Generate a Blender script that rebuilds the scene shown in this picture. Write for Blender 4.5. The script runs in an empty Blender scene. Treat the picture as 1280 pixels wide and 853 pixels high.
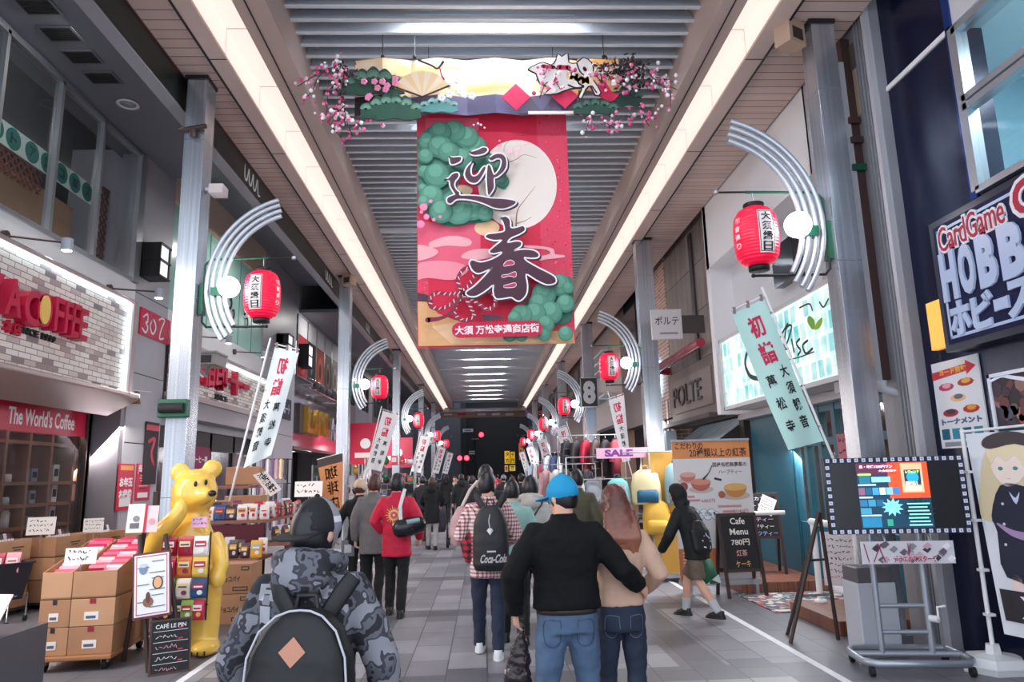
import bpy, bmesh, math, random
from mathutils import Vector, Matrix, noise
random.seed(7)
SC = bpy.context.scene
COL = SC.collection
PI = math.pi

# ---------------------------------------------------------------- camera
FPX, PCX, PCY, EYE = 883.0, 640.0, 426.5, 1.65
_dy = Vector((605 - PCX, -(595 - PCY), -FPX)).normalized()
_dz = Vector((523 - PCX, 4616.5, -FPX))
_dz = (_dz - _dy * _dz.dot(_dy)).normalized()
_dx = _dy.cross(_dz)
RW = Matrix((_dx, _dy, _dz))                 # camera axes -> world axes
CAM_P = Vector((0, 0, EYE))
cam_d = bpy.data.cameras.new('camera')
cam_d.sensor_width = 36.0
cam_d.lens = FPX * 36.0 / 1280.0
cam_d.clip_start = 0.05
cam_d.clip_end = 400
cam = bpy.data.objects.new('camera', cam_d)
cam.matrix_world = Matrix.Translation(CAM_P) @ RW.to_4x4()
COL.objects.link(cam)
SC.camera = cam
SC.view_settings.view_transform = 'Standard'
SC.view_settings.look = 'None'
SC.view_settings.gamma = 1.0
SC.view_settings.use_curve_mapping = False
SC.view_settings.exposure = 1.4

# ---------------------------------------------------------------- world, arcade lamps and added fills
W_STR = 0.85
TUBE_E = 60.0
COVE_E = 0.34
GLOBE_E = 7.0
w = bpy.data.worlds.new('world')
SC.world = w
w.use_nodes = True
w.node_tree.nodes['Background'].inputs[0].default_value = (0.80, 0.88, 1.0, 1)
w.node_tree.nodes['Background'].inputs[1].default_value = W_STR

def ray(px, py):
    return RW @ Vector((px - PCX, -(py - PCY), -FPX))
def lamp(name, loc, size, energy, color, aim=(0, 0, -1)):
    d = bpy.data.lights.new(name, 'AREA'); d.shape = 'RECTANGLE'; d.size, d.size_y = size; d.energy = energy; d.color = color
    o = bpy.data.objects.new(name, d); o.location = loc
    o.rotation_euler = Vector(aim).to_track_quat('-Z', 'Y').to_euler(); COL.objects.link(o)
# added fill lights under the lintels, brightening soffits and goods along both sides
for k in range(6):
    lamp('shopfront_fill', (-5.85, 5.5 + k * 6.5, 2.80), (0.25, 4.5), 90, (1.0, 0.93, 0.88), (0.75, 0, -0.65))
    lamp('shopfront_fill', (4.15, 10.6 + k * 6.5, 2.5), (0.25, 4.5), 70, (0.95, 0.95, 1.0), (-0.75, 0, -0.65))
for k in range(5): lamp('overhang_fill', (-4.9, 8.43 + k * 7.6, 7.42 if k < 1 else 7.0), (0.3, 0.3), 12, (1, 0.97, 0.93), (-0.25, 0, -1))  # added fill for the upper left facade, no lit fittings here
def onX(px, py, x):
    d = ray(px, py); return CAM_P + d * (x / d.x)
def onY(px, py, y):
    d = ray(px, py); return CAM_P + d * (y / d.y)
def onZ(px, py, z):
    d = ray(px, py); return CAM_P + d * ((z - EYE) / d.z)

# ---------------------------------------------------------------- materials
def lin(h):
    h = h.lstrip('#'); o = []
    for i in (0, 2, 4):
        v = int(h[i:i+2], 16) / 255.0
        o.append(v / 12.92 if v <= 0.04045 else ((v + 0.055) / 1.055) ** 2.4)
    return tuple(o) + (1,)
MATS = {}
def M(name, col=None, rough=0.6, metal=0.0, emit=0.0, spec=0.5, var=0.0, vscale=8.0, alpha=1.0, trans=0.0, bump=0.0, sss=0.0, coat=0.0):
    """procedural principled material, made once per name"""
    if name in MATS: return MATS[name]
    m = bpy.data.materials.new(name); m.use_nodes = True
    nt = m.node_tree; b = nt.nodes['Principled BSDF']
    c = lin(col) if isinstance(col, str) else col
    b.inputs['Base Color'].default_value = c
    b.inputs['Roughness'].default_value = rough
    b.inputs['Metallic'].default_value = metal
    b.inputs['Specular IOR Level'].default_value = spec
    if coat: b.inputs['Coat Weight'].default_value = coat
    if alpha < 1: b.inputs['Alpha'].default_value = alpha
    if trans: b.inputs['Transmission Weight'].default_value = trans
    if emit:
        b.inputs['Emission Color'].default_value = c
        b.inputs['Emission Strength'].default_value = emit
    if var or bump:
        tc = nt.nodes.new('ShaderNodeTexCoord')
        n = nt.nodes.new('ShaderNodeTexNoise')
        n.inputs['Scale'].default_value = vscale; n.inputs['Detail'].default_value = 5
        nt.links.new(tc.outputs['Object'], n.inputs['Vector'])
        if var:
            r = nt.nodes.new('ShaderNodeValToRGB')
            r.color_ramp.elements[0].position = 0.3; r.color_ramp.elements[1].position = 0.7
            r.color_ramp.elements[0].color = tuple(max(0, x * (1 - var)) for x in c[:3]) + (1,)
            r.color_ramp.elements[1].color = tuple(min(1, x * (1 + var)) for x in c[:3]) + (1,)
            nt.links.new(n.outputs['Fac'], r.inputs['Fac'])
            nt.links.new(r.outputs['Color'], b.inputs['Base Color'])
        if bump:
            bp = nt.nodes.new('ShaderNodeBump'); bp.inputs['Strength'].default_value = bump
            bp.inputs['Distance'].default_value = 0.02
            nt.links.new(n.outputs['Fac'], bp.inputs['Height'])
            nt.links.new(bp.outputs['Normal'], b.inputs['Normal'])
    MATS[name] = m
    return m
def P(h, rough=0.6):
    """plain paint / print of one colour"""
    return M('print_' + h.lstrip('#') + ('' if rough == 0.6 else '_%d' % int(rough * 100)), h, rough)
def NT(name):
    m = bpy.data.materials.new(name); m.use_nodes = True
    MATS[name] = m
    return m, m.node_tree, m.node_tree.nodes['Principled BSDF']
class G:
    """tiny node-graph helper"""
    def __init__(s, nt): s.nt = nt
    def n(s, t, **k):
        nd = s.nt.nodes.new(t)
        for a, v in k.items(): setattr(nd, a, v)
        return nd
    def put(s, sock, v):
        if hasattr(v, 'is_output'): s.nt.links.new(v, sock)
        else: sock.default_value = v
    def math(s, op, a, b=0.0):
        nd = s.n('ShaderNodeMath', operation=op); s.put(nd.inputs[0], a); s.put(nd.inputs[1], b); return nd.outputs[0]
    def mix(s, f, a, b, mode='MIX'):
        nd = s.n('ShaderNodeMix', data_type='RGBA', blend_type=mode)
        s.put(nd.inputs[0], f); s.put(nd.inputs[6], a); s.put(nd.inputs[7], b); return nd.outputs[2]
    def coord(s, kind='Object'):
        return s.n('ShaderNodeTexCoord').outputs[kind]
    def sep(s, v):
        nd = s.n('ShaderNodeSeparateXYZ'); s.put(nd.inputs[0], v); return nd.outputs
    def comb(s, x, y, z=0.0):
        nd = s.n('ShaderNodeCombineXYZ'); s.put(nd.inputs[0], x); s.put(nd.inputs[1], y); s.put(nd.inputs[2], z); return nd.outputs[0]
    def noise(s, v, scale, detail=3):
        nd = s.n('ShaderNodeTexNoise'); s.put(nd.inputs['Vector'], v); nd.inputs['Scale'].default_value = scale
        nd.inputs['Detail'].default_value = detail; return nd.outputs['Fac']
    def ramp(s, f, stops, const=False):
        nd = s.n('ShaderNodeValToRGB'); s.put(nd.inputs[0], f); cr = nd.color_ramp
        if const: cr.interpolation = 'CONSTANT'
        while len(cr.elements) < len(stops): cr.elements.new(0.5)
        for e, (p, c) in zip(cr.elements, stops): e.position = p; e.color = c
        return nd.outputs[0]

# ---------------------------------------------------------------- mesh builder
def fr(o, xd, yd):
    x = Vector(xd).normalized(); y = Vector(yd); y = (y - x * y.dot(x)).normalized(); z = x.cross(y)
    m = Matrix.Identity(4)
    for i in range(3): m[i][0] = x[i]; m[i][1] = y[i]; m[i][2] = z[i]; m[i][3] = o[i]
    return m
def FRL(x, y, z): return fr((x, y, z), (0, 1, 0), (0, 0, 1))      # faces +X (left side of the street)
def FRR(x, y, z): return fr((x, y, z), (0, -1, 0), (0, 0, 1))     # faces -X (right side)
def FRC(x, y, z): return fr((x, y, z), (1, 0, 0), (0, 0, 1))      # faces -Y (the camera)
TXT = {}
def text_mesh(s, depth, bold, vertical):
    k = (s, depth, bold, vertical)
    if k in TXT: return TXT[k]
    cu = bpy.data.curves.new('t', 'FONT'); cu.body = '\n'.join(s) if vertical else s
    cu.align_x = 'CENTER'; cu.size = 1.0; cu.extrude = depth; cu.offset = bold; cu.resolution_u = 3
    if vertical: cu.space_line = 0.95
    o = bpy.data.objects.new('t', cu)
    me = o.to_mesh()
    vs = [v.co.copy() for v in me.vertices]; fs = [tuple(p.vertices) for p in me.polygons]
    o.to_mesh_clear(); bpy.data.objects.remove(o); bpy.data.curves.remove(cu)
    if vs:
        x0 = min(v.x for v in vs); x1 = max(v.x for v in vs); y0 = min(v.y for v in vs); y1 = max(v.y for v in vs)
        c = Vector(((x0 + x1) / 2, (y0 + y1) / 2, 0)); vs = [v - c for v in vs]
        r = (vs, fs, x1 - x0, y1 - y0)
    else: r = ([], [], 1, 1)
    TXT[k] = r
    return r
class MB:
    def __init__(s): s.v = []; s.f = []; s.m = []; s.sm = []; s.mats = []
    def mi(s, mat):
        if mat not in s.mats: s.mats.append(mat)
        return s.mats.index(mat)
    def add(s, vs, fs, mat, smooth=False, T=None):
        b = len(s.v); i = s.mi(mat)
        s.v += [(T @ Vector(v)) if T is not None else Vector(v) for v in vs]
        for f in fs: s.f.append(tuple(b + k for k in f)); s.m.append(i); s.sm.append(smooth)
        return s
    def box(s, c, d, mat, T=None, rz=0.0):
        x, y, z = d[0] / 2, d[1] / 2, d[2] / 2
        R = Matrix.Rotation(rz, 3, 'Z') if rz else None
        vs = []
        for sx in (-x, x):
            for sy in (-y, y):
                for sz in (-z, z):
                    q = Vector((sx, sy, sz)); q = R @ q if R else q
                    vs.append(q + Vector(c))
        return s.add(vs, [(0, 1, 3, 2), (4, 6, 7, 5), (0, 4, 5, 1), (2, 3, 7, 6), (0, 2, 6, 4), (1, 5, 7, 3)], mat, T=T)
    def bx(s, a, b, mat, T=None):
        return s.box([(p + q) / 2 for p, q in zip(a, b)], [abs(q - p) for p, q in zip(a, b)], mat, T)
    def quad(s, a, b, c, d, mat): return s.add([a, b, c, d], [(0, 1, 2, 3)], mat)
    def tube(s, pts, rad, mat, n=8, cap=True, smooth=True, T=None, flat=1.0, up=None):
        pts = [Vector(p) for p in pts]; k = len(pts)
        if not hasattr(rad, '__len__'): rad = [rad] * k
        vs = []; t0 = (pts[1] - pts[0]).normalized()
        u = Vector(up) if up else (Vector((0, 0, 1)) if abs(t0.z) < 0.9 else Vector((1, 0, 0)))
        for i in range(k):
            if i == 0: t = pts[1] - pts[0]
            elif i == k - 1: t = pts[-1] - pts[-2]
            else: t = (pts[i + 1] - pts[i]).normalized() + (pts[i] - pts[i - 1]).normalized()
            t = t.normalized() if t.length > 1e-9 else t0
            u = u - t * u.dot(t)
            u = u.normalized() if u.length > 1e-6 else t.orthogonal().normalized()
            w_ = t.cross(u)
            for j in range(n):
                a = 2 * PI * j / n
                vs.append(pts[i] + u * (math.cos(a) * rad[i]) + w_ * (math.sin(a) * rad[i] * flat))
        fs = [(i * n + j, i * n + (j + 1) % n, (i + 1) * n + (j + 1) % n, (i + 1) * n + j) for i in range(k - 1) for j in range(n)]
        s.add(vs, fs, mat, smooth, T)
        if cap: s.add(vs[:n], [tuple(range(n))[::-1]], mat, False, T); s.add(vs[-n:], [tuple(range(n))], mat, False, T)
        return s
    def lathe(s, prof, c, mat, n=20, smooth=True, T=None, sx=1.0, sy=1.0):
        vs = []
        for r, z in prof:
            for j in range(n):
                a = 2 * PI * j / n; vs.append((c[0] + r * math.cos(a) * sx, c[1] + r * math.sin(a) * sy, c[2] + z))
        k = len(prof)
        fs = [(i * n + j, i * n + (j + 1) % n, (i + 1) * n + (j + 1) % n, (i + 1) * n + j) for i in range(k - 1) for j in range(n)]
        if prof[0][0] > 1e-4: fs.append(tuple(range(n))[::-1])
        if prof[-1][0] > 1e-4: fs.append(tuple(range((k - 1) * n, k * n)))
        return s.add(vs, fs, mat, smooth, T)
    def ell(s, c, r, mat, nu=14, nv=9, T=None, fn=None, smooth=True):
        if not hasattr(r, '__len__'): r = (r, r, r)
        vs = []
        for i in range(nv + 1):
            th = PI * i / nv
            for j in range(nu):
                ph = 2 * PI * j / nu
                d = Vector((math.sin(th) * math.cos(ph), math.sin(th) * math.sin(ph), math.cos(th)))
                k = fn(d) if fn else 1.0
                vs.append((c[0] + d.x * r[0] * k, c[1] + d.y * r[1] * k, c[2] + d.z * r[2] * k))
        fs = [(i * nu + j, (i + 1) * nu + j, (i + 1) * nu + (j + 1) % nu, i * nu + (j + 1) % nu) for i in range(nv) for j in range(nu)]
        return s.add(vs, fs, mat, smooth, T)
    def loft(s, secs, mat, n=20, T=None, p=2.4):
        """secs: (cx, cy, z, rx, ry) stacked superellipses, closed both ends"""
        vs = []
        for cx, cy, z, rx, ry in secs:
            for j in range(n):
                a = 2 * PI * j / n; ca, sa = math.cos(a), math.sin(a)
                vs.append((cx + rx * math.copysign(abs(ca) ** (2 / p), ca), cy + ry * math.copysign(abs(sa) ** (2 / p), sa), z))
        k = len(secs)
        fs = [(i * n + j, i * n + (j + 1) % n, (i + 1) * n + (j + 1) % n, (i + 1) * n + j) for i in range(k - 1) for j in range(n)]
        fs += [tuple(range(n))[::-1], tuple(range((k - 1) * n, k * n))]
        return s.add(vs, fs, mat, True, T)
    def prism(s, poly, T, depth, mat, z0=0.0):
        k = len(poly)
        vs = [(x, y, z0) for x, y in poly] + [(x, y, z0 + depth) for x, y in poly]
        fs = [tuple(range(k))[::-1], tuple(range(k, 2 * k))] + [(i, (i + 1) % k, k + (i + 1) % k, k + i) for i in range(k)]
        return s.add(vs, fs, mat, False, T)
    def disc(s, T, r, mat, z=0.0, depth=0.002, n=24, ry=None, cx=0.0, cy=0.0):
        ry = ry or r
        return s.prism([(cx + r * math.cos(2 * PI * j / n), cy + ry * math.sin(2 * PI * j / n)) for j in range(n)], T, depth, mat, z)
    def rect(s, T, x0, y0, x1, y1, mat, z=0.0, depth=0.002):
        return s.prism([(x0, y0), (x1, y0), (x1, y1), (x0, y1)], T, depth, mat, z)
    def text(s, t, T, mat, h=None, w=None, cx=0.0, cy=0.0, z=0.0, depth=0.002, bold=0.0, vertical=False, mirror=False, rot=0.0, shear=0.0):
        vs, fs, tw, th = text_mesh(t, 0.02, bold, vertical)
        if not vs: return s
        sy = (h / th) if h else w / tw
        sx = (w / tw) if w else sy
        if mirror: sx = -sx
        cr, sr = math.cos(rot), math.sin(rot)
        out = []
        for v in vs:
            x, y = v.x * sx + shear * v.y * sy, v.y * sy
            out.append((cx + x * cr - y * sr, cy + x * sr + y * cr, z + (v.z + 0.02) / 0.04 * depth))
        return s.add(out, fs, mat, False, T)
    def stroke(s, pts, ws, T, mat, z=0.0, depth=0.002, n=6):
        """a brush stroke: smooth centre line with a width at every point"""
        P2 = [Vector((p[0], p[1])) for p in pts]
        if len(P2) > 2:
            q = []; qw = []
            for i in range(len(P2) - 1):
                a = P2[max(i - 1, 0)]; b = P2[i]; c = P2[i + 1]; d = P2[min(i + 2, len(P2) - 1)]
                for k in range(n):
                    t = k / n
                    q.append(0.5 * ((2 * b) + (c - a) * t + (2 * a - 5 * b + 4 * c - d) * t * t + (3 * b - a - 3 * c + d) * t ** 3)); qw.append(ws[i] * (1 - t) + ws[i + 1] * t)
            q.append(P2[-1]); qw.append(ws[-1])
        else: q, qw = P2, list(ws)
        L = []; R = []
        for i in range(len(q)):
            t = (q[min(i + 1, len(q) - 1)] - q[max(i - 1, 0)]).normalized(); nn = Vector((-t.y, t.x)) * qw[i] / 2
            L.append(q[i] + nn); R.append(q[i] - nn)
        t = (q[-1] - q[-2]).normalized(); t2 = (q[0] - q[1]).normalized()
        for i in range(len(q) - 1):
            s.prism([tuple(R[i]), tuple(R[i + 1]), tuple(L[i + 1]), tuple(L[i])], T, depth, mat, z)
        for c, wd in ((q[0], qw[0]), (q[-1], qw[-1])):
            s.disc(T, wd / 2, mat, z, depth, 10, cx=c.x, cy=c.y)
        return s
    def data(s, name, off=None):
        me = bpy.data.meshes.new(name)
        vs = [v - off for v in s.v] if off is not None else s.v
        me.from_pydata([tuple(v) for v in vs], [], s.f)
        for m in s.mats: me.materials.append(m)
        me.polygons.foreach_set('material_index', s.m)
        me.polygons.foreach_set('use_smooth', s.sm)
        me.update()
        return me
    def build(s, name, parent=None, loc=None, bevel=0.0, label=None, local=False):
        """link as ONE object.  Vertices are world coordinates unless local=True (then relative to the parent / loc)."""
        off = None
        if not local:
            if parent is not None: off = Vector(root_loc(parent))
            elif loc is None:
                n = max(1, len(s.v)); c = sum(s.v, Vector()) / n; loc = Vector((c.x, c.y, min(v.z for v in s.v))); off = loc
            else: off = Vector(loc)
        if parent is not None and off is not None and loc is None: pass
        o = bpy.data.objects.new(name, s.data(name, off))
        if parent is not None: o.parent = parent
        elif loc is not None: o.location = loc
        COL.objects.link(o)
        if bevel:
            bm = o.modifiers.new('bevel', 'BEVEL'); bm.width = bevel; bm.segments = 2; bm.limit_method = 'ANGLE'
        if label: o['label'] = label
        return o
def root_loc(o):
    p = Vector(o.location)
    while o.parent is not None: o = o.parent; p += Vector(o.location)
    return p
def thing(name, label, cat, loc=(0, 0, 0), rz=0.0, group=None):
    o = bpy.data.objects.new(name, None); o.empty_display_size = 0.1
    o.location = loc; o.rotation_euler = (0, 0, rz); COL.objects.link(o)
    return tag(o, label, cat, group)
def tag(o, label, cat, group=None):
    o['label'] = label; o['category'] = cat
    if group: o['group'] = group
    return o
def struct(mb, name, **k):
    o = mb.build(name, loc=k.pop('loc', (0, 0, 0)), **k); o['kind'] = 'structure'
    return o
def dup(root, label=None, loc=None, rz=None, group=None):
    r = root.copy(); COL.objects.link(r)
    if loc is not None: r.location = loc
    if rz is not None: r.rotation_euler = (0, 0, rz)
    if label: r['label'] = label
    if group: r['group'] = group
    def kids(a, b):
        for ch in list(a.children):
            c = ch.copy(); COL.objects.link(c); c.parent = b
            kids(ch, c)
    kids(root, r)
    return r
ORD = ['first', 'second', 'third', 'fourth', 'fifth', 'sixth', 'seventh', 'eighth', 'ninth', 'tenth', 'eleventh', 'twelfth', 'thirteenth', 'fourteenth', 'fifteenth', 'sixteenth', 'seventeenth', 'eighteenth', 'nineteenth', 'twentieth']
TSC = bpy.data.scenes.new('workbench')          # a second, empty scene for joining shapes quickly; removed at the end
def fuse(mb, name, mat, voxel=0.012, smooth=6, fold=0.0, fscale=6.0, seed=0.0, parent=None, loc=None, paint=None, label=None):
    """union the overlapping shapes of a builder into one continuous skin"""
    me = mb.data('tmp'); o = bpy.data.objects.new('tmp', me); TSC.collection.objects.link(o)
    r = o.modifiers.new('r', 'REMESH'); r.mode = 'VOXEL'; r.voxel_size = voxel
    if smooth:
        sm = o.modifiers.new('s', 'SMOOTH'); sm.factor = 0.5; sm.iterations = smooth
    TSC.view_layers[0].update(); dg = TSC.view_layers[0].depsgraph
    m2 = bpy.data.meshes.new_from_object(o.evaluated_get(dg))
    bpy.data.objects.remove(o); bpy.data.meshes.remove(me)
    m2.name = name; m2.materials.clear()
    mats = mat if isinstance(mat, (list, tuple)) else [mat]
    for q in mats: m2.materials.append(q)
    n = len(m2.polygons)
    m2.polygons.foreach_set('use_smooth', [True] * n)
    if paint: m2.polygons.foreach_set('material_index', [paint(p.center) for p in m2.polygons])
    else: m2.polygons.foreach_set('material_index', [0] * n)
    if fold:
        sv = Vector((seed, seed * 1.7, seed * 0.6))
        cs_ = [v.co.copy() for v in m2.vertices]; ns_ = [v.normal.copy() for v in m2.vertices]; out = []
        for c, nn in zip(cs_, ns_):
            a = noise.noise(Vector((c.x * fscale, c.y * fscale, c.z * fscale * 1.9)) + sv)
            a2 = noise.noise(Vector((c.x * fscale * 2.3 + c.z * 5, c.y * fscale * 2.3, c.z * fscale * 2.6 - c.x * 6)) + sv)
            out += list(c + nn * fold * (a * 0.9 + (1 - abs(a2) * 2) * 0.45))
        m2.vertices.foreach_set('co', out)
    m2.update()
    ob = bpy.data.objects.new(name, m2)
    if parent is not None: ob.parent = parent
    if loc is not None: ob.location = loc
    COL.objects.link(ob)
    if label: ob['label'] = label
    return ob
# ================================================================ structure of the arcade
XL, XG, XR = -6.0, -6.5, 4.3
Y0, Y1 = 0.4, 53.0
GREY = M('wall_grey', '#adadb4', 0.45, var=0.06, vscale=1.5)
LGREY = M('panel_light_grey', '#c9c9cd', 0.4, var=0.04, vscale=2)
DGREY = M('soffit_dark_grey', '#777a84', 0.55, var=0.05, vscale=1)
BLACK = M('black_paint', '#141417', 0.5)
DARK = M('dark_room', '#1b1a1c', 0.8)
WHITE = M('white_paint', '#e6e6e8', 0.45)
STEEL = M('brushed_steel', '#aab0b8', 0.28, metal=0.9, var=0.06, vscale=3)
CHROME = M('chrome', '#d8dade', 0.15, metal=1.0)
ALU = M('aluminium', '#b9bcc2', 0.35, metal=0.8)
BRONZE = M('bronze_frame', '#5b4d4b', 0.35, metal=0.6)
RUBBER = M('black_rubber', '#17171a', 0.7)
GREENM = M('green_bracket', '#14573f', 0.4)
NAVY = M('navy_panel', '#0d1536', 0.22, metal=0.35, spec=0.6)
TEAL = M('teal_paint', '#0e5468', 0.4, var=0.08)
GLASS, nt, b = NT('window_glass')
b.inputs['Base Color'].default_value = (0.06, 0.065, 0.07, 1); b.inputs['Roughness'].default_value = 0.04
b.inputs['Alpha'].default_value = 0.22; b.inputs['Specular IOR Level'].default_value = 0.7

# ---- floor: granite slabs between the two white lines, darker slabs in front of the shops
FLOOR, nt, b = NT('granite_paving'); g = G(nt)
co = g.coord(); sx, sy, sz = g.sep(co)
ax = g.math('ABSOLUTE', g.math('ADD', sx, -0.1))
def bricks(scale_v, w_, h_, c1, c2, off=0.0, mortar=0.012):
    nd = g.n('ShaderNodeTexBrick'); g.put(nd.inputs['Vector'], scale_v); nd.offset = off; nd.squash = 1
    nd.inputs['Color1'].default_value = lin(c1); nd.inputs['Color2'].default_value = lin(c2); nd.inputs['Mortar'].default_value = lin('#4d4c52')
    nd.inputs['Scale'].default_value = 1; nd.inputs['Mortar Size'].default_value = mortar; nd.inputs['Brick Width'].default_value = w_; nd.inputs['Row Height'].default_value = h_
    nd.inputs['Mortar Smooth'].default_value = 0.1; nd.inputs['Bias'].default_value = 0
    return nd.outputs['Color']
rot = g.comb(sy, sx)
light = bricks(rot, 0.60, 0.35, '#a09fa5', '#77767e', 0.5, 0.006)
dark = bricks(rot, 0.60, 0.35, '#6e6d74', '#5e5d66', 0.5, 0.006)
apron = bricks(rot, 0.9, 0.45, '#79787f', '#6c6b73', 0.5, 0.006)
per = g.math('MODULO', g.math('ADD', sy, 60.0), 3.0)
band = g.math('LESS_THAN', per, 0.42)
frm = g.math('MULTIPLY', g.math('GREATER_THAN', ax, 1.55), g.math('LESS_THAN', ax, 1.95))
per2 = g.math('MODULO', g.math('ADD', sy, 60.0), 6.0)
half = g.math('LESS_THAN', per2, 3.0)
dk = g.math('MAXIMUM', band, g.math('MULTIPLY', frm, half))
cell = g.n('ShaderNodeTexWhiteNoise', noise_dimensions='2D')
g.put(cell.inputs['Vector'], g.comb(g.math('FLOOR', g.math('DIVIDE', sy, 0.60)), g.math('FLOOR', g.math('DIVIDE', sx, 0.35))))
dk = g.math('MAXIMUM', dk, g.math('LESS_THAN', cell.outputs['Value'], 0.10))
colr = g.mix(dk, light, dark)
colr = g.mix(g.math('GREATER_THAN', ax, 2.72), colr, apron)
grime = g.ramp(g.noise(co, 1.3, 6), [(0.3, (0.78, 0.78, 0.8, 1)), (0.65, (1, 1, 1, 1))])
colr = g.mix(1.0, colr, grime, 'MULTIPLY')
nt.links.new(colr, b.inputs['Base Color']); b.inputs['Roughness'].default_value = 0.42
FL = MB(); FL.bx((-14, -3, -0.1), (14, 80, 0), FLOOR); struct(FL, 'floor')
LINEM = M('road_line_white', '#e9e9ec', 0.6, var=0.06, vscale=12)
for k, x in enumerate((-2.6, 2.8)):
    m = MB(); m.bx((x - 0.035, -1, 0.0), (x + 0.035, 52, 0.004), LINEM); struct(m, 'trim_%d' % (k + 1))

# ---- centre ceiling: cross louvres under the roof sheets
SLAT = M('louvre_grey', '#d3d9e0', 0.38)
SLATT = M('louvre_lip', '#dfe4ea', 0.35)
CL = MB(); y = 0.6
zc = 6.93
while y < 50.2:
    CL.add([(-2.34, y, zc), (2.82, y, zc), (2.82, y + 0.13, zc + 0.21), (-2.34, y + 0.13, zc + 0.21)], [(0, 1, 2, 3)], SLAT)
    CL.bx((-2.34, y - 0.006, zc - 0.012), (2.82, y + 0.045, zc), SLATT)
    y += 0.245
ROOFM = M('roof_sheet', '#7e828b', 0.6)
CL.bx((-9.5, Y0, 8.7), (9.5, Y1 + 1, 8.8), M('light_block_slab', '#56565c', 0.8))  # added cover slab, keeps world light out of the open gaps
CL.bx((-2.6, Y0, 7.45), (3.05, Y1, 7.5), ROOFM)
for k in range(5):
    yy = 4.4 + k * 10.2
    CL.bx((-2.4, 50.2 if k == 4 else yy, 6.9), (2.85, 51.4 if k == 4 else yy + 0.16, 7.4), SLAT)
CL.bx((-3.1, 51.4, 6.25), (3.45, 53.0, 6.5), M('end_soffit', '#8d8587', 0.5))
TUBE = M('fluorescent_tube', '#f2f7ff', 0.4, emit=TUBE_E)
for k in range(20):
    t = thing('ceiling_tube_lamp', 'fluorescent tube lamp across the louvred ceiling, %s from the near end' % (ORD + ['twenty-first'])[k], 'ceiling light', (0.17, 2.5 + k * 2.45, zc), 0, 'fluorescent tubes between the louvres')
    m = MB(); m.tube([(-0.95, 0.13, 0.045), (0.95, 0.13, 0.045)], 0.02, TUBE, 8); m.build('tube', t, local=True)
    m = MB(); m.bx((-1.0, 0.11, 0.075), (1.0, 0.17, 0.10), WHITE); m.bx((-1.0, 0.105, 0.02), (-0.95, 0.155, 0.08), WHITE); m.bx((0.95, 0.105, 0.02), (1.0, 0.155, 0.08), WHITE); m.build('lamp_housing', t, local=True)
# beams that close the louvres on both sides
FASC = M('fascia_mauve', '#d2bbb1', 0.5, var=0.05, vscale=1)
BEAM = M('beam_taupe', '#bfa99f', 0.5)
for x0, x1 in ((-2.50, -2.16), (2.60, 2.86)):
    CL.bx((x0, Y0, 6.5), (x1, Y1, 7.3), BEAM)
    xm = x0 + 0.13
    CL.bx((xm - 0.006, Y0, 6.488), (xm + 0.006, Y1, 6.5), BLACK)
struct(CL, 'ceiling')
# fascias, cove backs
def fascia(nm, xi, xo, sgn):
    m = MB()
    m.bx((xi, Y0, 6.37), (xo, Y1, 6.40), FASC)
    y = 0.2
    while y < Y1:
        m.bx((min(xi, xo), y - 0.006, 6.366), (max(xi, xo), y + 0.006, 6.371), BLACK); y += 2.4
    m.bx((xi, Y0, 6.40), (xi + sgn * 0.02, Y1, 6.75), FASC)
    m.bx((xo - 0.012, Y0, 6.36), (xo + 0.012, Y1, 6.40), BLACK)
    struct(m, nm)
fascia('trim_3', -2.84, -3.04, -1)
fascia('trim_4', 3.14, 3.36, 1)
COVE, nt, b = NT('cove_diffuser'); g = G(nt)
co = g.coord(); x_, y_, z_ = g.sep(co)
seam = g.math('LESS_THAN', g.math('MODULO', g.math('ADD', y_, 50), 1.22), 0.014)
colr = g.mix(seam, lin('#ffece2'), lin('#8d6f64'))
b.inputs['Base Color'].default_value = lin('#a08d84'); b.inputs['Roughness'].default_value = 0.5
nt.links.new(colr, b.inputs['Emission Color']); b.inputs['Emission Strength'].default_value = COVE_E
for nm, xs, xi, xe in (('ceiling_light_cove', -2.835, -2.83, -2.50), ('ceiling_light_cove', 3.135, 3.13, 2.86)):
    m = MB()
    m.quad((xs, Y0, 6.40), (xs, Y1, 6.40), (xs, Y1, 6.72), (xs, Y0, 6.72), COVE)
    m.quad((xs, Y0, 6.72), (xs, Y1, 6.72), (xe, Y1, 6.72), (xe, Y0, 6.72), COVE)
    o = m.build(nm, loc=(0, 0, 0)); tag(o, 'long warm glowing light cove along the %s edge of the louvred ceiling' % ('left' if xs < 0 else 'right'), 'ceiling light', 'light coves'); 
# plank soffits
PLANK, nt, b = NT('soffit_planks'); g = G(nt)
co = g.coord(); x_, y_, z_ = g.sep(co)
jt = g.math('LESS_THAN', g.math('MODULO', g.math('ADD', y_, 50), 0.165), 0.012)
nz = g.n('ShaderNodeTexWhiteNoise', noise_dimensions='1D'); g.put(nz.inputs['W'], g.math('FLOOR', g.math('DIVIDE', g.math('ADD', y_, 50), 0.165)))
pc = g.ramp(nz.outputs['Value'], [(0, lin('#cdb2a7')), (1, lin('#d8bfb3'))])
nt.links.new(g.mix(jt, pc, lin('#54463f')), b.inputs['Base Color']); b.inputs['Roughness'].default_value = 0.5
m = MB(); m.bx((-3.50, Y0, 6.42), (-3.04, Y1, 6.46), PLANK); struct(m, 'ceiling_left')
m = MB(); m.bx((3.36, Y0, 6.42), (4.12, Y1, 6.46), PLANK); struct(m, 'ceiling_right')
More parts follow.
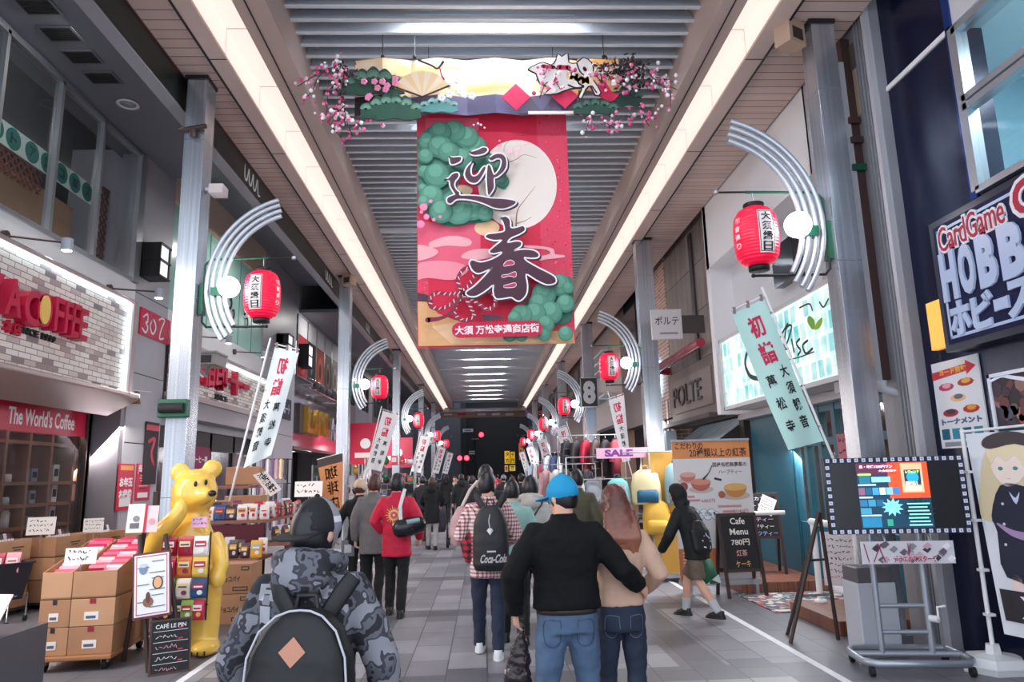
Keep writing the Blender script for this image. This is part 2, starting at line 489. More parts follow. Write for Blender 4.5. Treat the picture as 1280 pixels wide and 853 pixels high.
# dark green name board along the left gutter, with white lettering
DGREEN = M('dark_green_board', '#152018', 0.35)
m = MB(); m.bx((-3.56, Y0, 6.02), (-3.50, Y1, 6.46), DGREEN)
m.bx((-3.66, Y0, 6.00), (-3.50, Y1, 6.03), M('gutter_grey', '#8d9096', 0.4)); m.bx((-3.506, Y0, 6.40), (-3.49, Y1, 6.46), M('dark_red_trim', '#5b2f30', 0.5))
for i, yy in enumerate((5.1, 10.4, 15.9, 21.5, 27)):
    T = FRL(-3.499, yy, 6.215)
    wl = P('#dfe6e2')
    for q in range(3):
        m.stroke([(-0.34 + q * 0.2, 0.11), (-0.33 + q * 0.2, -0.07), (-0.24 + q * 0.2, -0.09), (-0.17 + q * 0.2, 0.11)], [0.03, 0.035, 0.035, 0.03], T, wl)
    m.stroke([(0.26, 0.11), (0.30, -0.1), (0.40, -0.09)], [0.03, 0.035, 0.02], T, wl)
struct(m, 'trim_5')
# overhang of the left building with its dark ceiling
m = MB(); m.bx((-6.3, Y0, 7.5), (-4.3, 13.2, 7.6), DGREY); m.bx((-6.3, 13.2, 8.0), (-4.3, 23.0, 8.1), DGREY); m.bx((-6.3, 23.0, 7.1), (-4.3, Y1, 7.2), DGREY)
m.bx((-4.4, Y0, 7.1), (-4.3, Y1, 8.7), DGREY)
struct(m, 'ceiling_left_overhang')

# ---- left facade
def Ly(px, py, x=XL): p = onX(px, py, x); return p.y
W = MB()
W.bx((XL - 0.4, Y0, 4.55), (XL, 12.15, 5.08), WHITE)                       # white band over the sign
W.bx((XL - 0.4, Y0, 2.98), (XL, 12.15, 4.55), GREY)
W.bx((XL - 0.4, Y0, 7.42), (XL, 12.15, 7.6), DGREY)
W.bx((-7.3, 12.15, 0), (XL, 13.45, 7.6), GREY)                              # grey pilaster
for z in (2.35, 3.55, 4.95): W.bx((XL - 0.01, 12.16, z - 0.008), (XL + 0.002, 13.44, z + 0.008), BLACK)
W.bx((-7.0, 12.02, 0), (XL - 0.02, 12.15, 2.98), M('reveal_grey', '#77747c', 0.4))
W.bx((-6.9, Y0, 2.93), (XL, 12.15, 2.98), M('lintel_brown', '#4c4547', 0.4))
W.bx((-9.5, Y0, 0), (-9.4, 12.2, 8.5), M('room_back', '#4c3a34', 0.8))
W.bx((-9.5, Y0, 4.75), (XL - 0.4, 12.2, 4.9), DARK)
# second shop
CREAM = M('cream_panel', '#e9cdb8', 0.5)
TEALG = M('mint_glass_panel', '#b5e3d8', 0.25, spec=0.6, var=0.05, vscale=1)
W.bx((XL - 0.4, 13.45, 7.15), (XL, 19.3, 8.7), CREAM)
W.bx((XL - 0.4, 13.45, 4.95), (XL - 0.05, 19.3, 7.15), TEALG)
for k in range(1, 6): W.bx((XL - 0.06, 13.45 + k * 1.0 - 0.012, 4.95), (XL - 0.04, 13.45 + k * 1.0 + 0.012, 7.15), M('mint_joint', '#5d8f86', 0.4))
W.bx((XL - 0.4, 13.45, 4.35), (XL, 19.3, 4.95), WHITE)
W.bx((XL - 0.4, 13.45, 2.75), (XL - 0.1, 19.3, 4.35), GREY)
# grey tower with lanterns
W.bx((-7.3, 19.3, 0), (XL, 22.7, 8.7), M('tower_grey', '#b0b0b7', 0.42, var=0.05, vscale=1))
for z in (3.0, 5.3): W.bx((XL - 0.01, 19.3, z - 0.008), (XL + 0.002, 22.7, z + 0.008), BLACK)
W.bx((XL - 0.01, 20.6, 0), (XL + 0.003, 20.62, 4.6), BLACK)
# shop with the gilt letters
W.bx((XL - 0.4, 22.7, 7.0), (XL, 29.6, 8.7), LGREY)
W.bx((XL - 0.4, 22.7, 4.75), (XL, 29.6, 5.0), M('bar_dark', '#3d3a40', 0.4))
W.bx((XL - 0.4, 22.7, 2.7), (XL, 29.6, 4.75), M('mirror_panel', '#b9b4bb', 0.12, metal=0.85))
W.bx((XL - 0.4, 22.7, 2.62), (XL + 0.03, 29.6, 2.72), BRONZE)
W.bx((-9.5, 12.2, 0), (-9.4, 29.6, 8.5), M('room_back_grey', '#4b4a50', 0.8))
# further blocks
rng = random.Random(3)
yy = 29.6
tones = ['#6e6a70', '#8f8b92', '#57535a', '#a09aa0', '#776f74']
i = 0
while yy < 53.5:
    wd = 4.0 + (i % 3)
    mat = M('far_block_%d' % (i % 5), tones[i % 5], 0.5)
    W.bx((-7.0, yy, 2.8), (XL, min(yy + wd, 53.5), 8.7), mat)
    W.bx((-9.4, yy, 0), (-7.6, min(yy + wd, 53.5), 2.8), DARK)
    W.bx((-7.0, yy, 0), (XL, yy + 0.5, 2.8), mat)
    for k in range(3):
        W.bx((XL - 0.01, yy + 0.6 + k * 1.1, 5.0), (XL + 0.01, yy + 1.5 + k * 1.1, 6.8), M('dark_pane', '#23252b', 0.1))
    yy += wd; i += 1
struct(W, 'wall_left')
# windows over the coffee shop: mullions, glass and the dark room behind
def window_left():
    zb, zt = 5.08, 7.42
    ys = [onX(4, 90, XL).y, onX(68, 210, XL).y, onX(122, 250, XL).y, 12.05]
    d = ys[1] - ys[0]
    ys = [ys[0] - 2 * d, ys[0] - d] + ys
    mu = MB()
    for y in ys: mu.bx((XL - 0.08, y - 0.03, zb), (XL + 0.03, y + 0.03, zt), ALU)
    mu.bx((XL - 0.08, Y0, zb), (XL + 0.04, 12.1, zb + 0.06), ALU); mu.bx((XL - 0.08, Y0, zt - 0.05), (XL + 0.03, 12.1, zt), ALU)
    mu.bx((XL - 0.3, 11.95, zb), (XL + 0.05, 12.15, zt), ALU)
    o = struct(mu, 'window_1')
    gl = MB(); gl.bx((XL - 0.04, Y0, zb), (XL - 0.03, 12.05, zt), GLASS); gl.build('window_pane', o)
window_left()
# dark room behind those windows: back panelling, timber lattice, strip lamp
m = MB(); 
LAT = M('lattice_timber', '#8a4b38', 0.6)
def lattice(m, y0, y1, z0, z1, x):
    st = 0.14; k = 0
    yy = y0 - (z1 - z0)
    while yy < y1:
        for s in (1, -1):
            a = (yy, z0) if s > 0 else (yy, z1); bb = (yy + z1 - z0, z1) if s > 0 else (yy + z1 - z0, z0)
            # clip to the panel
            (ya, za), (yb, zb_) = a, bb
            ca, cb = max(ya, y0), min(yb, y1)
            if cb > ca:
                f = lambda q: za + (zb_ - za) * (q - ya) / (yb - ya)
                m.tube([(x, ca, f(ca)), (x, cb, f(cb))], 0.018, LAT, 4, False, False)
        yy += st
for a in ((Ly(0, 205, -6.6) - 1.5, Ly(50, 245, -6.6), 5.95, 6.3), (Ly(127, 235, -6.6), 12.4, 5.4, 6.75)):
    lattice(m, *a, -6.6)
    m.bx((-6.63, a[0], a[3]), (-6.57, a[1], a[3] + 0.05), LAT)
o = m.build('lattice_screen'); tag(o, 'reddish timber lattice screen inside the upstairs windows of the coffee shop', 'screen')
m = MB(); m.bx((-6.75, 9.3, 5.55), (-6.7, 11.3, 6.15), M('tan_panel', '#a98766', 0.6)); m.bx((-6.9, Y0, 5.1), (-6.85, 9.0, 5.75), M('grey_blind', '#6d6468', 0.7)); m.bx((-6.9, 9.0, 5.1), (-6.84, 12.1, 5.6), M('grey_blind', None))
o = m.build('window_counter'); tag(o, 'tan and grey counter backs standing low inside the upstairs windows', 'counter')
m = MB()
m.tube([(-6.5, -0.5, 5.27), (-6.5, 11.9, 5.27)], 0.02, M('lamp_tube_white', '#f4f2ff', 0.5, emit=3.0), 6)
o = m.build('strip_lamp'); tag(o, 'thin glowing strip lamp low behind the upstairs windows', 'lamp')

# ---- right facade
R = MB()
R.bx((XR, Y0, 0), (XR + 0.3, 3.2, 8.7), NAVY)
R.bx((XR, 3.2, 0), (XR + 0.3, 5.62, 3.95), NAVY)
R.bx((XR, 5.62, 0), (XR + 0.3, 6.62, 8.7), NAVY)
R.bx((XR, 3.2, 5.55), (XR + 0.3, 5.62, 8.7), LGREY)
R.bx((XR - 0.02, 5.60, 5.50), (XR + 0.02, 6.62, 5.55), WHITE)
R.bx((XR - 0.02, 5.58, 3.9), (XR + 0.02, 5.66, 8.7), M('navy_edge', '#1f3f86', 0.2, metal=0.5))
R.bx((XR - 0.1, 6.62, 0), (XR + 0.3, 7.25, 8.7), M('grey_pier', '#8f8f96', 0.5, var=0.08, vscale=2))
for k in range(4): R.bx((XR - 0.13, 6.70 + k * 0.06, 0), (XR - 0.10, 6.725 + k * 0.06, 8.7), M('pier_rib', '#8f8f95', 0.45))
R.bx((XR - 0.16, 6.63, 0), (XR - 0.1, 6.69, 8.7), M('pier_edge', '#b5b5ba', 0.45))
R.bx((XR, 7.25, 2.7), (XR + 0.3, 8.1, 8.7), M('grey_pier', None))
# white building over the tea shop
R.bx((XR + 0.25, 8.1, 2.55), (XR + 0.5, 12.35, 6.5), M('white_cladding', '#d6d6da', 0.4))
R.bx((XR - 0.15, 8.1, 5.25), (XR + 0.5, 12.35, 8.7), M('white_fascia', '#eeeef0', 0.35))
R.bx((XR - 0.15, 12.2, 2.6), (XR + 0.5, 12.38, 8.7), M('white_fascia', None))
R.bx((XR - 0.15, 8.02, 2.5), (XR + 0.5, 8.14, 8.7), GREY)
R.bx((XR + 0.2, 8.1, 2.5), (XR + 0.8, 12.35, 2.6), GREY)
R.bx((XR + 0.1, 9.4, 4.3), (XR + 0.26, 10.1, 4.9), M('dark_pane', '#23252b', 0.1))
R.bx((7.3, 7.0, 0), (7.4, 16, 8.0), M('shop_back', '#5b4c48', 0.8))
# brown stone building
STONE, nt, b = NT('brown_stone'); g = G(nt)
co = g.coord(); x_, y_, z_ = g.sep(co)
nd = g.n('ShaderNodeTexBrick'); g.put(nd.inputs['Vector'], g.comb(y_, z_)); nd.offset = 0.0
nd.inputs['Color1'].default_value = lin('#8b8079'); nd.inputs['Color2'].default_value = lin('#7d736e'); nd.inputs['Mortar'].default_value = lin('#453e3c')
nd.inputs['Scale'].default_value = 1; nd.inputs['Brick Width'].default_value = 1.35; nd.inputs['Row Height'].default_value = 0.95; nd.inputs['Mortar Size'].default_value = 0.012
st = g.ramp(g.noise(g.comb(g.math('MULTIPLY', y_, 3.0), g.math('MULTIPLY', z_, 0.5)), 1.5, 5), [(0.35, (0.7, 0.68, 0.67, 1)), (0.7, (1.1, 1.1, 1.1, 1))])
nt.links.new(g.mix(1, nd.outputs['Color'], st, 'MULTIPLY'), b.inputs['Base Color']); b.inputs['Roughness'].default_value = 0.55
R.bx((XR, 12.38, 2.6), (XR + 0.3, 15.8, 8.7), STONE)
R.bx((XR - 0.04, 13.55, 3.2), (XR, 13.75, 6.4), M('dark_bronze', '#352f2f', 0.4))
R.bx((XR + 0.3, 12.38, 0), (XR + 1.6, 12.6, 2.6), M('dark_bronze', None)); 
# brick building
BRICK, nt, b = NT('brick_facade'); g = G(nt)
co = g.coord(); x_, y_, z_ = g.sep(co)
nd = g.n('ShaderNodeTexBrick'); g.put(nd.inputs['Vector'], g.comb(g.math('ADD', y_, x_), z_))
nd.inputs['Color1'].default_value = lin('#b58a76'); nd.inputs['Color2'].default_value = lin('#8c6657'); nd.inputs['Mortar'].default_value = lin('#d0c5bd')
nd.inputs['Scale'].default_value = 1; nd.inputs['Brick Width'].default_value = 0.3; nd.inputs['Row Height'].default_value = 0.085; nd.inputs['Mortar Size'].default_value = 0.008
nt.links.new(nd.outputs['Color'], b.inputs['Base Color']); b.inputs['Roughness'].default_value = 0.6
R.bx((XR - 0.02, 15.8, 0), (XR + 0.4, 18.4, 8.7), BRICK)
BRDK = M('brown_block', '#5a4a47', 0.5)
R.bx((XR, 18.4, 2.9), (XR + 0.3, 21.5, 8.7), BRDK)
R.bx((XR + 0.02, 19.0, 4.6), (XR - 0.03, 20.6, 6.6), M('dark_pane', None))
R.bx((XR, 21.5, 0), (XR + 0.3, 23.0, 8.7), M('tan_block', '#a5826c', 0.55))
R.bx((XR, 23.0, 3.2), (XR + 0.3, 28.0, 8.7), M('mauve_block', '#8f8583', 0.5))
for k in range(6): R.bx((XR - 0.25, 23.3, 4.2 + k * 0.3), (XR, 27.6, 4.25 + k * 0.3), LGREY)
R.bx((XR, 28.0, 0), (XR + 0.3, 30.5, 8.7), M('pale_block', '#c2b6b2', 0.5))
R.bx((XR, 30.5, 3.0), (XR + 0.3, 36, 8.7), BRDK); R.bx((XR, 36, 0), (XR + 0.3, 38, 8.7), M('far_block_1', None)); R.bx((XR, 38, 3), (XR + 0.3, 46, 8.7), M('far_block_3', None)); R.bx((XR, 46, 0), (XR + 0.3, 53.5, 8.7), M('far_block_2', None))
for k in range(10): R.bx((XR - 0.02, 31 + k * 2.2, 4.6), (XR + 0.02, 32.3 + k * 2.2, 6.2), M('dark_pane', None))
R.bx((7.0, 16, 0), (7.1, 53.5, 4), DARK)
struct(R, 'wall_right')
# tall window of the navy building
m = MB(); ya, yb, za, zb = 3.2, 5.55, 3.95, 5.5
for y in (ya + 0.05, 4.9 - 0.7, yb): m.bx((XR - 0.05, y - 0.05, za), (XR + 0.06, y + 0.05, zb), ALU)
for z in (za, 4.72, 4.80, zb - 0.04): m.bx((XR - 0.05, ya, z - 0.03), (XR + 0.06, yb, z + 0.03), ALU)
o = struct(m, 'window_2')
g2 = MB(); g2.bx((XR + 0.0, ya, za), (XR + 0.01, yb, zb), GLASS); g2.build('window_pane', o)
m = MB(); m.bx((XR + 1.6, 1.0, 3.9), (XR + 1.7, 6.6, 5.6), M('lit_room_wall', '#a9d3e0', 0.6)); m.bx((XR + 0.3, 6.5, 3.9), (XR + 1.7, 6.6, 5.6), M('lit_room_wall', None)); m.bx((XR + 0.3, 1.0, 3.85), (XR + 1.7, 6.6, 3.9), M('lit_room_wall', None)); m.bx((XR + 0.3, 1.0, 5.6), (XR + 1.7, 6.6, 5.65), WHITE)
struct(m, 'wall_right_room')
ld = bpy.data.lights.new('room_lamp', 'AREA'); ld.size = 0.8; ld.energy = 26; ld.color = (0.8, 0.95, 1.0)
lo = bpy.data.objects.new('room_lamp', ld); lo.location = (XR + 0.95, 4.3, 5.57); COL.objects.link(lo)

# ---- end of the arcade: dark buildings across the road
m = MB(); NIGHT = M('night_facade', '#15171b', 0.6, var=0.2, vscale=0.3)
m.bx((-6.5, 66, 0), (14, 67, 16), NIGHT)
m.bx((-14, 62, 0), (-1.9, 66, 16), M('night_grey_facade', '#4d4d57', 0.5))
m.bx((-1.95, 61.9, 0), (-1.5, 62.4, 16), M('night_pole', '#0f1013', 0.5))
m.bx((-14, 53.6, 0), (-6.0, 62, 14), M('far_block_0', None)); m.bx((4.2, 53.6, 0), (14, 66, 14), M('night_grey_facade', None))
struct(m, 'wall_end')
m = MB(); m.bx((-3.1, 52.8, 5.95), (3.5, 53.0, 6.4), M('end_fascia_tan', '#b0917c', 0.5))
struct(m, 'trim_6')
# pillars of the arcade roof
PIL, nt, b = NT('steel_pillar'); g = G(nt)
co = g.coord(); x_, y_, z_ = g.sep(co)
b.inputs['Metallic'].default_value = 0.75; b.inputs['Roughness'].default_value = 0.25
nt.links.new(g.ramp(g.noise(g.comb(g.math('MULTIPLY', x_, 30), g.math('MULTIPLY', y_, 30), g.math('MULTIPLY', z_, 0.4)), 1.0, 3), [(0.3, lin('#9fa4ae')), (0.7, lin('#c2c6cd'))]), b.inputs['Base Color'])
LP = [7.95, 16.5, 26.5, 37.0, 46.0]
RP = [6.12, 14.0, 22.2, 30.0, 38.0, 46.0]
def pillar(x, y, w_, d_, ztop):
    m = MB()
    m.bx((-w_ / 2, -d_ / 2, 0.0), (w_ / 2, d_ / 2, ztop), PIL)
    for z in (1.5, 3.7, 5.6): m.bx((-w_ / 2 - 0.002, -d_ / 2 - 0.002, z), (w_ / 2 + 0.002, d_ / 2 + 0.002, z + 0.008), M('joint_grey', '#5c6068', 0.5))
    m.bx((-w_ / 2 - 0.03, -d_ / 2 - 0.03, 0), (w_ / 2 + 0.03, d_ / 2 + 0.03, 0.12), STEEL)
    m.bx((-w_ / 2 - 0.03, -d_ / 2 - 0.02, ztop - 0.05), (w_ / 2 + 0.01, d_ / 2 + 0.02, ztop), BLACK)
    o = m.build('pillar', loc=(x, y, 0), local=True, bevel=0.008); o['kind'] = 'structure'
for y in LP: pillar(-3.32 if y < 9 else -3.22, y, 0.23 if y < 9 else 0.26, 0.28, 6.42)
for y in RP: pillar(3.74 if y == RP[0] else 3.38, 6.86 if y == RP[0] else y, 0.25 if y == RP[0] else 0.34, 0.26, 6.42)
# ================================================================ lamps, lanterns, flags
ARCH = M('arch_aluminium', '#c3c9d2', 0.35, metal=0.55)
GLOBE = M('globe_lamp', '#f7fbff', 0.3, emit=GLOBE_E)
LRED, nt, b = NT('lantern_red'); g = G(nt)
co = g.coord(); x_, y_, z_ = g.sep(co)
rib = g.math('SINE', g.math('MULTIPLY', z_, 210))
bp = g.n('ShaderNodeBump'); bp.inputs['Strength'].default_value = 0.35; bp.inputs['Distance'].default_value = 0.01
nt.links.new(rib, bp.inputs['Height']); nt.links.new(bp.outputs['Normal'], b.inputs['Normal'])
b.inputs['Base Color'].default_value = lin('#e8123f'); b.inputs['Roughness'].default_value = 0.35
b.inputs['Emission Color'].default_value = lin('#ff1040'); b.inputs['Emission Strength'].default_value = 0.16
SIDE = {-1: 'left', 1: 'right'}
def arch_lamp(s, y, label, px, near):
    """curved arch of four tubes on a pillar, with globe and lantern bracket; s = -1 left row, +1 right row"""
    t = thing('arch_lamp', label, 'street lamp', (px, y, 0), 0, 'arched arcade lamps')
    d = -s                                             # towards the street
    cx, cz = px + d * 1.27, 3.85
    for r in (1.07, 1.005, 0.935, 0.87):
        m = MB(); pts = []
        for k in range(25):
            a = math.radians(106 + (216 - 106) * k / 24) if r > 0.9 else math.radians(107 + (212 - 107) * k / 24)
            pts.append((cx + d * r * math.cos(a), y - 0.04, cz + r * math.sin(a)))
        m.tube(pts, 0.026, ARCH, 8); m.build('arch_tube', t)
    hx = px + d * 0.17
    m = MB()
    m.bx((px + d * 0.13, y - 0.06, 3.52), (px + d * 0.17, y + 0.06, 3.88), GREENM)
    m.tube([(hx, y - 0.03, 3.85), (hx, y - 0.03, 4.10), (hx + d * 0.06, y - 0.03, 4.165), (hx + d * 0.72, y - 0.03, 4.175)], 0.014, GREENM, 6)
    m.tube([(hx + d * 0.70, y - 0.03, 4.175), (hx + d * 1.0, y - 0.03, 4.175)], 0.010, BLACK, 6)
    m.ell((hx + d * 1.0, y - 0.03, 4.175), 0.026, ALU, 8, 6)
    m.tube([(hx, y - 0.03, 3.55), (hx, y - 0.03, 3.43), (hx + d * 0.05, y - 0.03, 3.375), (hx + d * 0.72, y - 0.03, 3.37)], 0.013, BLACK, 6)
    m.ell((hx + d * 0.72, y - 0.03, 3.37), 0.02, BLACK, 8, 6)
    m.build('bracket', t)
    m = MB(); m.bx((hx + d * 0.10, y - 0.10, 3.73), (hx + d * 0.22, y + 0.02, 3.82), GREENM); m.tube([(hx + d * 0.2, y - 0.06, 3.78), (hx + d * 0.26, y - 0.14, 3.79)], 0.03, ALU, 8)
    m.build('globe_mount', t)
    m = MB(); m.ell((hx + d * 0.34, y - 0.20, 3.79), 0.118, GLOBE, 18, 12); m.build('globe', t)
    return hx + d * 0.66
def lantern(s, x, y, label):
    t = thing('paper_lantern', label, 'lantern', (x, y - 0.03, 3.41), 0, 'red paper lanterns')
    m = MB(); m.lathe([(0.09, 0.05), (0.15, 0.085), (0.185, 0.14), (0.198, 0.22), (0.202, 0.32), (0.198, 0.42), (0.185, 0.51), (0.15, 0.57), (0.09, 0.605)], (0, 0, 0), LRED, 24)
    LB = m.build('lantern_body', t, local=True)
    m = MB(); m.lathe([(0.092, 0.6), (0.094, 0.645), (0.06, 0.65)], (0, 0, 0), BLACK, 16); m.tube([(0, 0, 0.645), (0, 0, 0.76)], 0.006, CHROME, 5); m.build('top_ring', t, local=True)
    m = MB(); m.lathe([(0.06, 0.0), (0.092, 0.005), (0.092, 0.055)], (0, 0, 0), BLACK, 16); m.tube([(0, 0, -0.04), (0, 0, 0.01)], 0.006, CHROME, 5); m.build('bottom_ring', t, local=True)
    # the name plate: white panel with the four characters, bent round the belly
    def bend(m, ang0):
        for i, v in enumerate(m.v):
            a = ang0 + v.x / 0.2; r = 0.2 + v.z
            q = (v.y - 0.325) / 0.33
            r -= 0.028 * q * q * 2.4
            m.v[i] = Vector((r * math.sin(a), -r * math.cos(a), v.y))
    # panel about 0.16 wide, 0.40 tall
    m = MB(); I = Matrix.Identity(4)
    WP = P('#f3e8e6'); BK = P('#1b1116')
    for k in range(8):
        for q in range(10):
            m.rect(I, -0.076 + k * 0.019, 0.125 + q * 0.04, -0.057 + k * 0.019, 0.165 + q * 0.04, WP, 0.006, 0.002)
    for x0, x1 in ((-0.069, -0.064), (0.064, 0.069)):
        for q in range(10): m.rect(I, x0, 0.135 + q * 0.038, x1, 0.173 + q * 0.038, BK, 0.009, 0.002)
    for yy in (0.135, 0.512):
        for k in range(6): m.rect(I, -0.069 + k * 0.023, yy, -0.046 + k * 0.023, yy + 0.005, BK, 0.009, 0.002)
    for k, ch in enumerate('大須縁日'): m.text(ch, I, BK, h=0.082, w=0.092, cy=0.462 - k * 0.093, z=0.010, depth=0.002, bold=0.022)
    bend(m, 0.12 if s > 0 else -0.12); m.build('name_plate', LB, local=True)
    m = MB()
    for k, ch in enumerate('観音通り'): m.text(ch, I, WP, h=0.055, w=0.06, cy=0.46 - k * 0.08, z=0.008, depth=0.002, bold=0.03)
    bend(m, -1.25 if s > 0 else 1.25); m.build('side_lettering', LB, local=True)
    return t
CLOTH = M('flag_cloth', '#dfe6e4', 0.7)
CRIM = P('#c31648'); INK = P('#17161a')
V0 = Vector((0, 0, 0))
def flag(s, y, c, label, mirror, tint, cols=2, zoff=0.0):
    """nobori banner: c = corners tl,tr,br,bl as (x,z) and the pole's two ends"""
    tl, tr, br, bl, p0, p1 = [Vector((q[0], y, q[1] + zoff)) for q in c]
    base = p0
    t = thing('nobori_flag', label, 'banner flag', tuple(base), 0, 'new year banner flags')
    m = MB(); m.tube([p0 - base, p1 - base], 0.012, WHITE, 6); xe = ((-3.2 if y < 8.5 else -3.09) if s < 0 else 3.235 if y < 7 else 3.21) - base.x; m.tube([V0, (xe, 0.0, 0.0)], 0.014, ALU, 6); m.build('pole', t, local=True)
    side_l = mirror
    m = MB(); o = Vector((0, 0, 0.03))
    m.tube([tl + o - base, tr + o - base], 0.008, WHITE, 6)
    m.build('crossbar', t, local=True)
    for q in (0.08, 0.5, 0.92): m = MB(); a = tl.lerp(tr, q); m.bx(a - base + Vector((-0.012, -0.008, -0.01)), a - base + Vector((0.012, 0.008, 0.05)), P('#8d7474')); m.build('tie_loop', t, local=True)
    for q in (0.1, 0.36, 0.62, 0.9):
        m = MB(); a = (tl.lerp(bl, q) if side_l else tr.lerp(br, q)); bq = p1.lerp(p0, q); bq = Vector((a.x + (0.03 if not side_l else -0.03), a.y, a.z))
        m.tube([a - base, bq - base], 0.012, P('#8d7474'), 5); m.build('tie_loop', t, local=True)
    def mp(u, v, off=0.0):
        q = (tl.lerp(tr, u)).lerp(bl.lerp(br, u), v)
        return q + Vector((0, 0.02 * math.sin(u * 5 + v * 4) * (0.3 + v) - off, 0)) - base
    m = MB(); nu, nv = 10, 24
    vs = [mp(i / nu, j / nv) for j in range(nv + 1) for i in range(nu + 1)]
    m.add(vs, [(j * (nu + 1) + i, (j + 1) * (nu + 1) + i, (j + 1) * (nu + 1) + i + 1, j * (nu + 1) + i + 1) for j in range(nv) for i in range(nu)], tint, True)
    I = Matrix.Identity(4); tm = MB()
    big = 0.40 if cols == 2 else 0.5
    for k, ch in enumerate('初詣'): tm.text(ch, I, CRIM, h=0.155, w=big, cx=0.5, cy=-(0.15 + 0.19 * k), z=0, depth=0.001, bold=0.03)
    if cols == 2:
        for k, ch in enumerate('大須観音'): tm.text(ch, I, INK, h=0.085, w=0.23, cx=0.72, cy=-(0.49 + 0.118 * k), z=0, depth=0.001, bold=0.02)
        for k, ch in enumerate('萬松寺'): tm.text(ch, I, INK, h=0.085, w=0.23, cx=0.30, cy=-(0.53 + 0.16 * k), z=0, depth=0.001, bold=0.02)
    else:
        for k, ch in enumerate('大須観音'): tm.text(ch, I, INK, h=0.085, w=0.36, cx=0.5, cy=-(0.49 + 0.118 * k), z=0, depth=0.001, bold=0.02)
    tm.v = [mp((1 - v.x) if mirror else v.x, -v.y, 0.004 + v.z) for v in tm.v]
    b0 = len(m.v); 
    for f, mi_ in zip(tm.f, tm.m): m.f.append(tuple(b0 + q for q in f)); m.m.append(m.mi(tm.mats[mi_])); m.sm.append(False)
    m.v += tm.v
    m.build('cloth', t, local=True)
    return t
LC = [(-2.32, 3.12), (-2.05, 3.05), (-2.32, 1.93), (-2.60, 1.79), (-2.72, 1.45), (-2.35, 3.22)]
RC = [(2.21, 3.0), (2.51, 3.13), (2.92, 1.87), (2.59, 1.80), (3.05, 1.50), (2.50, 3.24)]
WT = {k: M('flag_cloth_' + k, h, 0.7) for k, h in dict(a='#dfe5e6', b='#bfe3da', c='#e2e0e2').items()}
for i, y in enumerate(LP):
    px = -3.32 if i == 0 else -3.22
    lab = ['silver arched lamp with white globe on the pillar behind the yellow bear', 'silver arched lamp on the second left pillar, past the gilt letter shop', 'silver arched lamp on the third pillar of the left row', 'silver arched lamp on the fourth pillar of the left row', 'small far silver arched lamp on the last left pillar'][i]
    x = arch_lamp(-1, y, lab, px, i == 0)
    lantern(-1, x, y, ['red paper lantern hanging from the left arched lamp nearest the coffee shop', 'red paper lantern hanging from the second left arched lamp', 'red paper lantern hanging from the third left arched lamp', 'red paper lantern hanging from the fourth left arched lamp', 'tiny red paper lantern on the farthest left arched lamp'][i])
    j = random.Random(i).uniform(-0.03, 0.03)
    c = [(q[0] + (j if k < 4 else 0), q[1]) for k, q in enumerate(LC)]
    if i: c = [(-2.30, 3.18), (-1.94, 3.07), (-2.32, 1.80), (-2.66, 1.88), (-2.74, 1.5), (-2.33, 3.28)]
    flag(-1, y - 0.12, c, ['white new year flag seen from behind, leaning above the yellow bear', 'white new year flag seen from behind on the second left pillar', 'white new year flag seen from behind on the third left pillar', 'white new year flag seen from behind on the fourth left pillar', 'smallest far white new year flag of the left row'][i], True, WT['a' if i == 0 else 'c'])
for i, y in enumerate(RP):
    lab = ['large silver arched lamp on the nearest right pillar beside the blue card game sign', 'silver arched lamp on the right pillar beside the brick wall', 'silver arched lamp on the right pillar that carries the 8 plate', 'silver arched lamp on the fourth pillar of the right row', 'silver arched lamp on the fifth pillar of the right row', 'farthest silver arched lamp of the right row'][i]
    px = 3.38 if i else 3.36
    x = arch_lamp(1, y, lab, px, i == 0)
    grp_ = []
    LT = lantern(1, x, y, ['largest red paper lantern, hanging in front of the white building', 'red paper lantern hanging between the brick wall and the 8 plate', 'red paper lantern hanging from the third right arched lamp', 'red paper lantern hanging from the fourth right arched lamp', 'red paper lantern hanging from the fifth right arched lamp', 'tiny red paper lantern on the farthest right arched lamp'][i])
    c = RC
    if i == 1: c = [(2.49, 3.06), (2.80, 3.16), (2.86, 1.87), (2.70, 1.84), (2.9, 1.5), (2.48, 3.24)]
    if i > 1: c = [(2.27, 3.02), (2.60, 3.10), (2.97, 1.82), (2.62, 1.72), (3.08, 1.5), (2.6, 3.25)]
    FG = flag(1, y - 0.12, c, ['mint tinted new year flag leaning in front of the glowing sign', 'white folded new year flag seen from behind in front of the brick wall', 'white new year flag leaning beside the pillar with the 8 plate', 'white new year flag on the fourth right pillar', 'white new year flag on the fifth right pillar', 'smallest far white new year flag of the right row'][i], i == 1, WT['b' if i == 0 else 'c'], 1 if i == 1 else 2)
    if i == 0:
        for o in (LT, FG, [o for o in bpy.data.objects if o.get('label') == lab][0]):
            o.location = CAM_P + (Vector(o.location) - CAM_P) * 1.12; o.scale = (1.12, 1.12, 1.12)
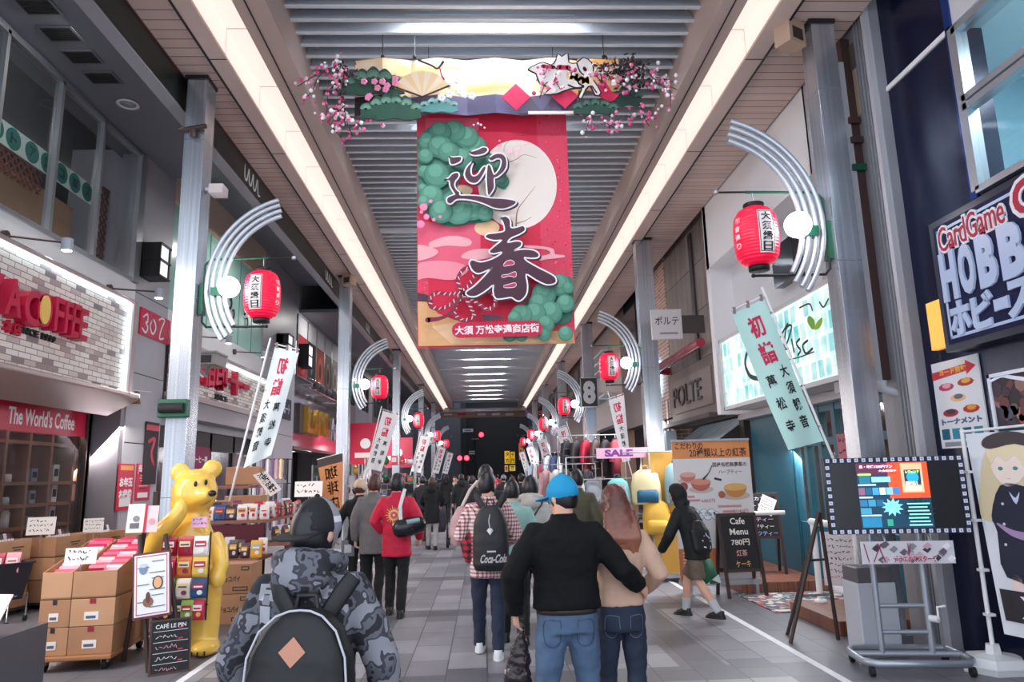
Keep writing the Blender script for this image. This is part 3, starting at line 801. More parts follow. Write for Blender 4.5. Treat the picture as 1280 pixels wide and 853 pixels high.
# the numeral plate on the third right pillar
t = thing('number_plate_sign', 'black hanging plate with a big grey numeral 8', 'sign', (3.04, 20.0, 3.5))
m = MB(); m.bx((-0.25, -0.03, 0), (0.25, 0.03, 0.83), P('#2a282c')); m.build('plate', t, local=True)
m = MB(); m.text('8', FRC(0, -0.031, 0.415), P('#b9b9bd'), h=0.66, w=0.36, bold=0.05); m.build('numeral', t, local=True)
m = MB()
for x in (-0.25, 0.23): m.bx((x, -0.04, -0.01), (x + 0.02, 0.04, 0.84), ALU)
m.bx((-0.25, -0.04, 0.82), (0.25, 0.04, 0.84), ALU); m.bx((-0.25, -0.04, -0.01), (0.25, 0.04, 0.01), ALU)
m.bx((0.25, -0.02, 0.2), (0.55, 2.05, 0.24), ALU); m.bx((0.2, 0.0, 0.4), (0.95, 0.05, 0.8), P('#c9bdb8'))
m.build('plate_frame', t, local=True)

# ================================================================ the spring banner
YB = 8.0
def bpt(px, py): p = onY(px, py, YB); return (p.x, p.z)
zA = lambda x, y: bpt(550 + x / 8.98, 185 + y / 8.98)
zB = lambda x, y: bpt(575 + x / 7.415, 275 + y / 7.415)
zC = lambda x, y: bpt(515 + x / 6.095, 330 + y / 6.095)
zD = lambda x, y: bpt(515 + x / 5.686, 140 + y / 5.686)
TB = FRC(0, YB, 0)
def smooth_poly(p, n=3):
    q = []; k = len(p)
    for i in range(k):
        a, b_, c, d = [Vector(p[(i + e) % k]) for e in (-1, 0, 1, 2)]
        for j in range(n):
            t = j / n
            v = 0.5 * ((2 * b_) + (c - a) * t + (2 * a - 5 * b_ + 4 * c - d) * t * t + (3 * b_ - a - 3 * c + d) * t ** 3)
            q.append((v.x, v.y))
    return q
bn = thing('spring_banner', 'tall crimson hanging banner with a moon, pines and brushed characters', 'banner', (0.17, YB, 3.1))
# printed cloth
BRED, nt, b = NT('banner_red'); g = G(nt)
co = g.coord(); x_, y_, z_ = g.sep(co)
v = g.n('ShaderNodeTexVoronoi'); v.inputs['Scale'].default_value = 11; nt.links.new(co, v.inputs['Vector'])
ring = g.math('GREATER_THAN', g.math('SINE', g.math('MULTIPLY', v.outputs['Distance'], 75)), 0.55)
strip = g.math('MAXIMUM', g.math('GREATER_THAN', x_, 0.55), g.math('LESS_THAN', x_, -0.78))
nt.links.new(g.mix(g.math('MULTIPLY', ring, g.math('ADD', g.math('MULTIPLY', strip, 0.6), 0.10)), lin('#d5083c'), lin('#f37a95')), b.inputs['Base Color']); b.inputs['Roughness'].default_value = 0.65
m = MB(); q4 = [(-0.735, 3.10), (1.085, 3.13), (1.085, 6.05), (-0.745, 6.05)]
m.prism(q4, FRC(0, YB + 0.006, 0), 0.006, BRED)
z = [0.0]
def layer(): z[0] += 0.0012; return z[0]
PK = [P('#ea5a78'), P('#f290a0'), P('#f5aeb4')]
x0, x1 = -0.735, 1.085
def clip(p): return [(min(max(a, x0 + 0.004), x1 - 0.004), min(max(c, 3.125), 6.04)) for a, c in p]
m.prism(clip([zD(95, 45), zD(475, 45), zD(475, 130), zD(95, 200)]), TB, 0.001, PK[0], layer())
m.prism(clip([zB(-420, 20), zB(190, 30), zB(190, 420), zB(-420, 430)]), TB, 0.001, PK[0], layer())
mo = zD(750, 512); m.disc(TB, 0.475, P('#f4e6da'), layer(), 0.001, 48, 0.57, mo[0], mo[1])
m.disc(TB, 0.15, P('#f2c79c'), layer(), 0.001, 24, 0.10, *zB(250, 75)); m.disc(TB, 0.12, P('#f3d2b0'), layer(), 0.001, 24, 0.07, *zD(360, 560))
for (pts, k) in (([(-280, 210), (-100, 150), (60, 170), (110, 210), (60, 250), (-120, 240), (-260, 260)], 2), ([(10, 340), (80, 290), (200, 270), (330, 280), (340, 330), (200, 370), (60, 365)], 2), ([(-420, 420), (-200, 380), (20, 410), (80, 470), (-60, 560), (-300, 540), (-420, 560)], 1), ([(560, 240), (730, 245), (860, 270), (880, 320), (960, 330), (960, 350), (800, 370), (740, 380), (720, 345), (830, 320), (800, 280), (620, 262)], 2), ([(-420, 250), (-330, 240), (-200, 290), (-260, 350), (-420, 380)], 2)):
    m.prism(clip(smooth_poly([zB(*p) for p in pts])), TB, 0.001, PK[k], layer())
gold = P('#e3ad78'); gold2 = P('#efc79c')
m.prism(clip([zC(45, 290), zC(110, 292), zC(200, 380), zC(330, 430), zC(560, 470), zC(820, 500), zC(1230, 520), zC(1240, 610), zC(50, 650)]), TB, 0.001, gold, layer())
m.prism(clip([zC(150, 480), zC(330, 450), zC(700, 520), zC(1000, 540), zC(1100, 600), zC(300, 610)]), TB, 0.001, gold2, layer())
m.prism(clip([zC(45, 220), zC(120, 240), zC(160, 290), zC(45, 285)]), TB, 0.001, P('#43293c'), layer())
GR = [P('#3f7f69'), P('#528f78'), P('#67a389'), P('#3a7763')]
m.prism(clip(smooth_poly([zD(*p) for p in ((40, 230), (60, 170), (140, 105), (300, 90), (400, 160), (480, 240), (540, 290), (640, 380), (680, 510), (640, 555), (540, 440), (450, 420), (350, 470), (320, 590), (420, 610), (560, 720), (550, 780), (400, 800), (250, 815), (120, 740), (40, 600))])), TB, 0.001, GR[0], layer())
m.prism(clip(smooth_poly([zC(*p) for p in ((1060, 110), (1200, 100), (1225, 200), (1220, 400), (1160, 460), (1000, 470), (820, 460), (740, 420), (820, 350), (880, 280), (960, 180))])), TB, 0.001, GR[0], layer())
def pine(fn, cl, sc):
    for i, (cx, cy, r) in enumerate(cl):
        c = fn(cx, cy); rr = r / sc * 0.0092
        rr = min(rr, c[0] - x0 - 0.005, x1 - 0.005 - c[0], c[1] - 3.13)
        if rr < 0.02: continue
        m.disc(TB, rr, GR[0 if i % 3 else 3], layer(), 0.001, 18, None, *c)
        m.disc(TB, rr * 0.86, GR[1], layer(), 0.001, 18, None, c[0], c[1] + rr * 0.12)
        m.disc(TB, rr * 0.52, GR[2], layer(), 0.001, 16, None, c[0] - rr * 0.1, c[1] + rr * 0.38)
pine(zD, [(640, 500, 55), (600, 390, 65), (520, 360, 80), (450, 250, 85), (390, 190, 90), (300, 150, 90), (200, 160, 90), (110, 220, 90), (450, 330, 80), (200, 260, 95), (360, 350, 90), (260, 300, 80), (100, 330, 80), (90, 440, 80), (180, 470, 100), (80, 560, 70), (140, 620, 90), (300, 640, 80), (430, 700, 100), (520, 740, 60), (330, 720, 110), (210, 730, 90), (90, 660, 70)], 5.686)
pine(zC, [(1120, 180, 90), (1180, 200, 60), (1000, 250, 95), (1160, 320, 90), (960, 320, 80), (1050, 390, 90), (930, 400, 90), (830, 410, 85), (780, 430, 55), (1010, 480, 70), (1160, 550, 70), (1000, 560, 50), (740, 560, 60), (830, 570, 50)], 6.095)
for c in [(90, 710, 30), (140, 670, 14), (75, 745, 14), (70, 830, 30), (110, 780, 22), (160, 800, 14), (205, 780, 12)]: m.disc(TB, c[2] / 5.686 * 0.009, P('#f08ab0'), layer(), 0.001, 10, None, *zD(c[0], c[1]))
for c in [(620, 290, 20), (690, 320, 22), (740, 330, 20), (755, 290, 16), (620, 250, 8), (800, 280, 8), (820, 275, 6)]: m.disc(TB, c[2] / 5.686 * 0.009, P('#f6bcc8'), layer(), 0.001, 10, None, *zD(c[0], c[1]))
for c in [(470, 130, 10), (490, 140, 10), (515, 160, 8), (440, 140, 8)]: m.disc(TB, c[2] / 5.686 * 0.009, P('#fbeef0'), layer(), 0.001, 10, None, *zD(c[0], c[1]))
BRN = P('#8a5a48')
m.stroke([zD(690, 400), zD(740, 380), zD(790, 350), zD(880, 372)], [0.012, 0.008, 0.006, 0.003], TB, BRN, layer(), 0.001)
m.stroke([zD(735, 850), zD(745, 740), zD(800, 660), zD(870, 570)], [0.018, 0.012, 0.007, 0.003], TB, BRN, layer(), 0.001)
m.stroke([zD(740, 830), zD(800, 810), zD(840, 785)], [0.012, 0.007, 0.004], TB, BRN, layer(), 0.001)
m.stroke([zD(650, 330), zD(655, 290), zD(690, 250)], [0.006, 0.005, 0.003], TB, BRN, layer(), 0.001)
# striped cord knot
def cord(pts, wd):
    P3 = [zC(*p) for p in pts]
    m.stroke(P3, [wd] * len(P3), TB, P('#8d0f35'), layer(), 0.001)
    l = layer(); acc = 0
    for i in range(len(P3) - 1):
        a = Vector(P3[i]); c = Vector(P3[i + 1]); n_ = max(1, int((c - a).length / 0.05)); d = (c - a).normalized()
        for k in range(n_):
            q = a.lerp(c, (k + 0.5) / n_); e = Vector((d.x * 0.6 - d.y * 0.8, d.y * 0.6 + d.x * 0.8)) * wd * 0.42
            m.stroke([tuple(q - e), tuple(q + e)], [0.012, 0.012], TB, P('#f6dfe0'), l, 0.001)
cord([(380, 240), (350, 160), (390, 80), (450, 60), (480, 110), (440, 190), (385, 245)], 0.042)
cord([(380, 250), (280, 260), (190, 250), (140, 300), (160, 360), (240, 370), (310, 330), (370, 260)], 0.042)
cord([(390, 260), (500, 330), (580, 380), (640, 330), (610, 250), (520, 230), (400, 250)], 0.042)
cord([(400, 260), (340, 340), (330, 420), (400, 460), (480, 430), (440, 340), (390, 260)], 0.042)
m.stroke([zC(380, 260), zC(310, 390), zC(230, 440), zC(130, 455)], [0.03, 0.04, 0.04, 0.06], TB, P('#7d1533'), layer(), 0.001)
m.prism(clip([zC(520, 410), zC(640, 420), zC(720, 440), zC(560, 465)]), TB, 0.001, P('#43293c'), layer())
INKR = P('#451a30'); OUT = P('#f5eff2'); SHD = P('#2c1722')
def glyph(fn, polys, holes=(), wd=0.034):
    for p in polys:
        q = smooth_poly([fn(*a) for a in p])
        sh = [(a + 0.018, c - 0.018) for a, c in q]
        m.stroke(sh + sh[:1], [wd] * (len(sh) + 1), TB, SHD, layer(), 0.001, 1)
    for p in polys:
        q = smooth_poly([fn(*a) for a in p])
        m.stroke(q + q[:1], [wd] * (len(q) + 1), TB, OUT, layer(), 0.001, 1)
    for p in polys: m.prism(smooth_poly([fn(*a) for a in p]), TB, 0.001, INKR, layer())
    for p in holes:
        q = smooth_poly([fn(*a) for a in p]); m.stroke(q + q[:1], [0.014] * (len(q) + 1), TB, OUT, layer(), 0.001, 1); m.prism(q, TB, 0.001, P('#b93860'), layer())
glyph(zA, [[(118, 185), (155, 190), (235, 185), (242, 205), (225, 235), (160, 262), (130, 255), (122, 215)],
           [(350, 135), (430, 105), (480, 82), (520, 88), (528, 115), (490, 145), (410, 162), (360, 155)],
           [(372, 240), (345, 310), (350, 380), (385, 400), (430, 380), (470, 320), (500, 290), (510, 310), (480, 380), (430, 450), (390, 470), (340, 460), (300, 420), (285, 370), (305, 310), (340, 265)],
           [(560, 200), (600, 165), (660, 150), (710, 170), (735, 215), (735, 290), (700, 350), (640, 400), (600, 420), (600, 520), (560, 590), (540, 600), (530, 520), (525, 420), (530, 320), (540, 275), (565, 290), (585, 350), (605, 385), (650, 345), (680, 290), (690, 230), (670, 200), (630, 200), (590, 220), (565, 222)],
           [(75, 435), (110, 420), (150, 375), (200, 362), (215, 385), (200, 420), (175, 450), (165, 500), (190, 550), (220, 575), (232, 610), (340, 612), (450, 620), (560, 640), (720, 650), (830, 670), (835, 695), (790, 725), (700, 752), (600, 740), (520, 705), (420, 670), (320, 650), (230, 645), (180, 655), (130, 695), (95, 680), (95, 640), (140, 615), (180, 600), (165, 570), (130, 510), (120, 450), (100, 440)]])
glyph(zB, [[(385, 45), (420, 30), (455, 65), (462, 130), (520, 130), (575, 115), (590, 150), (540, 185), (470, 215), (435, 250), (440, 268), (510, 255), (555, 262), (550, 295), (490, 330), (470, 350), (560, 330), (660, 335), (712, 365), (705, 395), (640, 400), (585, 395), (600, 430), (700, 490), (800, 540), (860, 580), (865, 625), (790, 640), (700, 600), (600, 545), (610, 650), (600, 730), (550, 785), (510, 780), (470, 755), (400, 765), (330, 765), (310, 700), (310, 640), (230, 700), (150, 745), (90, 745), (65, 715), (140, 660), (230, 570), (300, 490), (240, 515), (170, 540), (120, 510), (95, 450), (120, 425), (190, 445), (290, 420), (380, 370), (380, 345), (310, 360), (275, 345), (320, 300), (390, 240), (310, 240), (240, 215), (260, 190), (340, 180), (410, 160), (405, 100)]],
      [[(400, 475), (420, 440), (460, 425), (490, 440), (490, 460), (440, 470)], [(390, 560), (440, 555), (505, 530), (505, 575), (450, 565), (392, 580)], [(400, 660), (430, 650), (505, 632), (500, 665), (420, 672)]])
a, c = zC(370, 535), zC(920, 520)
m.prism([(a[0] + 0.09 * math.cos(t_), a[1] + 0.09 * math.sin(t_)) for t_ in [PI * (0.5 + k / 10) for k in range(11)]] + [(c[0] + 0.09 * math.cos(t_), c[1] + 0.09 * math.sin(t_)) for t_ in [PI * (-0.5 + k / 10) for k in range(11)]], TB, 0.001, P('#c4003a'), layer())
m.text('大須 万松寺通商店街', TB, P('#fbeef0'), w=0.95, h=0.105, cx=(a[0] + c[0]) / 2, cy=(a[1] + c[1]) / 2, z=layer(), depth=0.001, bold=0.03, rot=0.02)
m.build('printed_cloth', bn)
m = MB(); m.tube([(-0.75, YB, 6.06), (1.09, YB, 6.06)], 0.014, ALU, 8); 
for x in (-0.6, 0.95): m.tube([(x, YB, 6.06), (x, YB, 6.93)], 0.004, BLACK, 4)
m.build('hanging_rail', bn)

# ================================================================ folding gold screen with ornaments above the banner
YS = 7.72
def spt(px, py, y=YS): p = onY(px, py, y); return (p.x, p.z)
fs = thing('gold_screen_ornament', 'gold folding screen ornament hung over the banner, with pines and fan', 'decoration', (0.1, YS, 5.9))
xl, zt = spt(443, 72); xr, _ = spt(722, 72); zb = spt(500, 141)[1]; zm = spt(500, 118)[1]
GOLD, nt, b = NT('gold_leaf'); g = G(nt)
x_, y_, z_ = g.sep(g.coord())
nt.links.new(g.ramp(g.noise(g.comb(g.math('MULTIPLY', x_, 0.8), 0.0, g.math('MULTIPLY', z_, 3)), 1.6, 2), [(0.35, lin('#f0b36a')), (0.62, lin('#fbe6cc'))]), b.inputs['Base Color'])
b.inputs['Roughness'].default_value = 0.4
PUR = [P('#4a4463'), P('#5b5478')]
n = 8; m = MB(); pm = MB()
for k in range(n):
    xa = xl + (xr - xl) * k / n; xb = xl + (xr - xl) * (k + 1) / n
    ya, yb = (YS, YS + 0.07) if k % 2 else (YS + 0.07, YS)
    m.add([(xa, ya, zm), (xb, yb, zm), (xb, yb, zt), (xa, ya, zt), (xa, ya + 0.012, zm), (xb, yb + 0.012, zm), (xb, yb + 0.012, zt), (xa, ya + 0.012, zt)], [(0, 1, 2, 3), (7, 6, 5, 4), (3, 2, 6, 7), (0, 4, 5, 1), (0, 3, 7, 4), (1, 5, 6, 2)], GOLD)
    pm.add([(xa, ya, zb), (xb, yb, zb), (xb, yb, zm), (xa, ya, zm), (xa, ya + 0.012, zb), (xb, yb + 0.012, zb), (xb, yb + 0.012, zm), (xa, ya + 0.012, zm)], [(0, 1, 2, 3), (7, 6, 5, 4), (3, 2, 6, 7), (0, 4, 5, 1), (0, 3, 7, 4), (1, 5, 6, 2)], PUR[k % 2] if k else P('#1d1822'))
x2 = spt(775, 100)[0]
m.bx((xr, YS + 0.03, zm + 0.06), (x2, YS + 0.045, zt), GOLD)
m.build('gold_panel', fs); pm.build('purple_panel', fs)
m = MB(); w_ = P('#f3efe9')
for k in range(3):
    cx = spt(663 + 28 * k, 140)[0]; T = FRC(0, YS - 0.005, 0)
    m.prism([(cx - 0.14, zb - 0.02), (cx + 0.14, zb - 0.02), (cx, zb + 0.20)], T, 0.01, P('#4d4256'))
m.bx((spt(660, 140)[0], YS - 0.02, zb - 0.03), (spt(748, 140)[0], YS, zb + 0.005), w_); m.build('roof_ridge', fs)
for px, py, r in ((645, 122, 17.5), (706, 121, 16)):
    c = spt(px, py, YS - 0.06); r = r / 883 * 8.6
    m = MB(); m.prism([(c[0] - r, c[1]), (c[0], c[1] - r), (c[0] + r, c[1]), (c[0], c[1] + r)], FRC(0, YS - 0.06, 0), 0.015, P('#e0265a')); m.build('red_diamond', fs)
def cut_pine(px0, px1, py_top, py_bot, cols, y, bumps):
    a = spt(px0, py_bot, y); c = spt(px1, py_top, y); wd = c[0] - a[0]; h = c[1] - a[1]; T = FRC(0, y, 0)
    m = MB(); pts = []
    for k in range(bumps):
        u0 = k / bumps; u1 = (k + 1) / bumps
        for j in range(7):
            u = u0 + (u1 - u0) * j / 7
            env = (0.35 + 0.65 * math.sin(PI * min(max(u, 0.03), 0.97)) ** 0.7)
            pts.append((a[0] + wd * u, a[1] + h * env * (0.84 + 0.16 * math.sin(PI * j / 7))))
    for k in range(12): u = 1 - k / 11; pts.append((a[0] + wd * u, a[1] + h * 0.04 * math.sin(u * 14)))
    m.prism(pts, T, 0.02, cols[0])
    for k in range(bumps):
        u = (k + 0.5) / bumps; env = (0.35 + 0.65 * math.sin(PI * u) ** 0.7)
        cx, cy = a[0] + wd * u, a[1] + h * env * 0.62; r = wd / bumps * 0.55
        for j in range(13):
            an = PI * (j + 0.5) / 13
            m.stroke([(cx, cy - r * 0.2), (cx + r * math.cos(an), cy + r * math.sin(an) * 1.05)], [0.006, 0.010], T, cols[1], 0.02, 0.004)
    m.build('pine_cutout', fs)
cut_pine(427, 506, 84, 119, (P('#234637'), P('#6d9580')), YS - 0.12, 5)
cut_pine(451, 527, 116, 150, (P('#24513f'), P('#7fae97')), YS - 0.16, 6)
cut_pine(526, 572, 121, 141, (P('#5f9c98'), P('#a8d3cd')), YS - 0.10, 5)
cut_pine(717, 771, 124, 144, (P('#24453a'), P('#4f7a66')), YS - 0.14, 5)
cut_pine(764, 802, 108, 133, (P('#1f3a33'), P('#365a4c')), YS - 0.10, 4)
# fan
m = MB(); c = spt(528, 122, YS - 0.14); T = FRC(0, YS - 0.14, 0); r = 0.34
for k in range(9):
    a0 = math.radians(25 + 135 * k / 9); a1 = math.radians(25 + 135 * (k + 1) / 9)
    m.prism([(c[0], c[1]), (c[0] + r * math.cos(a0), c[1] + r * math.sin(a0)), (c[0] + r * math.cos(a1), c[1] + r * math.sin(a1))], T, 0.012, P('#f6dfc2') if k % 2 else P('#f2cf9d'))
m.stroke([(c[0], c[1]), (c[0] + r * math.cos(0.42), c[1] + r * math.sin(0.42))], [0.02, 0.02], T, P('#3b2a2c'), 0.013, 0.006); m.stroke([(c[0] - 0.3, c[1] + 0.12), (c[0], c[1])], [0.02, 0.02], T, P('#3b2a2c'), 0.013, 0.006)
m.build('paper_fan', fs)
m = MB()
m.stroke([spt(525, 86), spt(540, 92), spt(548, 96), spt(555, 88)], [0.02, 0.02, 0.02, 0.03], FRC(0, YS - 0.17, 0), P('#3d2a4a'), 0, 0.01)
m.stroke([spt(551, 96), spt(553, 104), spt(556, 109)], [0.015, 0.015, 0.02], FRC(0, YS - 0.17, 0), P('#b5284a'), 0, 0.01)
m.build('fan_cord', fs)
# ox cut-out: generic ox drawing in white with dark outline
def oz(x, y): return spt(640 + x / 8.533, 65 + y / 8.533, YS - 0.15)
T = FRC(0, YS - 0.15, 0); m = MB()
body = [(180, 190), (250, 150), (330, 120), (420, 150), (470, 100), (490, 30), (530, 60), (590, 25), (600, 120), (690, 130), (760, 70), (840, 120), (860, 200), (830, 270), (870, 320), (940, 440), (890, 460), (840, 360), (780, 400), (740, 490), (715, 480), (750, 390), (620, 390), (480, 440), (350, 450), (420, 390), (300, 330), (260, 230)]
q = smooth_poly([oz(*p) for p in body], 2)
m.stroke(q + q[:1], [0.035] * (len(q) + 1), T, P('#2e2226'), 0, 0.008, 1); m.prism(q, T, 0.012, P('#f6efe9'))
for pts, wd, colr in (([(330, 160), (440, 170)], 0.05, '#d0486a'), ([(500, 170), (600, 175)], 0.06, '#c22a4e'), ([(600, 200), (640, 210), (680, 190)], 0.014, '#2e2226'), ([(690, 280), (710, 340), (760, 370)], 0.02, '#2e2226'), ([(600, 360), (680, 390), (760, 380)], 0.02, '#2e2226'), ([(770, 180), (780, 200)], 0.04, '#7a3b52'), ([(620, 260), (700, 280)], 0.10, '#f3c98f'), ([(740, 310), (820, 310)], 0.10, '#f6d9b4'), ([(690, 130), (720, 210), (760, 250)], 0.016, '#2e2226'), ([(850, 370), (900, 440)], 0.016, '#2e2226'), ([(420, 150), (480, 190)], 0.016, '#2e2226')):
    m.stroke([oz(*p) for p in pts], [wd] * len(pts), T, P(colr), 0.013, 0.004)
m.build('ox_cutout', fs)
m = MB()
for px in (478, 518, 755): x = spt(px, 70)[0]; m.tube([(x, YS + 0.03, zt), (x, YS + 0.03, 6.93)], 0.006, BLACK, 5); m.ell((x, YS + 0.03, zt + 0.03), 0.025, BLACK, 8, 6)
m.build('hanging_hook', fs)
# small plum blossoms on the screen, red pine cloth
m = MB(); rr = random.Random(5)
for px, py in [(472, 110), (482, 112), (494, 104), (494, 98), (468, 102), (455, 102), (478, 102), (462, 120), (460, 122), (484, 107)]:
    c = spt(px, py, YS - 0.2)
    for k in range(5): m.ell((c[0] + 0.022 * math.cos(k * 1.257), YS - 0.2, c[1] + 0.022 * math.sin(k * 1.257)), (0.02, 0.012, 0.02), P('#f08fb4'), 8, 5)
for px, py in [(560, 106), (570, 100), (575, 115), (562, 118), (580, 118), (552, 122), (590, 120)]:
    c = spt(px, py, YS - 0.12)
    for k in range(5): m.ell((c[0] + 0.028 * math.cos(k * 1.257), YS - 0.12, c[1] + 0.028 * math.sin(k * 1.257)), (0.024, 0.012, 0.024), P('#faf4f2'), 8, 5)
m.build('plum_blossoms', fs)['kind'] = 'stuff'
m = MB(); T = FRC(0, YS - 0.12, 0)
m.prism(smooth_poly([spt(742, 118), spt(752, 108), (spt(764, 124)), spt(772, 124), spt(762, 134), spt(745, 126)]), T, 0.015, P('#cf1d4c')); m.build('red_cloth', fs)

# blossom sprays on both ends
BPK = [P('#f7f2f4'), P('#f3c3d3'), P('#ea7fa6'), P('#d84a86')]
def spray(label, strands, leafs, seed):
    rr = random.Random(seed)
    y = YS - 0.15
    a = strands[0][0]; c = spt(*a, y)
    t = thing('blossom_spray', label, 'flowers', (c[0], y, c[1]), 0, 'artificial blossom sprays')
    st = MB(); bl = MB(); lf = MB()
    for pts in strands:
        P3 = [Vector((*spt(*p, y), 0)) for p in pts]; P3 = [Vector((p.x, y + rr.uniform(-0.14, 0.1), p.y)) for p in P3]
        st.tube(P3, 0.006, P('#3b2a2a'), 4)
        for i in range(len(P3) - 1):
            L = (P3[i + 1] - P3[i]).length
            for k in range(int(L / 0.032) + 1):
                q = P3[i].lerp(P3[i + 1], rr.random()) + Vector((rr.gauss(0, 0.04), rr.gauss(0, 0.05), rr.gauss(0, 0.04)))
                bl.ell(q, rr.choice((0.016, 0.02, 0.026)), rr.choice(BPK), 6, 5)
    for px, py, n_ in leafs:
        for k in range(n_):
            q = Vector((*spt(px, py, y), 0)); q = Vector((q.x + rr.gauss(0, 0.07), y + 0.05 + rr.gauss(0, 0.05), q.y + rr.gauss(0, 0.07)))
            d = Vector((rr.gauss(0, 1), rr.gauss(0, 1), rr.gauss(0, 1))).normalized() * 0.07
            lf.tube([q - d * 0.5, q, q + d * 0.5], [0.004, 0.018, 0.002], P('#3a2426'), 5, flat=0.3)
    st.build('stems', t); b_ = bl.build('blossoms', t); b_['kind'] = 'stuff'; l_ = lf.build('dark_leaves', t); l_['kind'] = 'stuff'
spray('pink and white blossom spray hanging off the left end of the gold screen',
      [[(432, 90), (425, 80), (418, 78), (405, 90), (390, 98), (372, 108)], [(432, 92), (412, 92), (400, 105), (392, 118), (382, 132)], [(432, 96), (425, 110), (420, 128), (428, 140), (432, 158)], [(426, 100), (412, 120), (408, 140), (406, 158)], [(430, 130), (420, 148), (412, 158), (426, 170)], [(432, 140), (436, 160), (440, 168)], [(446, 150), (450, 158), (454, 166)], [(470, 148), (475, 157)], [(428, 84), (423, 100), (415, 112)]],
      [(434, 92, 40), (430, 108, 20)], 11)
spray('pink and white blossom spray hanging off the right end of the gold screen',
      [[(745, 80), (755, 85), (765, 100), (775, 112), (790, 128)], [(748, 82), (742, 95), (755, 105), (762, 120)], [(805, 85), (815, 90), (825, 100), (835, 110), (845, 115)], [(795, 90), (785, 100), (790, 110)], [(810, 95), (820, 108), (835, 122), (840, 130)], [(740, 90), (690, 95), (672, 90)], [(690, 95), (680, 110), (675, 120)], [(740, 145), (735, 155), (732, 166)], [(760, 145), (762, 160)], [(800, 135), (806, 145), (810, 160)], [(788, 140), (792, 155)], [(776, 150), (770, 160), (752, 160)], [(820, 130), (815, 145), (810, 150)], [(820, 90), (838, 96), (850, 100)], [(697, 88), (692, 104), (700, 115)], [(684, 88), (676, 100)]],
      [(765, 80, 40), (785, 85, 40), (797, 82, 40), (800, 98, 40), (780, 98, 20), (756, 88, 15)], 12)
# ================================================================ left side: coffee shop
CARD = [M('cardboard_%d' % i, h, 0.75, var=0.05, vscale=4) for i, h in enumerate(('#b98a67', '#ad7f5e', '#c49672'))]
LBL = P('#efe9e4'); PRN = P('#4a3a34'); TAPE = P('#c9a683', 0.3)
RED = P('#c3123f', 0.35); DRED = P('#8e1436'); WOODB = M('dark_brown_wood', '#3a2724', 0.5)
# ---- lit brick sign box with red letters
XS = -5.6
sb = thing('shop_sign_box', 'long brick faced coffee shop sign box with raised red letters and glowing edge', 'sign', (XS, 9.0, 2.9))
yE = onX(158, 440, XS).y; z0 = onX(150, 494, XS).z; z1 = onX(150, 370, XS).z
BF, nt, b = NT('pale_brick_face'); g = G(nt)
x_, y_, z_ = g.sep(g.coord())
nd = g.n('ShaderNodeTexBrick'); g.put(nd.inputs['Vector'], g.comb(y_, z_)); nd.inputs['Scale'].default_value = 1
nd.inputs['Brick Width'].default_value = 0.235; nd.inputs['Row Height'].default_value = 0.075; nd.inputs['Mortar Size'].default_value = 0.006
nd.inputs['Color1'].default_value = (0, 0, 0, 1); nd.inputs['Color2'].default_value = (1, 1, 1, 1); nd.inputs['Mortar'].default_value = (0.5, 0.5, 0.5, 1)
wn = g.ramp(nd.outputs['Color'], [(0.0, lin('#7d6f75')), (0.18, lin('#b8a09b')), (0.35, lin('#e9ded4')), (1.0, lin('#f3ece4'))])
nt.links.new(g.mix(nd.outputs['Fac'], wn, lin('#8a8280')), b.inputs['Base Color']); b.inputs['Roughness'].default_value = 0.5
m = MB(); m.bx((XL, 1.0, z0 + 0.06), (XS, yE - 0.05, z1 - 0.06), BF); m.build('brick_face', sb)
m = MB(); TM = M('sign_trim', '#b7a8a6', 0.3, metal=0.5)
for a, c in (((XL, 1.0, z0 - 0.02), (XS + 0.1, yE + 0.35, z0 + 0.06)), ((XL, 1.0, z1 - 0.06), (XS + 0.1, yE + 0.05, z1)), ((XL, yE - 0.05, z0), (XS + 0.10, yE + 0.05, z1)), ((XL, yE + 0.05, z0), (XS - 0.02, yE + 0.35, z1 - 0.3))): m.bx(a, c, TM)
m.add([(XL, 1.0, z0 - 0.28), (XL, yE + 0.35, z0 - 0.28), (XS + 0.1, yE + 0.35, z0 - 0.02), (XS + 0.1, 1.0, z0 - 0.02)], [(3, 2, 1, 0)], TM)
m.bx((XL - 0.02, 1.0, z0 - 0.28), (XL + 0.02, yE + 0.35, z0 - 0.02), TM); m.build('trim', sb, bevel=0.02)
m = MB(); m.bx((XS + 0.02, yE - 0.075, z0 + 0.07), (XS + 0.05, yE - 0.055, z1 - 0.07), M('edge_light', '#d9f7ff', 0.4, emit=2.2)); m.bx((XS + 0.02, 1.0, z1 - 0.085), (XS + 0.05, yE - 0.08, z1 - 0.065), M('edge_light', None)); m.build('edge_light', sb)
XF = XS + 0.17
for ch, p0, p1, pt, pb in (('Y', -20, 6, 338, 390), ('A', 8, 30, 348, 396), ('C', 31, 54, 362, 408), ('O', 47, 67, 366, 410), ('F', 68, 82, 372, 415), ('F', 81, 94, 377, 418), ('E', 90, 103, 380, 422), ('E', 99, 112, 386, 426)):
    pm = ((p0 + p1) / 2, (pt + pb) / 2)
    ya, yb = onX(p0, pm[1], XF).y, onX(p1, pm[1], XF).y; c = onX(*pm, XF); h = onX(pm[0], pt, XF).z - onX(pm[0], pb, XF).z
    m = MB(); T = FRL(XS + 0.01, c.y, c.z)
    m.text(ch, T, RED, h=h, w=(yb - ya) * (0.96 if ch in 'YACO' else 0.82), depth=0.16, bold=0.03 if ch in 'YACO' else 0.015)
    if ch == 'O':
        m.disc(T, (yb - ya) * 0.30, P('#f3c76a'), 0.15, 0.03, 20, h * 0.42, -0.02)
    m.build('letter', sb)
m = MB(); c = onX(44, 418, XS); T = FRL(XS, c.y, c.z); m.text('SINCE 1999', T, BLACK, h=0.085, w=0.78, depth=0.03, bold=0.03); 
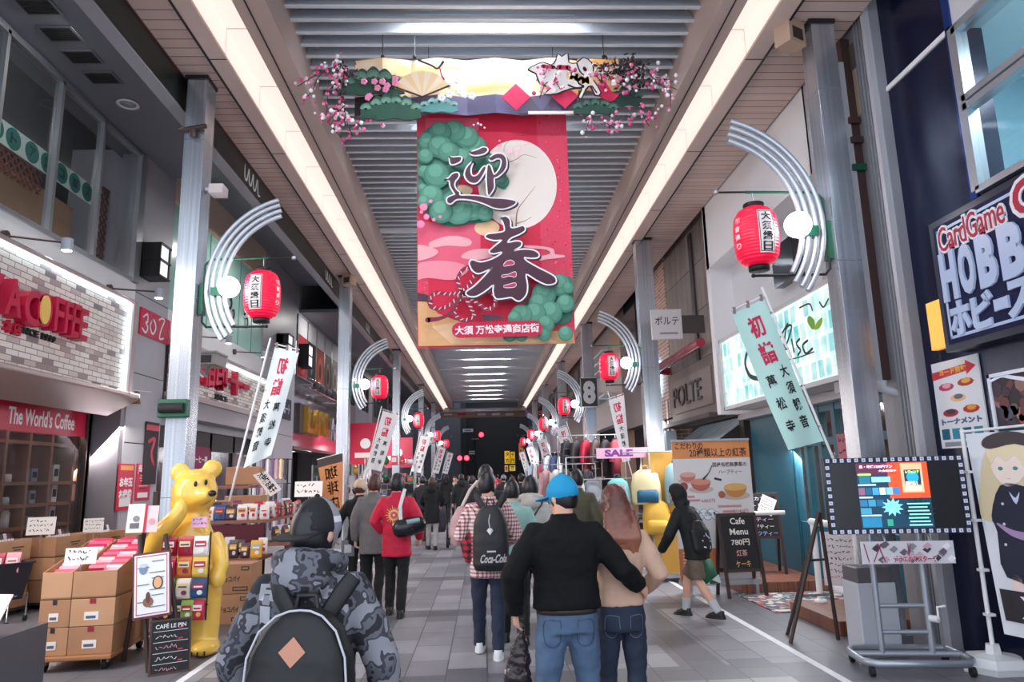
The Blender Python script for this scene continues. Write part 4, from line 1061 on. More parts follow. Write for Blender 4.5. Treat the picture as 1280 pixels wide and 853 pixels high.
c = onX(12, 410, XS); m.text('本店', FRL(XS, c.y, c.z), RED, h=0.16, w=0.30, depth=0.05, bold=0.04); m.build('small_lettering', sb)

def wall_spot(base, head, label):
    p = onX(*base, XL); q = onZ(*head, p.z + 0.02); d = q - p
    t = thing('wall_spot_lamp', label, 'lamp', (p.x, p.y, p.z), 0, 'arm spot lamps over the sign')
    m = MB(); m.tube([p, p + Vector((0.05, 0, 0))], 0.07, BRONZE, 14); m.build('base_plate', t)
    m = MB(); m.tube([p + Vector((0.04, 0, 0)), q + Vector((-0.05, 0, 0.03))], 0.014, BRONZE, 6); m.build('arm', t)
    m = MB(); m.tube([q + Vector((0, 0, 0.08)), q + Vector((0, 0, -0.08))], 0.07, M('lamp_grey', '#a6abb5', 0.4), 14); LH = m.build('lamp_head', t)
    m = MB(); m.tube([q + Vector((0, 0, -0.078)), q + Vector((0, 0, -0.086))], 0.058, M('spot_lens', '#eef6ff', 0.3, emit=6), 14); m.build('lens', LH)
wall_spot((4, 295), (84, 306), 'grey arm spot lamp over the red letters of the coffee sign')
wall_spot((135, 361), (199, 367), 'grey arm spot lamp at the right end of the coffee sign')

def wall_lantern(px, py, w_, h_, label, x=XL, d=0.35):
    p = onX(px, py, x + d / 2)
    t = thing('wall_lantern', label, 'lamp', (x, p.y, p.z - h_ / 2), 0, 'black square wall lanterns')
    m = MB(); hw = w_ / 2
    for q in (-hw, hw - 0.03): m.bx((x, p.y + q, p.z - h_ / 2), (x + d, p.y + q + 0.03, p.z + h_ / 2), BLACK)
    m.bx((x, p.y - hw, p.z - h_ / 2), (x + 0.03, p.y + hw, p.z + h_ / 2), BLACK)
    for z in (-h_ / 2, -0.015, h_ / 2 - 0.03): m.bx((x, p.y - hw - 0.01, p.z + z), (x + d + 0.02, p.y + hw + 0.01, p.z + z + 0.03), BLACK)
    m.bx((x, p.y - hw, p.z - h_ / 2), (x + d * 0.55, p.y - hw + 0.012, p.z + h_ / 2), BLACK)
    m.build('case', t)
    m = MB(); m.bx((x + 0.04, p.y - hw + 0.04, p.z - h_ / 2 + 0.03), (x + d - 0.02, p.y + hw - 0.04, p.z + h_ / 2 - 0.03), M('lantern_paper', '#e6e8ea', 0.5, emit=0.35)); m.build('panel', t)
wall_lantern(194, 328, 0.40, 0.62, 'black square wall lantern on the grey pilaster right of the coffee sign')
wall_lantern(356, 432, 0.55, 0.62, 'black square wall lantern on the grey tower, nearer of its two')
wall_lantern(382, 446, 0.60, 0.75, 'black square wall lantern on the far edge of the grey tower')
wall_lantern(432, 478, 0.9, 0.75, 'black square wall lantern beyond the picture windows')

# ---- red square sign, posters on the pilaster
def panel(name, label, cat, T, w_, h_, mat, draw=None, depth=0.02, group=None, rim=None):
    m = MB(); m.rect(T, -w_ / 2, -h_ / 2, w_ / 2, h_ / 2, mat, -depth, depth)
    if rim:
        for a in ((-w_ / 2, -h_ / 2, w_ / 2, -h_ / 2 + 0.03), (-w_ / 2, h_ / 2 - 0.03, w_ / 2, h_ / 2), (-w_ / 2, -h_ / 2, -w_ / 2 + 0.03, h_ / 2), (w_ / 2 - 0.03, -h_ / 2, w_ / 2, h_ / 2)): m.rect(T, *a, rim, 0, 0.015)
    if draw: draw(m, T)
    o = m.build(name)
    return tag(o, label, cat, group)
def LP_(px0, py0, px1, py1, x):
    a = onX(px0, (py0 + py1) / 2, x); c = onX(px1, (py0 + py1) / 2, x); tz = onX((px0 + px1) / 2, py0, x).z; bz = onX((px0 + px1) / 2, py1, x).z
    return (a.y + c.y) / 2, (tz + bz) / 2, abs(c.y - a.y), tz - bz
y, z, w_, h_ = LP_(175, 392, 213, 425, XL + 0.03)
def d301(m, T):
    for pts in ([(-0.45, 0.06), (-0.32, 0.12), (-0.3, 0.02), (-0.36, 0.0), (-0.28, -0.06), (-0.34, -0.14), (-0.46, -0.1)], [(-0.12, 0.08), (-0.2, -0.02), (-0.1, -0.12), (0.0, -0.02), (-0.08, 0.08), (-0.18, 0.04)], [(0.1, 0.12), (0.2, 0.16), (0.3, 0.14), (0.2, 0.0), (0.16, -0.14), (0.3, -0.12)]):
        m.stroke([(a * 1.1, c * 1.3) for a, c in pts], [0.035] * len(pts), T, WHITE)
panel('square_sign', 'red square sign with white script on the grey pilaster', 'sign', FRL(XL + 0.03, y, z), w_, h_, RED, d301, 0.03)
def dposter(m, T, w_, h_, hd, seed, lines=8):
    r = random.Random(seed)
    m.rect(T, -w_ * 0.44, h_ * 0.36, w_ * 0.44, h_ * 0.46, hd, 0, 0.003)
    for k in range(lines):
        yy = h_ * (0.30 - 0.7 * k / lines); ww = w_ * r.uniform(0.5, 0.85)
        m.rect(T, -ww / 2, yy - h_ * 0.022, ww / 2, yy + h_ * 0.012, r.choice((WHITE, P('#f2c6cf'), P('#3b1a24'), P('#f0b9a0'))), 0, 0.003)
y, z, w_, h_ = LP_(147, 580, 167, 638, XL + 0.015)
def dA(m, T):
    m.text('お年玉', T, WHITE, h=0.16, w=w_ * 0.8, cy=0.08, bold=0.05); m.text('お得袋', T, WHITE, h=0.16, w=w_ * 0.8, cy=-0.12, bold=0.05)
    m.rect(T, -w_ * 0.35, -h_ * 0.42, w_ * 0.35, -h_ * 0.22, WHITE); m.rect(T, -w_ * 0.4, h_ * 0.36, w_ * 0.4, h_ * 0.46, P('#e0a05a'))
panel('wall_poster', 'crimson poster with white lettering on the pilaster, nearer of two', 'poster', FRL(XL + 0.015, y, z), w_, h_, RED, dA, 0.012, 'crimson pilaster posters')
y, z, w_, h_ = LP_(170, 580, 188, 626, XL + 0.015)
def dB(m, T):
    m.text('当り台', T, WHITE, h=0.17, w=w_ * 0.8, cy=h_ * 0.35, bold=0.04); dposter(m, T, w_ * 0.8, h_ * 0.6, P('#6d2030'), 4, 6); m.rect(T, -w_ * 0.35, -h_ * 0.42, w_ * 0.35, -h_ * 0.28, WHITE)
panel('wall_poster', 'smaller crimson poster beside the drainpipe edge of the pilaster', 'poster', FRL(XL + 0.015, y, z), w_, h_, RED, dB, 0.012, 'crimson pilaster posters')

# ---- shop window: header band, frame, glass, shelf wall with tins
yR = onX(107, 545, XG).y
zb, zt = onX(104, 547, XG).z, onX(104, 514, XG).z
m = MB()
for y in (yR, yR + 0.35, 11.93): m.bx((XG - 0.06, y - 0.05, 0), (XG + 0.06, y + 0.05, 2.94), BRONZE)
m.bx((XG - 0.06, Y0, zt), (XG + 0.04, 12.0, 2.94), BLACK); m.bx((XG - 0.06, Y0, 0), (XG + 0.04, yR, 0.12), BRONZE)
m.bx((XG - 0.05, yR + 0.05, 0), (XG + 0.02, 11.93, 2.94), M('dark_door', '#262226', 0.3))
o = struct(m, 'window_3'); g2 = MB(); g2.bx((XG - 0.01, 1.0, 0.12), (XG, yR - 0.05, zt), GLASS); g2.build('window_pane', o)
T = FRL(XG + 0.02, onX(53, 526, XG).y, (zb + zt) / 2)
def dW(m, T): m.text("The World's Coffee", T, WHITE, w=onX(92, 530, XG).y - onX(9, 520, XG).y, h=0.25, bold=0.02)
panel('header_sign', 'crimson header band with white English lettering over the shop window', 'sign', T, 2 * (yR - 0.06 - T[1][3]) , zt - zb, RED, dW, 0.012)
t = thing('display_shelf', 'brown timber shelf wall behind the shop window', 'shelf', (XG - 0.35, 9.5, 0.05))
WOOD = M('warm_wood', '#8a5c45', 0.5, var=0.1, vscale=6)
cy = [onX(px, 600, XG - 0.1).y for px in (-30, 4, 34, 62, 90)]; cy = cy + [onX(97, 600, XG - 0.1).y]
zs = [onX(70, py, XG - 0.1).z for py in (556, 604, 630, 656)]
zs = [2.45] + zs[0:1] + zs[1:] + [0.75, 0.1]
for y in cy: 
    m = MB(); m.bx((XG - 0.6, y - 0.03, 0.05), (XG - 0.1, y + 0.03, 2.5), WOOD); m.build('upright', t)
for z in zs:
    m = MB(); m.bx((XG - 0.6, cy[0], z - 0.025), (XG - 0.105, cy[-1], z + 0.025), WOOD); m.build('shelf_board', t)
m = MB(); m.bx((XG - 0.64, cy[0], 0.05), (XG - 0.6, cy[-1], 2.5), M('shelf_back', '#c98a6c', 0.6)); m.build('back_panel', t)
rr = random.Random(2)
cellz = {0: zs[2], 1: zs[3], 2: zs[4], 3: zs[5]}
tin_cols = ['#dcdde0', '#b9bcc4', '#e9e6e2', '#b3384d', '#8d9aa8', '#c9b8a4']
n_ = 0
for r_ in range(4):
    for c_ in range(1, 4):
        for k in range(3):
            wd = rr.uniform(0.10, 0.17); hh = rr.uniform(0.10, 0.26); yy = cy[c_] + 0.12 + k * 0.24
            if yy + wd / 2 > cy[c_ + 1] - 0.05: continue
            m = MB(); col = P(tin_cols[(n_ * 7 + k) % 6], 0.4); z = cellz[r_] + 0.025; kind = (n_ % 3 == 1)
            if kind: m.lathe([(wd / 2, 0), (wd / 2, hh * 0.85), (wd / 2.4, hh * 0.87), (wd / 2.4, hh), (0.001, hh)], (XG - 0.28, yy, z), col, 12)
            else: m.bx((XG - 0.36, yy - wd / 2, z), (XG - 0.22, yy + wd / 2, z + hh), col); m.rect(FRL(XG - 0.22, yy, z + hh / 2), -wd * 0.35, -hh * 0.2, wd * 0.35, hh * 0.25, BLACK)
            o = m.build('coffee_tin' if kind else 'coffee_carton')
            tag(o, '%s on the %s shelf row of the shop window, %s bay, %s along' % ('round coffee tin' if kind else 'small coffee carton', ['upper', 'second', 'third', 'lowest'][r_], ['near', 'middle', 'far'][c_ - 1], ORD[k]), 'tin' if kind else 'box', 'goods on the window shelves'); n_ += 1
ld = bpy.data.lights.new('shop_window_lamp', 'AREA'); ld.shape = 'RECTANGLE'; ld.size = 0.3; ld.size_y = 6; ld.energy = 60; ld.color = (1, 0.82, 0.66)
lo = bpy.data.objects.new('shop_window_lamp', ld); lo.location = (XG - 0.3, 8.5, 2.85); COL.objects.link(lo)

# ---- cartons
def carton(label, x, y, z, w_, d_, h_, rz, mat=0, prints=(), open_=False, group=None, name='carton_box'):
    m = MB(); c = CARD[mat % 3]; t_ = 0.008
    if open_:
        m.bx((-w_ / 2, -d_ / 2, 0), (w_ / 2, d_ / 2, 0.02), c)
        m.bx((-w_ / 2, -d_ / 2, 0), (w_ / 2, -d_ / 2 + t_, h_), c); m.bx((-w_ / 2, d_ / 2 - t_, 0), (w_ / 2, d_ / 2, h_ * open_), c)
        for s in (-1, 1):
            xx = s * (w_ / 2 - t_ / 2)
            m.add([(xx - t_ / 2, -d_ / 2, 0), (xx - t_ / 2, d_ / 2, 0), (xx - t_ / 2, d_ / 2, h_ * open_), (xx - t_ / 2, -d_ / 2, h_), (xx + t_ / 2, -d_ / 2, 0), (xx + t_ / 2, d_ / 2, 0), (xx + t_ / 2, d_ / 2, h_ * open_), (xx + t_ / 2, -d_ / 2, h_)], [(0, 1, 2, 3), (7, 6, 5, 4), (3, 2, 6, 7), (0, 3, 7, 4), (1, 5, 6, 2)], c)
    else:
        m.bx((-w_ / 2, -d_ / 2, 0), (w_ / 2, d_ / 2, h_), c)
    o = m.build(name, loc=(x, y, z), local=True, bevel=0.004); o.rotation_euler = (0, 0, rz); tag(o, label, 'box', group)
    F = FRC(0, -d_ / 2 - 0.001, 0)
    S = fr((w_ / 2 + 0.001, 0, 0), (0, 1, 0), (0, 0, 1))
    for p in prints:
        q = MB(); nm = 'printed_label'
        if p == 'tag': q.rect(F, -w_ * 0.18, h_ * 0.22, w_ * 0.14, h_ * 0.52, LBL); q.rect(F, -w_ * 0.14, h_ * 0.28, w_ * 0.08, h_ * 0.38, P('#59606e'), 0.002)
        if p == 'tapeR' or p == 'tapeB': q.rect(F, -w_ * 0.08, h_ * 0.82, w_ * 0.06, h_ * 1.0, P('#9c1c38') if p == 'tapeR' else P('#26243a')); nm = 'tape'
        if p == 'stag': q.rect(S, d_ * 0.3, h_ * 0.5, d_ * 0.42, h_ * 0.85, LBL)
        if p == 'print': q.text('メガミ', F, PRN, w=w_ * 0.3, h=h_ * 0.1, cx=w_ * 0.05, cy=h_ * 0.6) if False else [q.rect(F, -w_ * 0.05, h_ * 0.62, w_ * 0.28, h_ * 0.68, PRN), q.rect(F, w_ * 0.0, h_ * 0.5, w_ * 0.2, h_ * 0.55, PRN), q.rect(S, -d_ * 0.1, h_ * 0.6, d_ * 0.2, h_ * 0.68, PRN)]
        if p == 'choco':
            q.text('チョコパイ', F, PRN, w=w_ * 0.55, h=h_ * 0.2, cx=-w_ * 0.1, cy=h_ * 0.5, bold=0.03)
            for a in ((-w_ * 0.02, h_ * 0.1, w_ * 0.4, h_ * 0.24), (w_ * 0.2, h_ * 0.78, w_ * 0.42, h_ * 0.92)): q.rect(F, *a, PRN); q.rect(F, a[0] + 0.012, a[1] + 0.012, a[2] - 0.012, a[3] - 0.012, CARD[1], 0.002)
        if q.v: q.build(nm, o, local=True)
    return o
# stack by the shop window: three columns of cartons, the top ones open and full of coffee bags
BAGM = [P('#1d191d', 0.3), P('#40343a', 0.3), P('#c9c4c6', 0.3), P('#5d1f33', 0.3)]
def bag(label, x, y, z, w_, h_, rz, mat, group, band=None, lean=0.0, name='snack_pouch', cat='snack bag'):
    m = MB(); d = 0.025
    ws = [(0.0, 1.0, 0.5), (0.12, 1.0, 1.4), (0.5, 0.97, 1.8), (0.85, 1.0, 1.0), (1.0, 1.0, 0.15)]
    vs = []
    for v, sx, sy in ws:
        for a, c in ((-0.5, -0.6), (0.5, -0.6), (0.5, 0.6), (-0.5, 0.6)): vs.append((a * w_ * sx, c * d * sy + lean * v * h_, v * h_))
    fs = [(i * 4 + j, i * 4 + (j + 1) % 4, (i + 1) * 4 + (j + 1) % 4, (i + 1) * 4 + j) for i in range(4) for j in range(4)] + [(3, 2, 1, 0), (16, 17, 18, 19)]
    m.add(vs, fs, mat)
    if band:
        T = fr((0, -0.6 * d * 1.8 + lean * 0.5 * h_ - 0.004, h_ * 0.5), (1, 0, 0), (0, lean, 1))
        m.rect(T, -w_ * 0.38, -h_ * 0.02, w_ * 0.38, h_ * 0.26, band[0], 0, 0.003)
        m.rect(T, -w_ * 0.3, h_ * 0.05, w_ * 0.3, h_ * 0.13, band[1], 0.003, 0.002); m.disc(T, w_ * 0.2, band[2], 0.0, 0.003, 10, h_ * 0.12, w_ * 0.12, -h_ * 0.2)
    o = m.build(name, loc=(x, y, z), local=True); o.rotation_euler = (0, 0, rz)
    return tag(o, label, cat, group)
p0 = onZ(47, 757, 0); rzS = -0.12
cols = [(-6.55, 10.0, 0.62), (-6.22, 10.75, 0.5), (-6.0, 11.45, 0.42)]
for ci, (x, y, wd) in enumerate(cols):
    nm = ['near', 'middle', 'far'][ci]
    for k in range(3):
        op = (k == 2)
        carton('%s brown carton in the %s stack by the shop window' % ('open brown' if False else ['lowest', 'middle', 'open top'][k], nm), x, y, 0.09 + k * 0.3, 0.62, 0.62, 0.29 if not op else 0.27, PI / 2 + rzS, ci + k, ('print',), 0.95 if op else False, 'cartons by the shop window')
    for k in range(9):
        a = -0.26 + 0.065 * k
        bag('dark coffee bag in the %s open carton by the shop window, %s in its row' % (nm, ORD[k]), x + 0.08, y + a, 0.74, 0.055, 0.30, PI / 2 - 0.2, BAGM[(k + ci) % 4], 'coffee bags in the open cartons', (P('#e8e4e4'), BAGM[0], BAGM[3]), 0.1)
    t = thing('box_trolley', 'low wheeled board under the %s carton stack by the shop window' % nm, 'trolley', (x, y, 0), PI / 2 + rzS, 'low wheeled boards')
    m = MB(); m.bx((-0.33, -0.33, 0.06), (0.33, 0.33, 0.09), M('board_black', '#2a282b', 0.5)); m.build('deck', t, local=True)
    for a in (-0.26, 0.26):
        for c in (-0.26, 0.26): m = MB(); m.tube([(a - 0.012, c, 0.03), (a + 0.012, c, 0.03)], 0.03, RUBBER, 10); m.build('wheel', t, local=True)
# price card on top
def card(name, label, x, y, z, w_, h_, rz, tilt, mat, lines, seed, cat='price card', group=None, redline=False, stick=0.0):
    T = Matrix.Rotation(rz, 4, 'Z') @ Matrix.Rotation(PI / 2 - tilt, 4, 'X')
    m = MB(); m.rect(T, -w_ / 2, 0, w_ / 2, h_, mat, -0.006, 0.006)
    r = random.Random(seed)
    for k in range(lines):
        yy = h_ * (0.88 - 0.8 * (k + 0.3) / lines); ww = w_ * r.uniform(0.55, 0.85); x0 = -w_ * 0.42
        while x0 < -w_ * 0.42 + ww:
            l = h_ * 0.55 / lines * r.uniform(0.6, 1.1); m.stroke([(x0 + l * r.uniform(0, 0.3), yy + l * r.uniform(-0.4, 0.4)), (x0 + l * r.uniform(0.2, 0.6), yy + l * r.uniform(-0.4, 0.4)), (x0 + l * r.uniform(0.5, 0.8), yy + l * r.uniform(-0.4, 0.4))], [l * 0.2] * 3, T, RED if redline and k == lines - 1 else INK, 0, 0.002, 2); x0 += l * 1.05
    if stick: m.tube([(0, 0.01, 0.02), (0, 0.03, -stick)], 0.006, ALU, 5)
    o = m.build(name, loc=(x, y, z), local=True)
    return tag(o, label, cat, group)
card('price_card', 'white handwritten price card above the middle coffee cartons by the shop window', -6.15, 10.35, 1.0, 0.34, 0.24, 0.35, 0.2, LBL, 3, 1, stick=0.25)
card('price_card', 'white handwritten price card above the far coffee cartons by the shop window', -5.75, 10.95, 0.98, 0.26, 0.2, 0.5, 0.2, LBL, 3, 2, stick=0.25)
carton('open brown carton on the floor beside the pilaster posters', -5.35, 11.75, 0.62, 0.5, 0.4, 0.32, 0.3, 2, ('print',), 0.6)
carton('brown carton under the open one beside the pilaster posters', -5.35, 11.75, 0.0, 0.52, 0.42, 0.61, 0.3, 1, ('print',))
carton('upper brown carton stacked behind the menu easel', -4.32, 9.95, 0.72, 0.42, 0.4, 0.34, 0.1, 0, ('print',))
carton('lower brown carton stacked behind the menu easel', -4.30, 9.95, 0.36, 0.5, 0.46, 0.35, 0.1, 2, ('print', 'tag'))
carton('bottom brown carton stacked behind the menu easel', -4.30, 9.95, 0.0, 0.5, 0.46, 0.355, 0.1, 1, ())
# ---- flatbed cart with six cartons and red packs
cx, cy_, rz = -3.80, 7.45, 0.10
t = thing('flatbed_cart', 'flat wheeled cart carrying the brown cartons of red packs', 'cart', (cx, cy_, 0), rz)
m = MB(); m.bx((-0.34, -0.52, 0.10), (0.34, 0.52, 0.14), M('cart_board', '#a8744f', 0.5)); m.build('deck', t, local=True, bevel=0.01)
for a in (-0.26, 0.26):
    for c in (-0.42, 0.42):
        m = MB(); m.tube([(a - 0.02, c, 0.05), (a + 0.02, c, 0.05)], 0.05, RUBBER, 12); m.bx((a - 0.03, c - 0.03, 0.06), (a + 0.03, c + 0.03, 0.105), ALU); m.build('wheel', t, local=True)
def rot2(a, c): return cx + a * math.cos(rz) - c * math.sin(rz), cy_ + a * math.sin(rz) + c * math.cos(rz)
for k in range(3):
    for s in (0, 1):
        wd = 0.26 if s == 0 else 0.38; xx = -0.19 if s == 0 else 0.135
        X_, Y_ = rot2(xx, 0)
        carton('%s carton on the %s side of the flat cart%s' % (['bottom', 'middle', 'open top'][k], ['narrow left', 'wide right'][s], ', full of red packs' if k == 2 else ''), X_, Y_, 0.141 + k * 0.245, wd, 0.94, 0.24, rz, k + s, ('tag', 'tapeB' if s == 0 else 'tapeR', 'stag') if k < 2 else ('stag',), 1.9 if k == 2 else False, 'cartons on the flat cart')
PINK = [P('#d22350', 0.3), P('#b31543', 0.3), P('#eaa0b0', 0.3), P('#e45a7d', 0.3), P('#f0c7cf', 0.3)]
k = 0
for s, (xa, n_) in enumerate(((-0.19, 11), (0.06, 13), (0.21, 13))):
    for i in range(n_):
        X_, Y_ = rot2(xa, -0.38 + 0.78 * i / (n_ - 1)); zz = 0.68 + 0.22 * i / (n_ - 1)
        bag('red snack pack in the %s row on the flat cart, %s from the front' % (['left', 'middle', 'right'][s], ORD[i]), X_, Y_, zz, 0.2 if s == 0 else 0.15, 0.2, rz + random.uniform(-0.1, 0.1), PINK[(i * 2 + s) % 5], 'red packs on the flat cart', (PINK[(i + 3) % 5], P('#f3e8ea'), PINK[1]), 0.35); k += 1
X_, Y_ = rot2(-0.03, -0.42); card('price_card', 'white price card standing in the red packs on the flat cart', X_, Y_, 0.93, 0.27, 0.15, rz + 0.1, 0.15, LBL, 2, 5, stick=0.16)
# ---- black wheeled basket trolley by the shop window
t = thing('basket_trolley', 'black plastic wheeled basket standing before the near cartons', 'trolley', (-6.05, 9.35, 0), 0.15)
m = MB(); m.lathe([(0.25, 0.30), (0.32, 0.72), (0.34, 0.72), (0.34, 0.74), (0.30, 0.74), (0.24, 0.32)], (0, 0, 0), M('black_plastic', '#26242a', 0.35), 4, False, sx=1.3, sy=1.0)
m.build('basket', t, local=True)
m = MB()
for s in (-1, 1): m.tube([(s * 0.28, -0.24, 0.05), (s * 0.28, -0.24, 0.34), (s * 0.28, 0.24, 0.34), (s * 0.28, 0.24, 0.05)], 0.012, CHROME, 6)
m.tube([(-0.28, -0.24, 0.3), (0.28, -0.24, 0.3)], 0.012, CHROME, 6); m.build('frame', t, local=True)
for a in (-0.28, 0.28):
    for c in (-0.24, 0.24): m = MB(); m.tube([(a - 0.015, c, 0.035), (a + 0.015, c, 0.035)], 0.035, RUBBER, 10); m.build('caster', t, local=True)
for k in range(3):
    bag('red and white packet leaning over the black basket trolley, %s one' % ORD[k], -6.15 + 0.16 * k, 9.2 + 0.05 * k, 0.62, 0.16, 0.24, 0.15, PINK[k], 'packets in the black basket', (P('#f3e8ea'), PINK[1], P('#f3e8ea')), 0.2)
# ---- near counter front with pinned flyers (bottom left corner)
t = thing('glass_counter', 'dark glass fronted counter with price flyers in the lower left corner', 'counter', (-4.0, 5.9, 0), 0.0)
m = MB(); m.bx((-0.6, -0.35, 0), (0.42, 0.35, 0.56), M('counter_grey', '#58575f', 0.3)); m.bx((0.40, -0.37, 0), (0.44, -0.32, 0.66), M('counter_post', '#6b4436', 0.4)); m.build('cabinet', t, local=True)
m = MB(); m.bx((-0.6, -0.37, 0.56), (0.44, -0.355, 0.74), GLASS); m.build('glass_guard', t, local=True)
card('price_flyer', 'white flyer with a red price on the dark counter, nearer one', -3.92, 5.50, 0.50, 0.36, 0.24, 0.1, 0.25, LBL, 3, 8, 'flyer', redline=True)
o = card('price_flyer', 'pink cake flyer leaning behind the white one on the dark counter', -3.80, 5.62, 0.60, 0.46, 0.3, -0.25, 0.5, P('#f0dcd6'), 0, 9, 'flyer')
q = MB(); T = Matrix.Rotation(-0.25, 4, 'Z') @ Matrix.Rotation(PI / 2 - 0.5, 4, 'X'); q.disc(T, 0.07, P('#b4505c'), 0, 0.003, 12, 0.05, 0.05, 0.1); q.disc(T, 0.06, P('#c98078'), 0, 0.003, 12, 0.04, 0.14, 0.07); q.disc(T, 0.05, P('#e6b9ac'), 0, 0.003, 12, 0.05, -0.05, 0.13); q.build('cake_picture', o, local=True)
# ---- menu easel and chalkboard in front of the bear
t = thing('menu_easel', 'dark wooden easel holding a framed white food menu beside the yellow bear', 'menu stand', (-3.12, 7.0, 0), 0.0)
up = Vector((-0.52, 0.25, 1.62)).normalized()       # leaning line
def leg(x0, y0, x1, y1, z1): m = MB(); m.tube([(x0, y0, 0.0), (x1, y1, z1)], 0.022, WOODB, 6); m.build('leg', t, local=True)
leg(0.10, -0.14, -0.14, 0.03, 1.18); leg(0.36, -0.05, 0.08, 0.08, 1.18); leg(-0.33, 0.30, -0.13, 0.10, 1.2)
A = Vector((-0.02, -0.11, 0.43)); B = Vector((0.24, -0.06, 0.50)); 
T = fr((0.09, -0.12, 0.46), (0.97, 0.25, 0.09), (-0.26, 0.12, 1))
m = MB(); m.rect(T, -0.16, 0, 0.16, 0.58, P('#6b3038'), -0.03, 0.03); m.build('menu_frame', t, local=True)
m = MB(); m.rect(T, -0.145, 0.02, 0.145, 0.56, P('#eef1f4'), 0.001, 0.004)
for a in ((-0.13, 0.035, 0.13, 0.042), (-0.13, 0.54, 0.13, 0.547), (-0.13, 0.035, -0.124, 0.547), (0.124, 0.035, 0.13, 0.547)): m.rect(T, *a, RED, 0.005)
m.disc(T, 0.035, P('#7f92ad'), 0.006, 0.003, 14, 0.045, -0.07, 0.43); m.disc(T, 0.033, P('#c9d4e2'), 0.009, 0.002, 14, 0.02, -0.07, 0.465)
m.disc(T, 0.045, P('#3a3033'), 0.006, 0.003, 14, 0.06, 0.05, 0.30); m.disc(T, 0.034, P('#e8b283'), 0.009, 0.002, 14, 0.05, 0.05, 0.30)
m.disc(T, 0.045, P('#8f6450'), 0.006, 0.003, 10, 0.045, -0.03, 0.14); m.disc(T, 0.02, P('#6b3f3a'), 0.009, 0.002, 10, 0.05, -0.03, 0.18)
for k in range(9): m.rect(T, [0.0, -0.12, -0.02][k % 3], 0.49 - k * 0.05, [0.1, -0.02, 0.11][k % 3], 0.498 - k * 0.05, P('#7a7a82'), 0.006)
m.build('menu_sheet', t, local=True)
fl = thing('flyer_holder', 'pair of tilted white and red flyers on top of the menu easel', 'flyer', (-3.25, 7.05, 1.20))
T = fr((0.0, 0.0, 0.0), (0.97, 0.2, 0.0), (-0.3, 0.15, 1)); m = MB(); m.rect(T, -0.14, 0, 0.01, 0.27, LBL, 0, 0.01); m.rect(T, 0.01, 0, 0.03, 0.27, RED, 0, 0.02); m.rect(T, 0.03, 0.0, 0.13, 0.25, P('#efd3d5'), 0, 0.01)
m.disc(T, 0.03, P('#8d8a90'), 0.011, 0.003, 10, None, -0.06, 0.13); m.rect(T, -0.11, 0.04, -0.03, 0.09, P('#6d6a70'), 0.011, 0.003); m.disc(T, 0.03, P('#d8a0a8'), 0.011, 0.003, 10, None, 0.08, 0.1); m.build('flyer_sheets', fl, local=True)
t = thing('chalkboard_sign', 'small black chalkboard reading CAFE LE PIN at the foot of the menu easel', 'chalkboard', (-2.80, 6.78, 0), 0)
T = fr((0.0, 0.0, 0.0), (0.86, 0.5, 0.0), (-0.20, 0.12, 1)); m = MB()
m.rect(T, -0.17, 0, 0.17, 0.46, P('#5b3a33'), -0.02, 0.02); m.build('board_frame', t, local=True)
m = MB(); m.rect(T, -0.155, 0.02, 0.155, 0.445, P('#16151a'), 0.001, 0.004); CH = P('#e8eae8')
m.text('CAFÉ LE PIN', T, CH, w=0.25, h=0.045, cx=0, cy=0.405, z=0.006, bold=0.02)
for k in range(4):
    y = 0.36 - k * 0.09
    m.stroke([(-0.14, y), (0.14, y)], [0.004, 0.004], T, CH, 0.006); m.rect(T, 0.06, y + 0.012, 0.1, y + 0.024, RED, 0.006)
    r = random.Random(k)
    for j in range(6): xx = -0.12 + j * 0.03; m.stroke([(xx, y - r.uniform(0.03, 0.06)), (xx + 0.01, y - r.uniform(0.02, 0.06)), (xx + 0.02, y - r.uniform(0.03, 0.06))], [0.005] * 3, T, (CH, P('#e3a0b0'))[k % 2], 0.006, 0.002, 2)
m.build('chalk_sheet', t, local=True)
m = MB(); m.tube([(0.05, 0.3, 0), (-0.09, 0.07, 0.44)], 0.012, WOODB, 6); m.build('back_leg', t, local=True)

# ---- plain yellow bear figure used as a sweets display
YEL = M('yellow_gloss', '#f7c656', 0.25, spec=0.6, coat=0.4)
bx, by, bz = -2.93, 7.52, 0.0
br = thing('bear_figure', 'large glossy yellow bear figure with raised arm, hung with sweet bags', 'figure', (bx, by, bz), 0.0)
m = MB()
m.loft([(0, 0.02, 0.26, 0.23, 0.18), (0, 0.02, 0.5, 0.275, 0.23), (-0.02, 0.02, 0.8, 0.275, 0.23), (-0.03, 0.02, 1.05, 0.235, 0.19), (-0.03, 0.01, 1.22, 0.16, 0.15), (-0.02, 0.0, 1.36, 0.13, 0.12)], YEL)
for s in (-1, 1):
    m.tube([(s * 0.12, 0.0, 0.5), (s * 0.13, 0.0, 0.3), (s * 0.13, -0.01, 0.08)], [0.165, 0.15, 0.14], YEL, 16)
    m.ell((s * 0.15 + 0.03, -0.07, 0.075), (0.135, 0.19, 0.085), YEL)
m.ell((-0.03, -0.01, 1.56), (0.225, 0.21, 0.235), YEL); m.ell((-0.07, 0.02, 1.45), (0.205, 0.18, 0.17), YEL)
m.tube([(0.04, -0.10, 1.52), (0.15, -0.17, 1.525), (0.20, -0.20, 1.53)], [0.12, 0.075, 0.05], YEL, 14)
for s, c in ((-1, (-0.19, 0.0, 1.76)), (1, (0.11, 0.06, 1.79))):
    T = Matrix.Translation(c) @ Matrix.Rotation(0.35, 4, 'Z'); m.ell((0, 0, 0), (0.10, 0.05, 0.10), YEL, T=T)
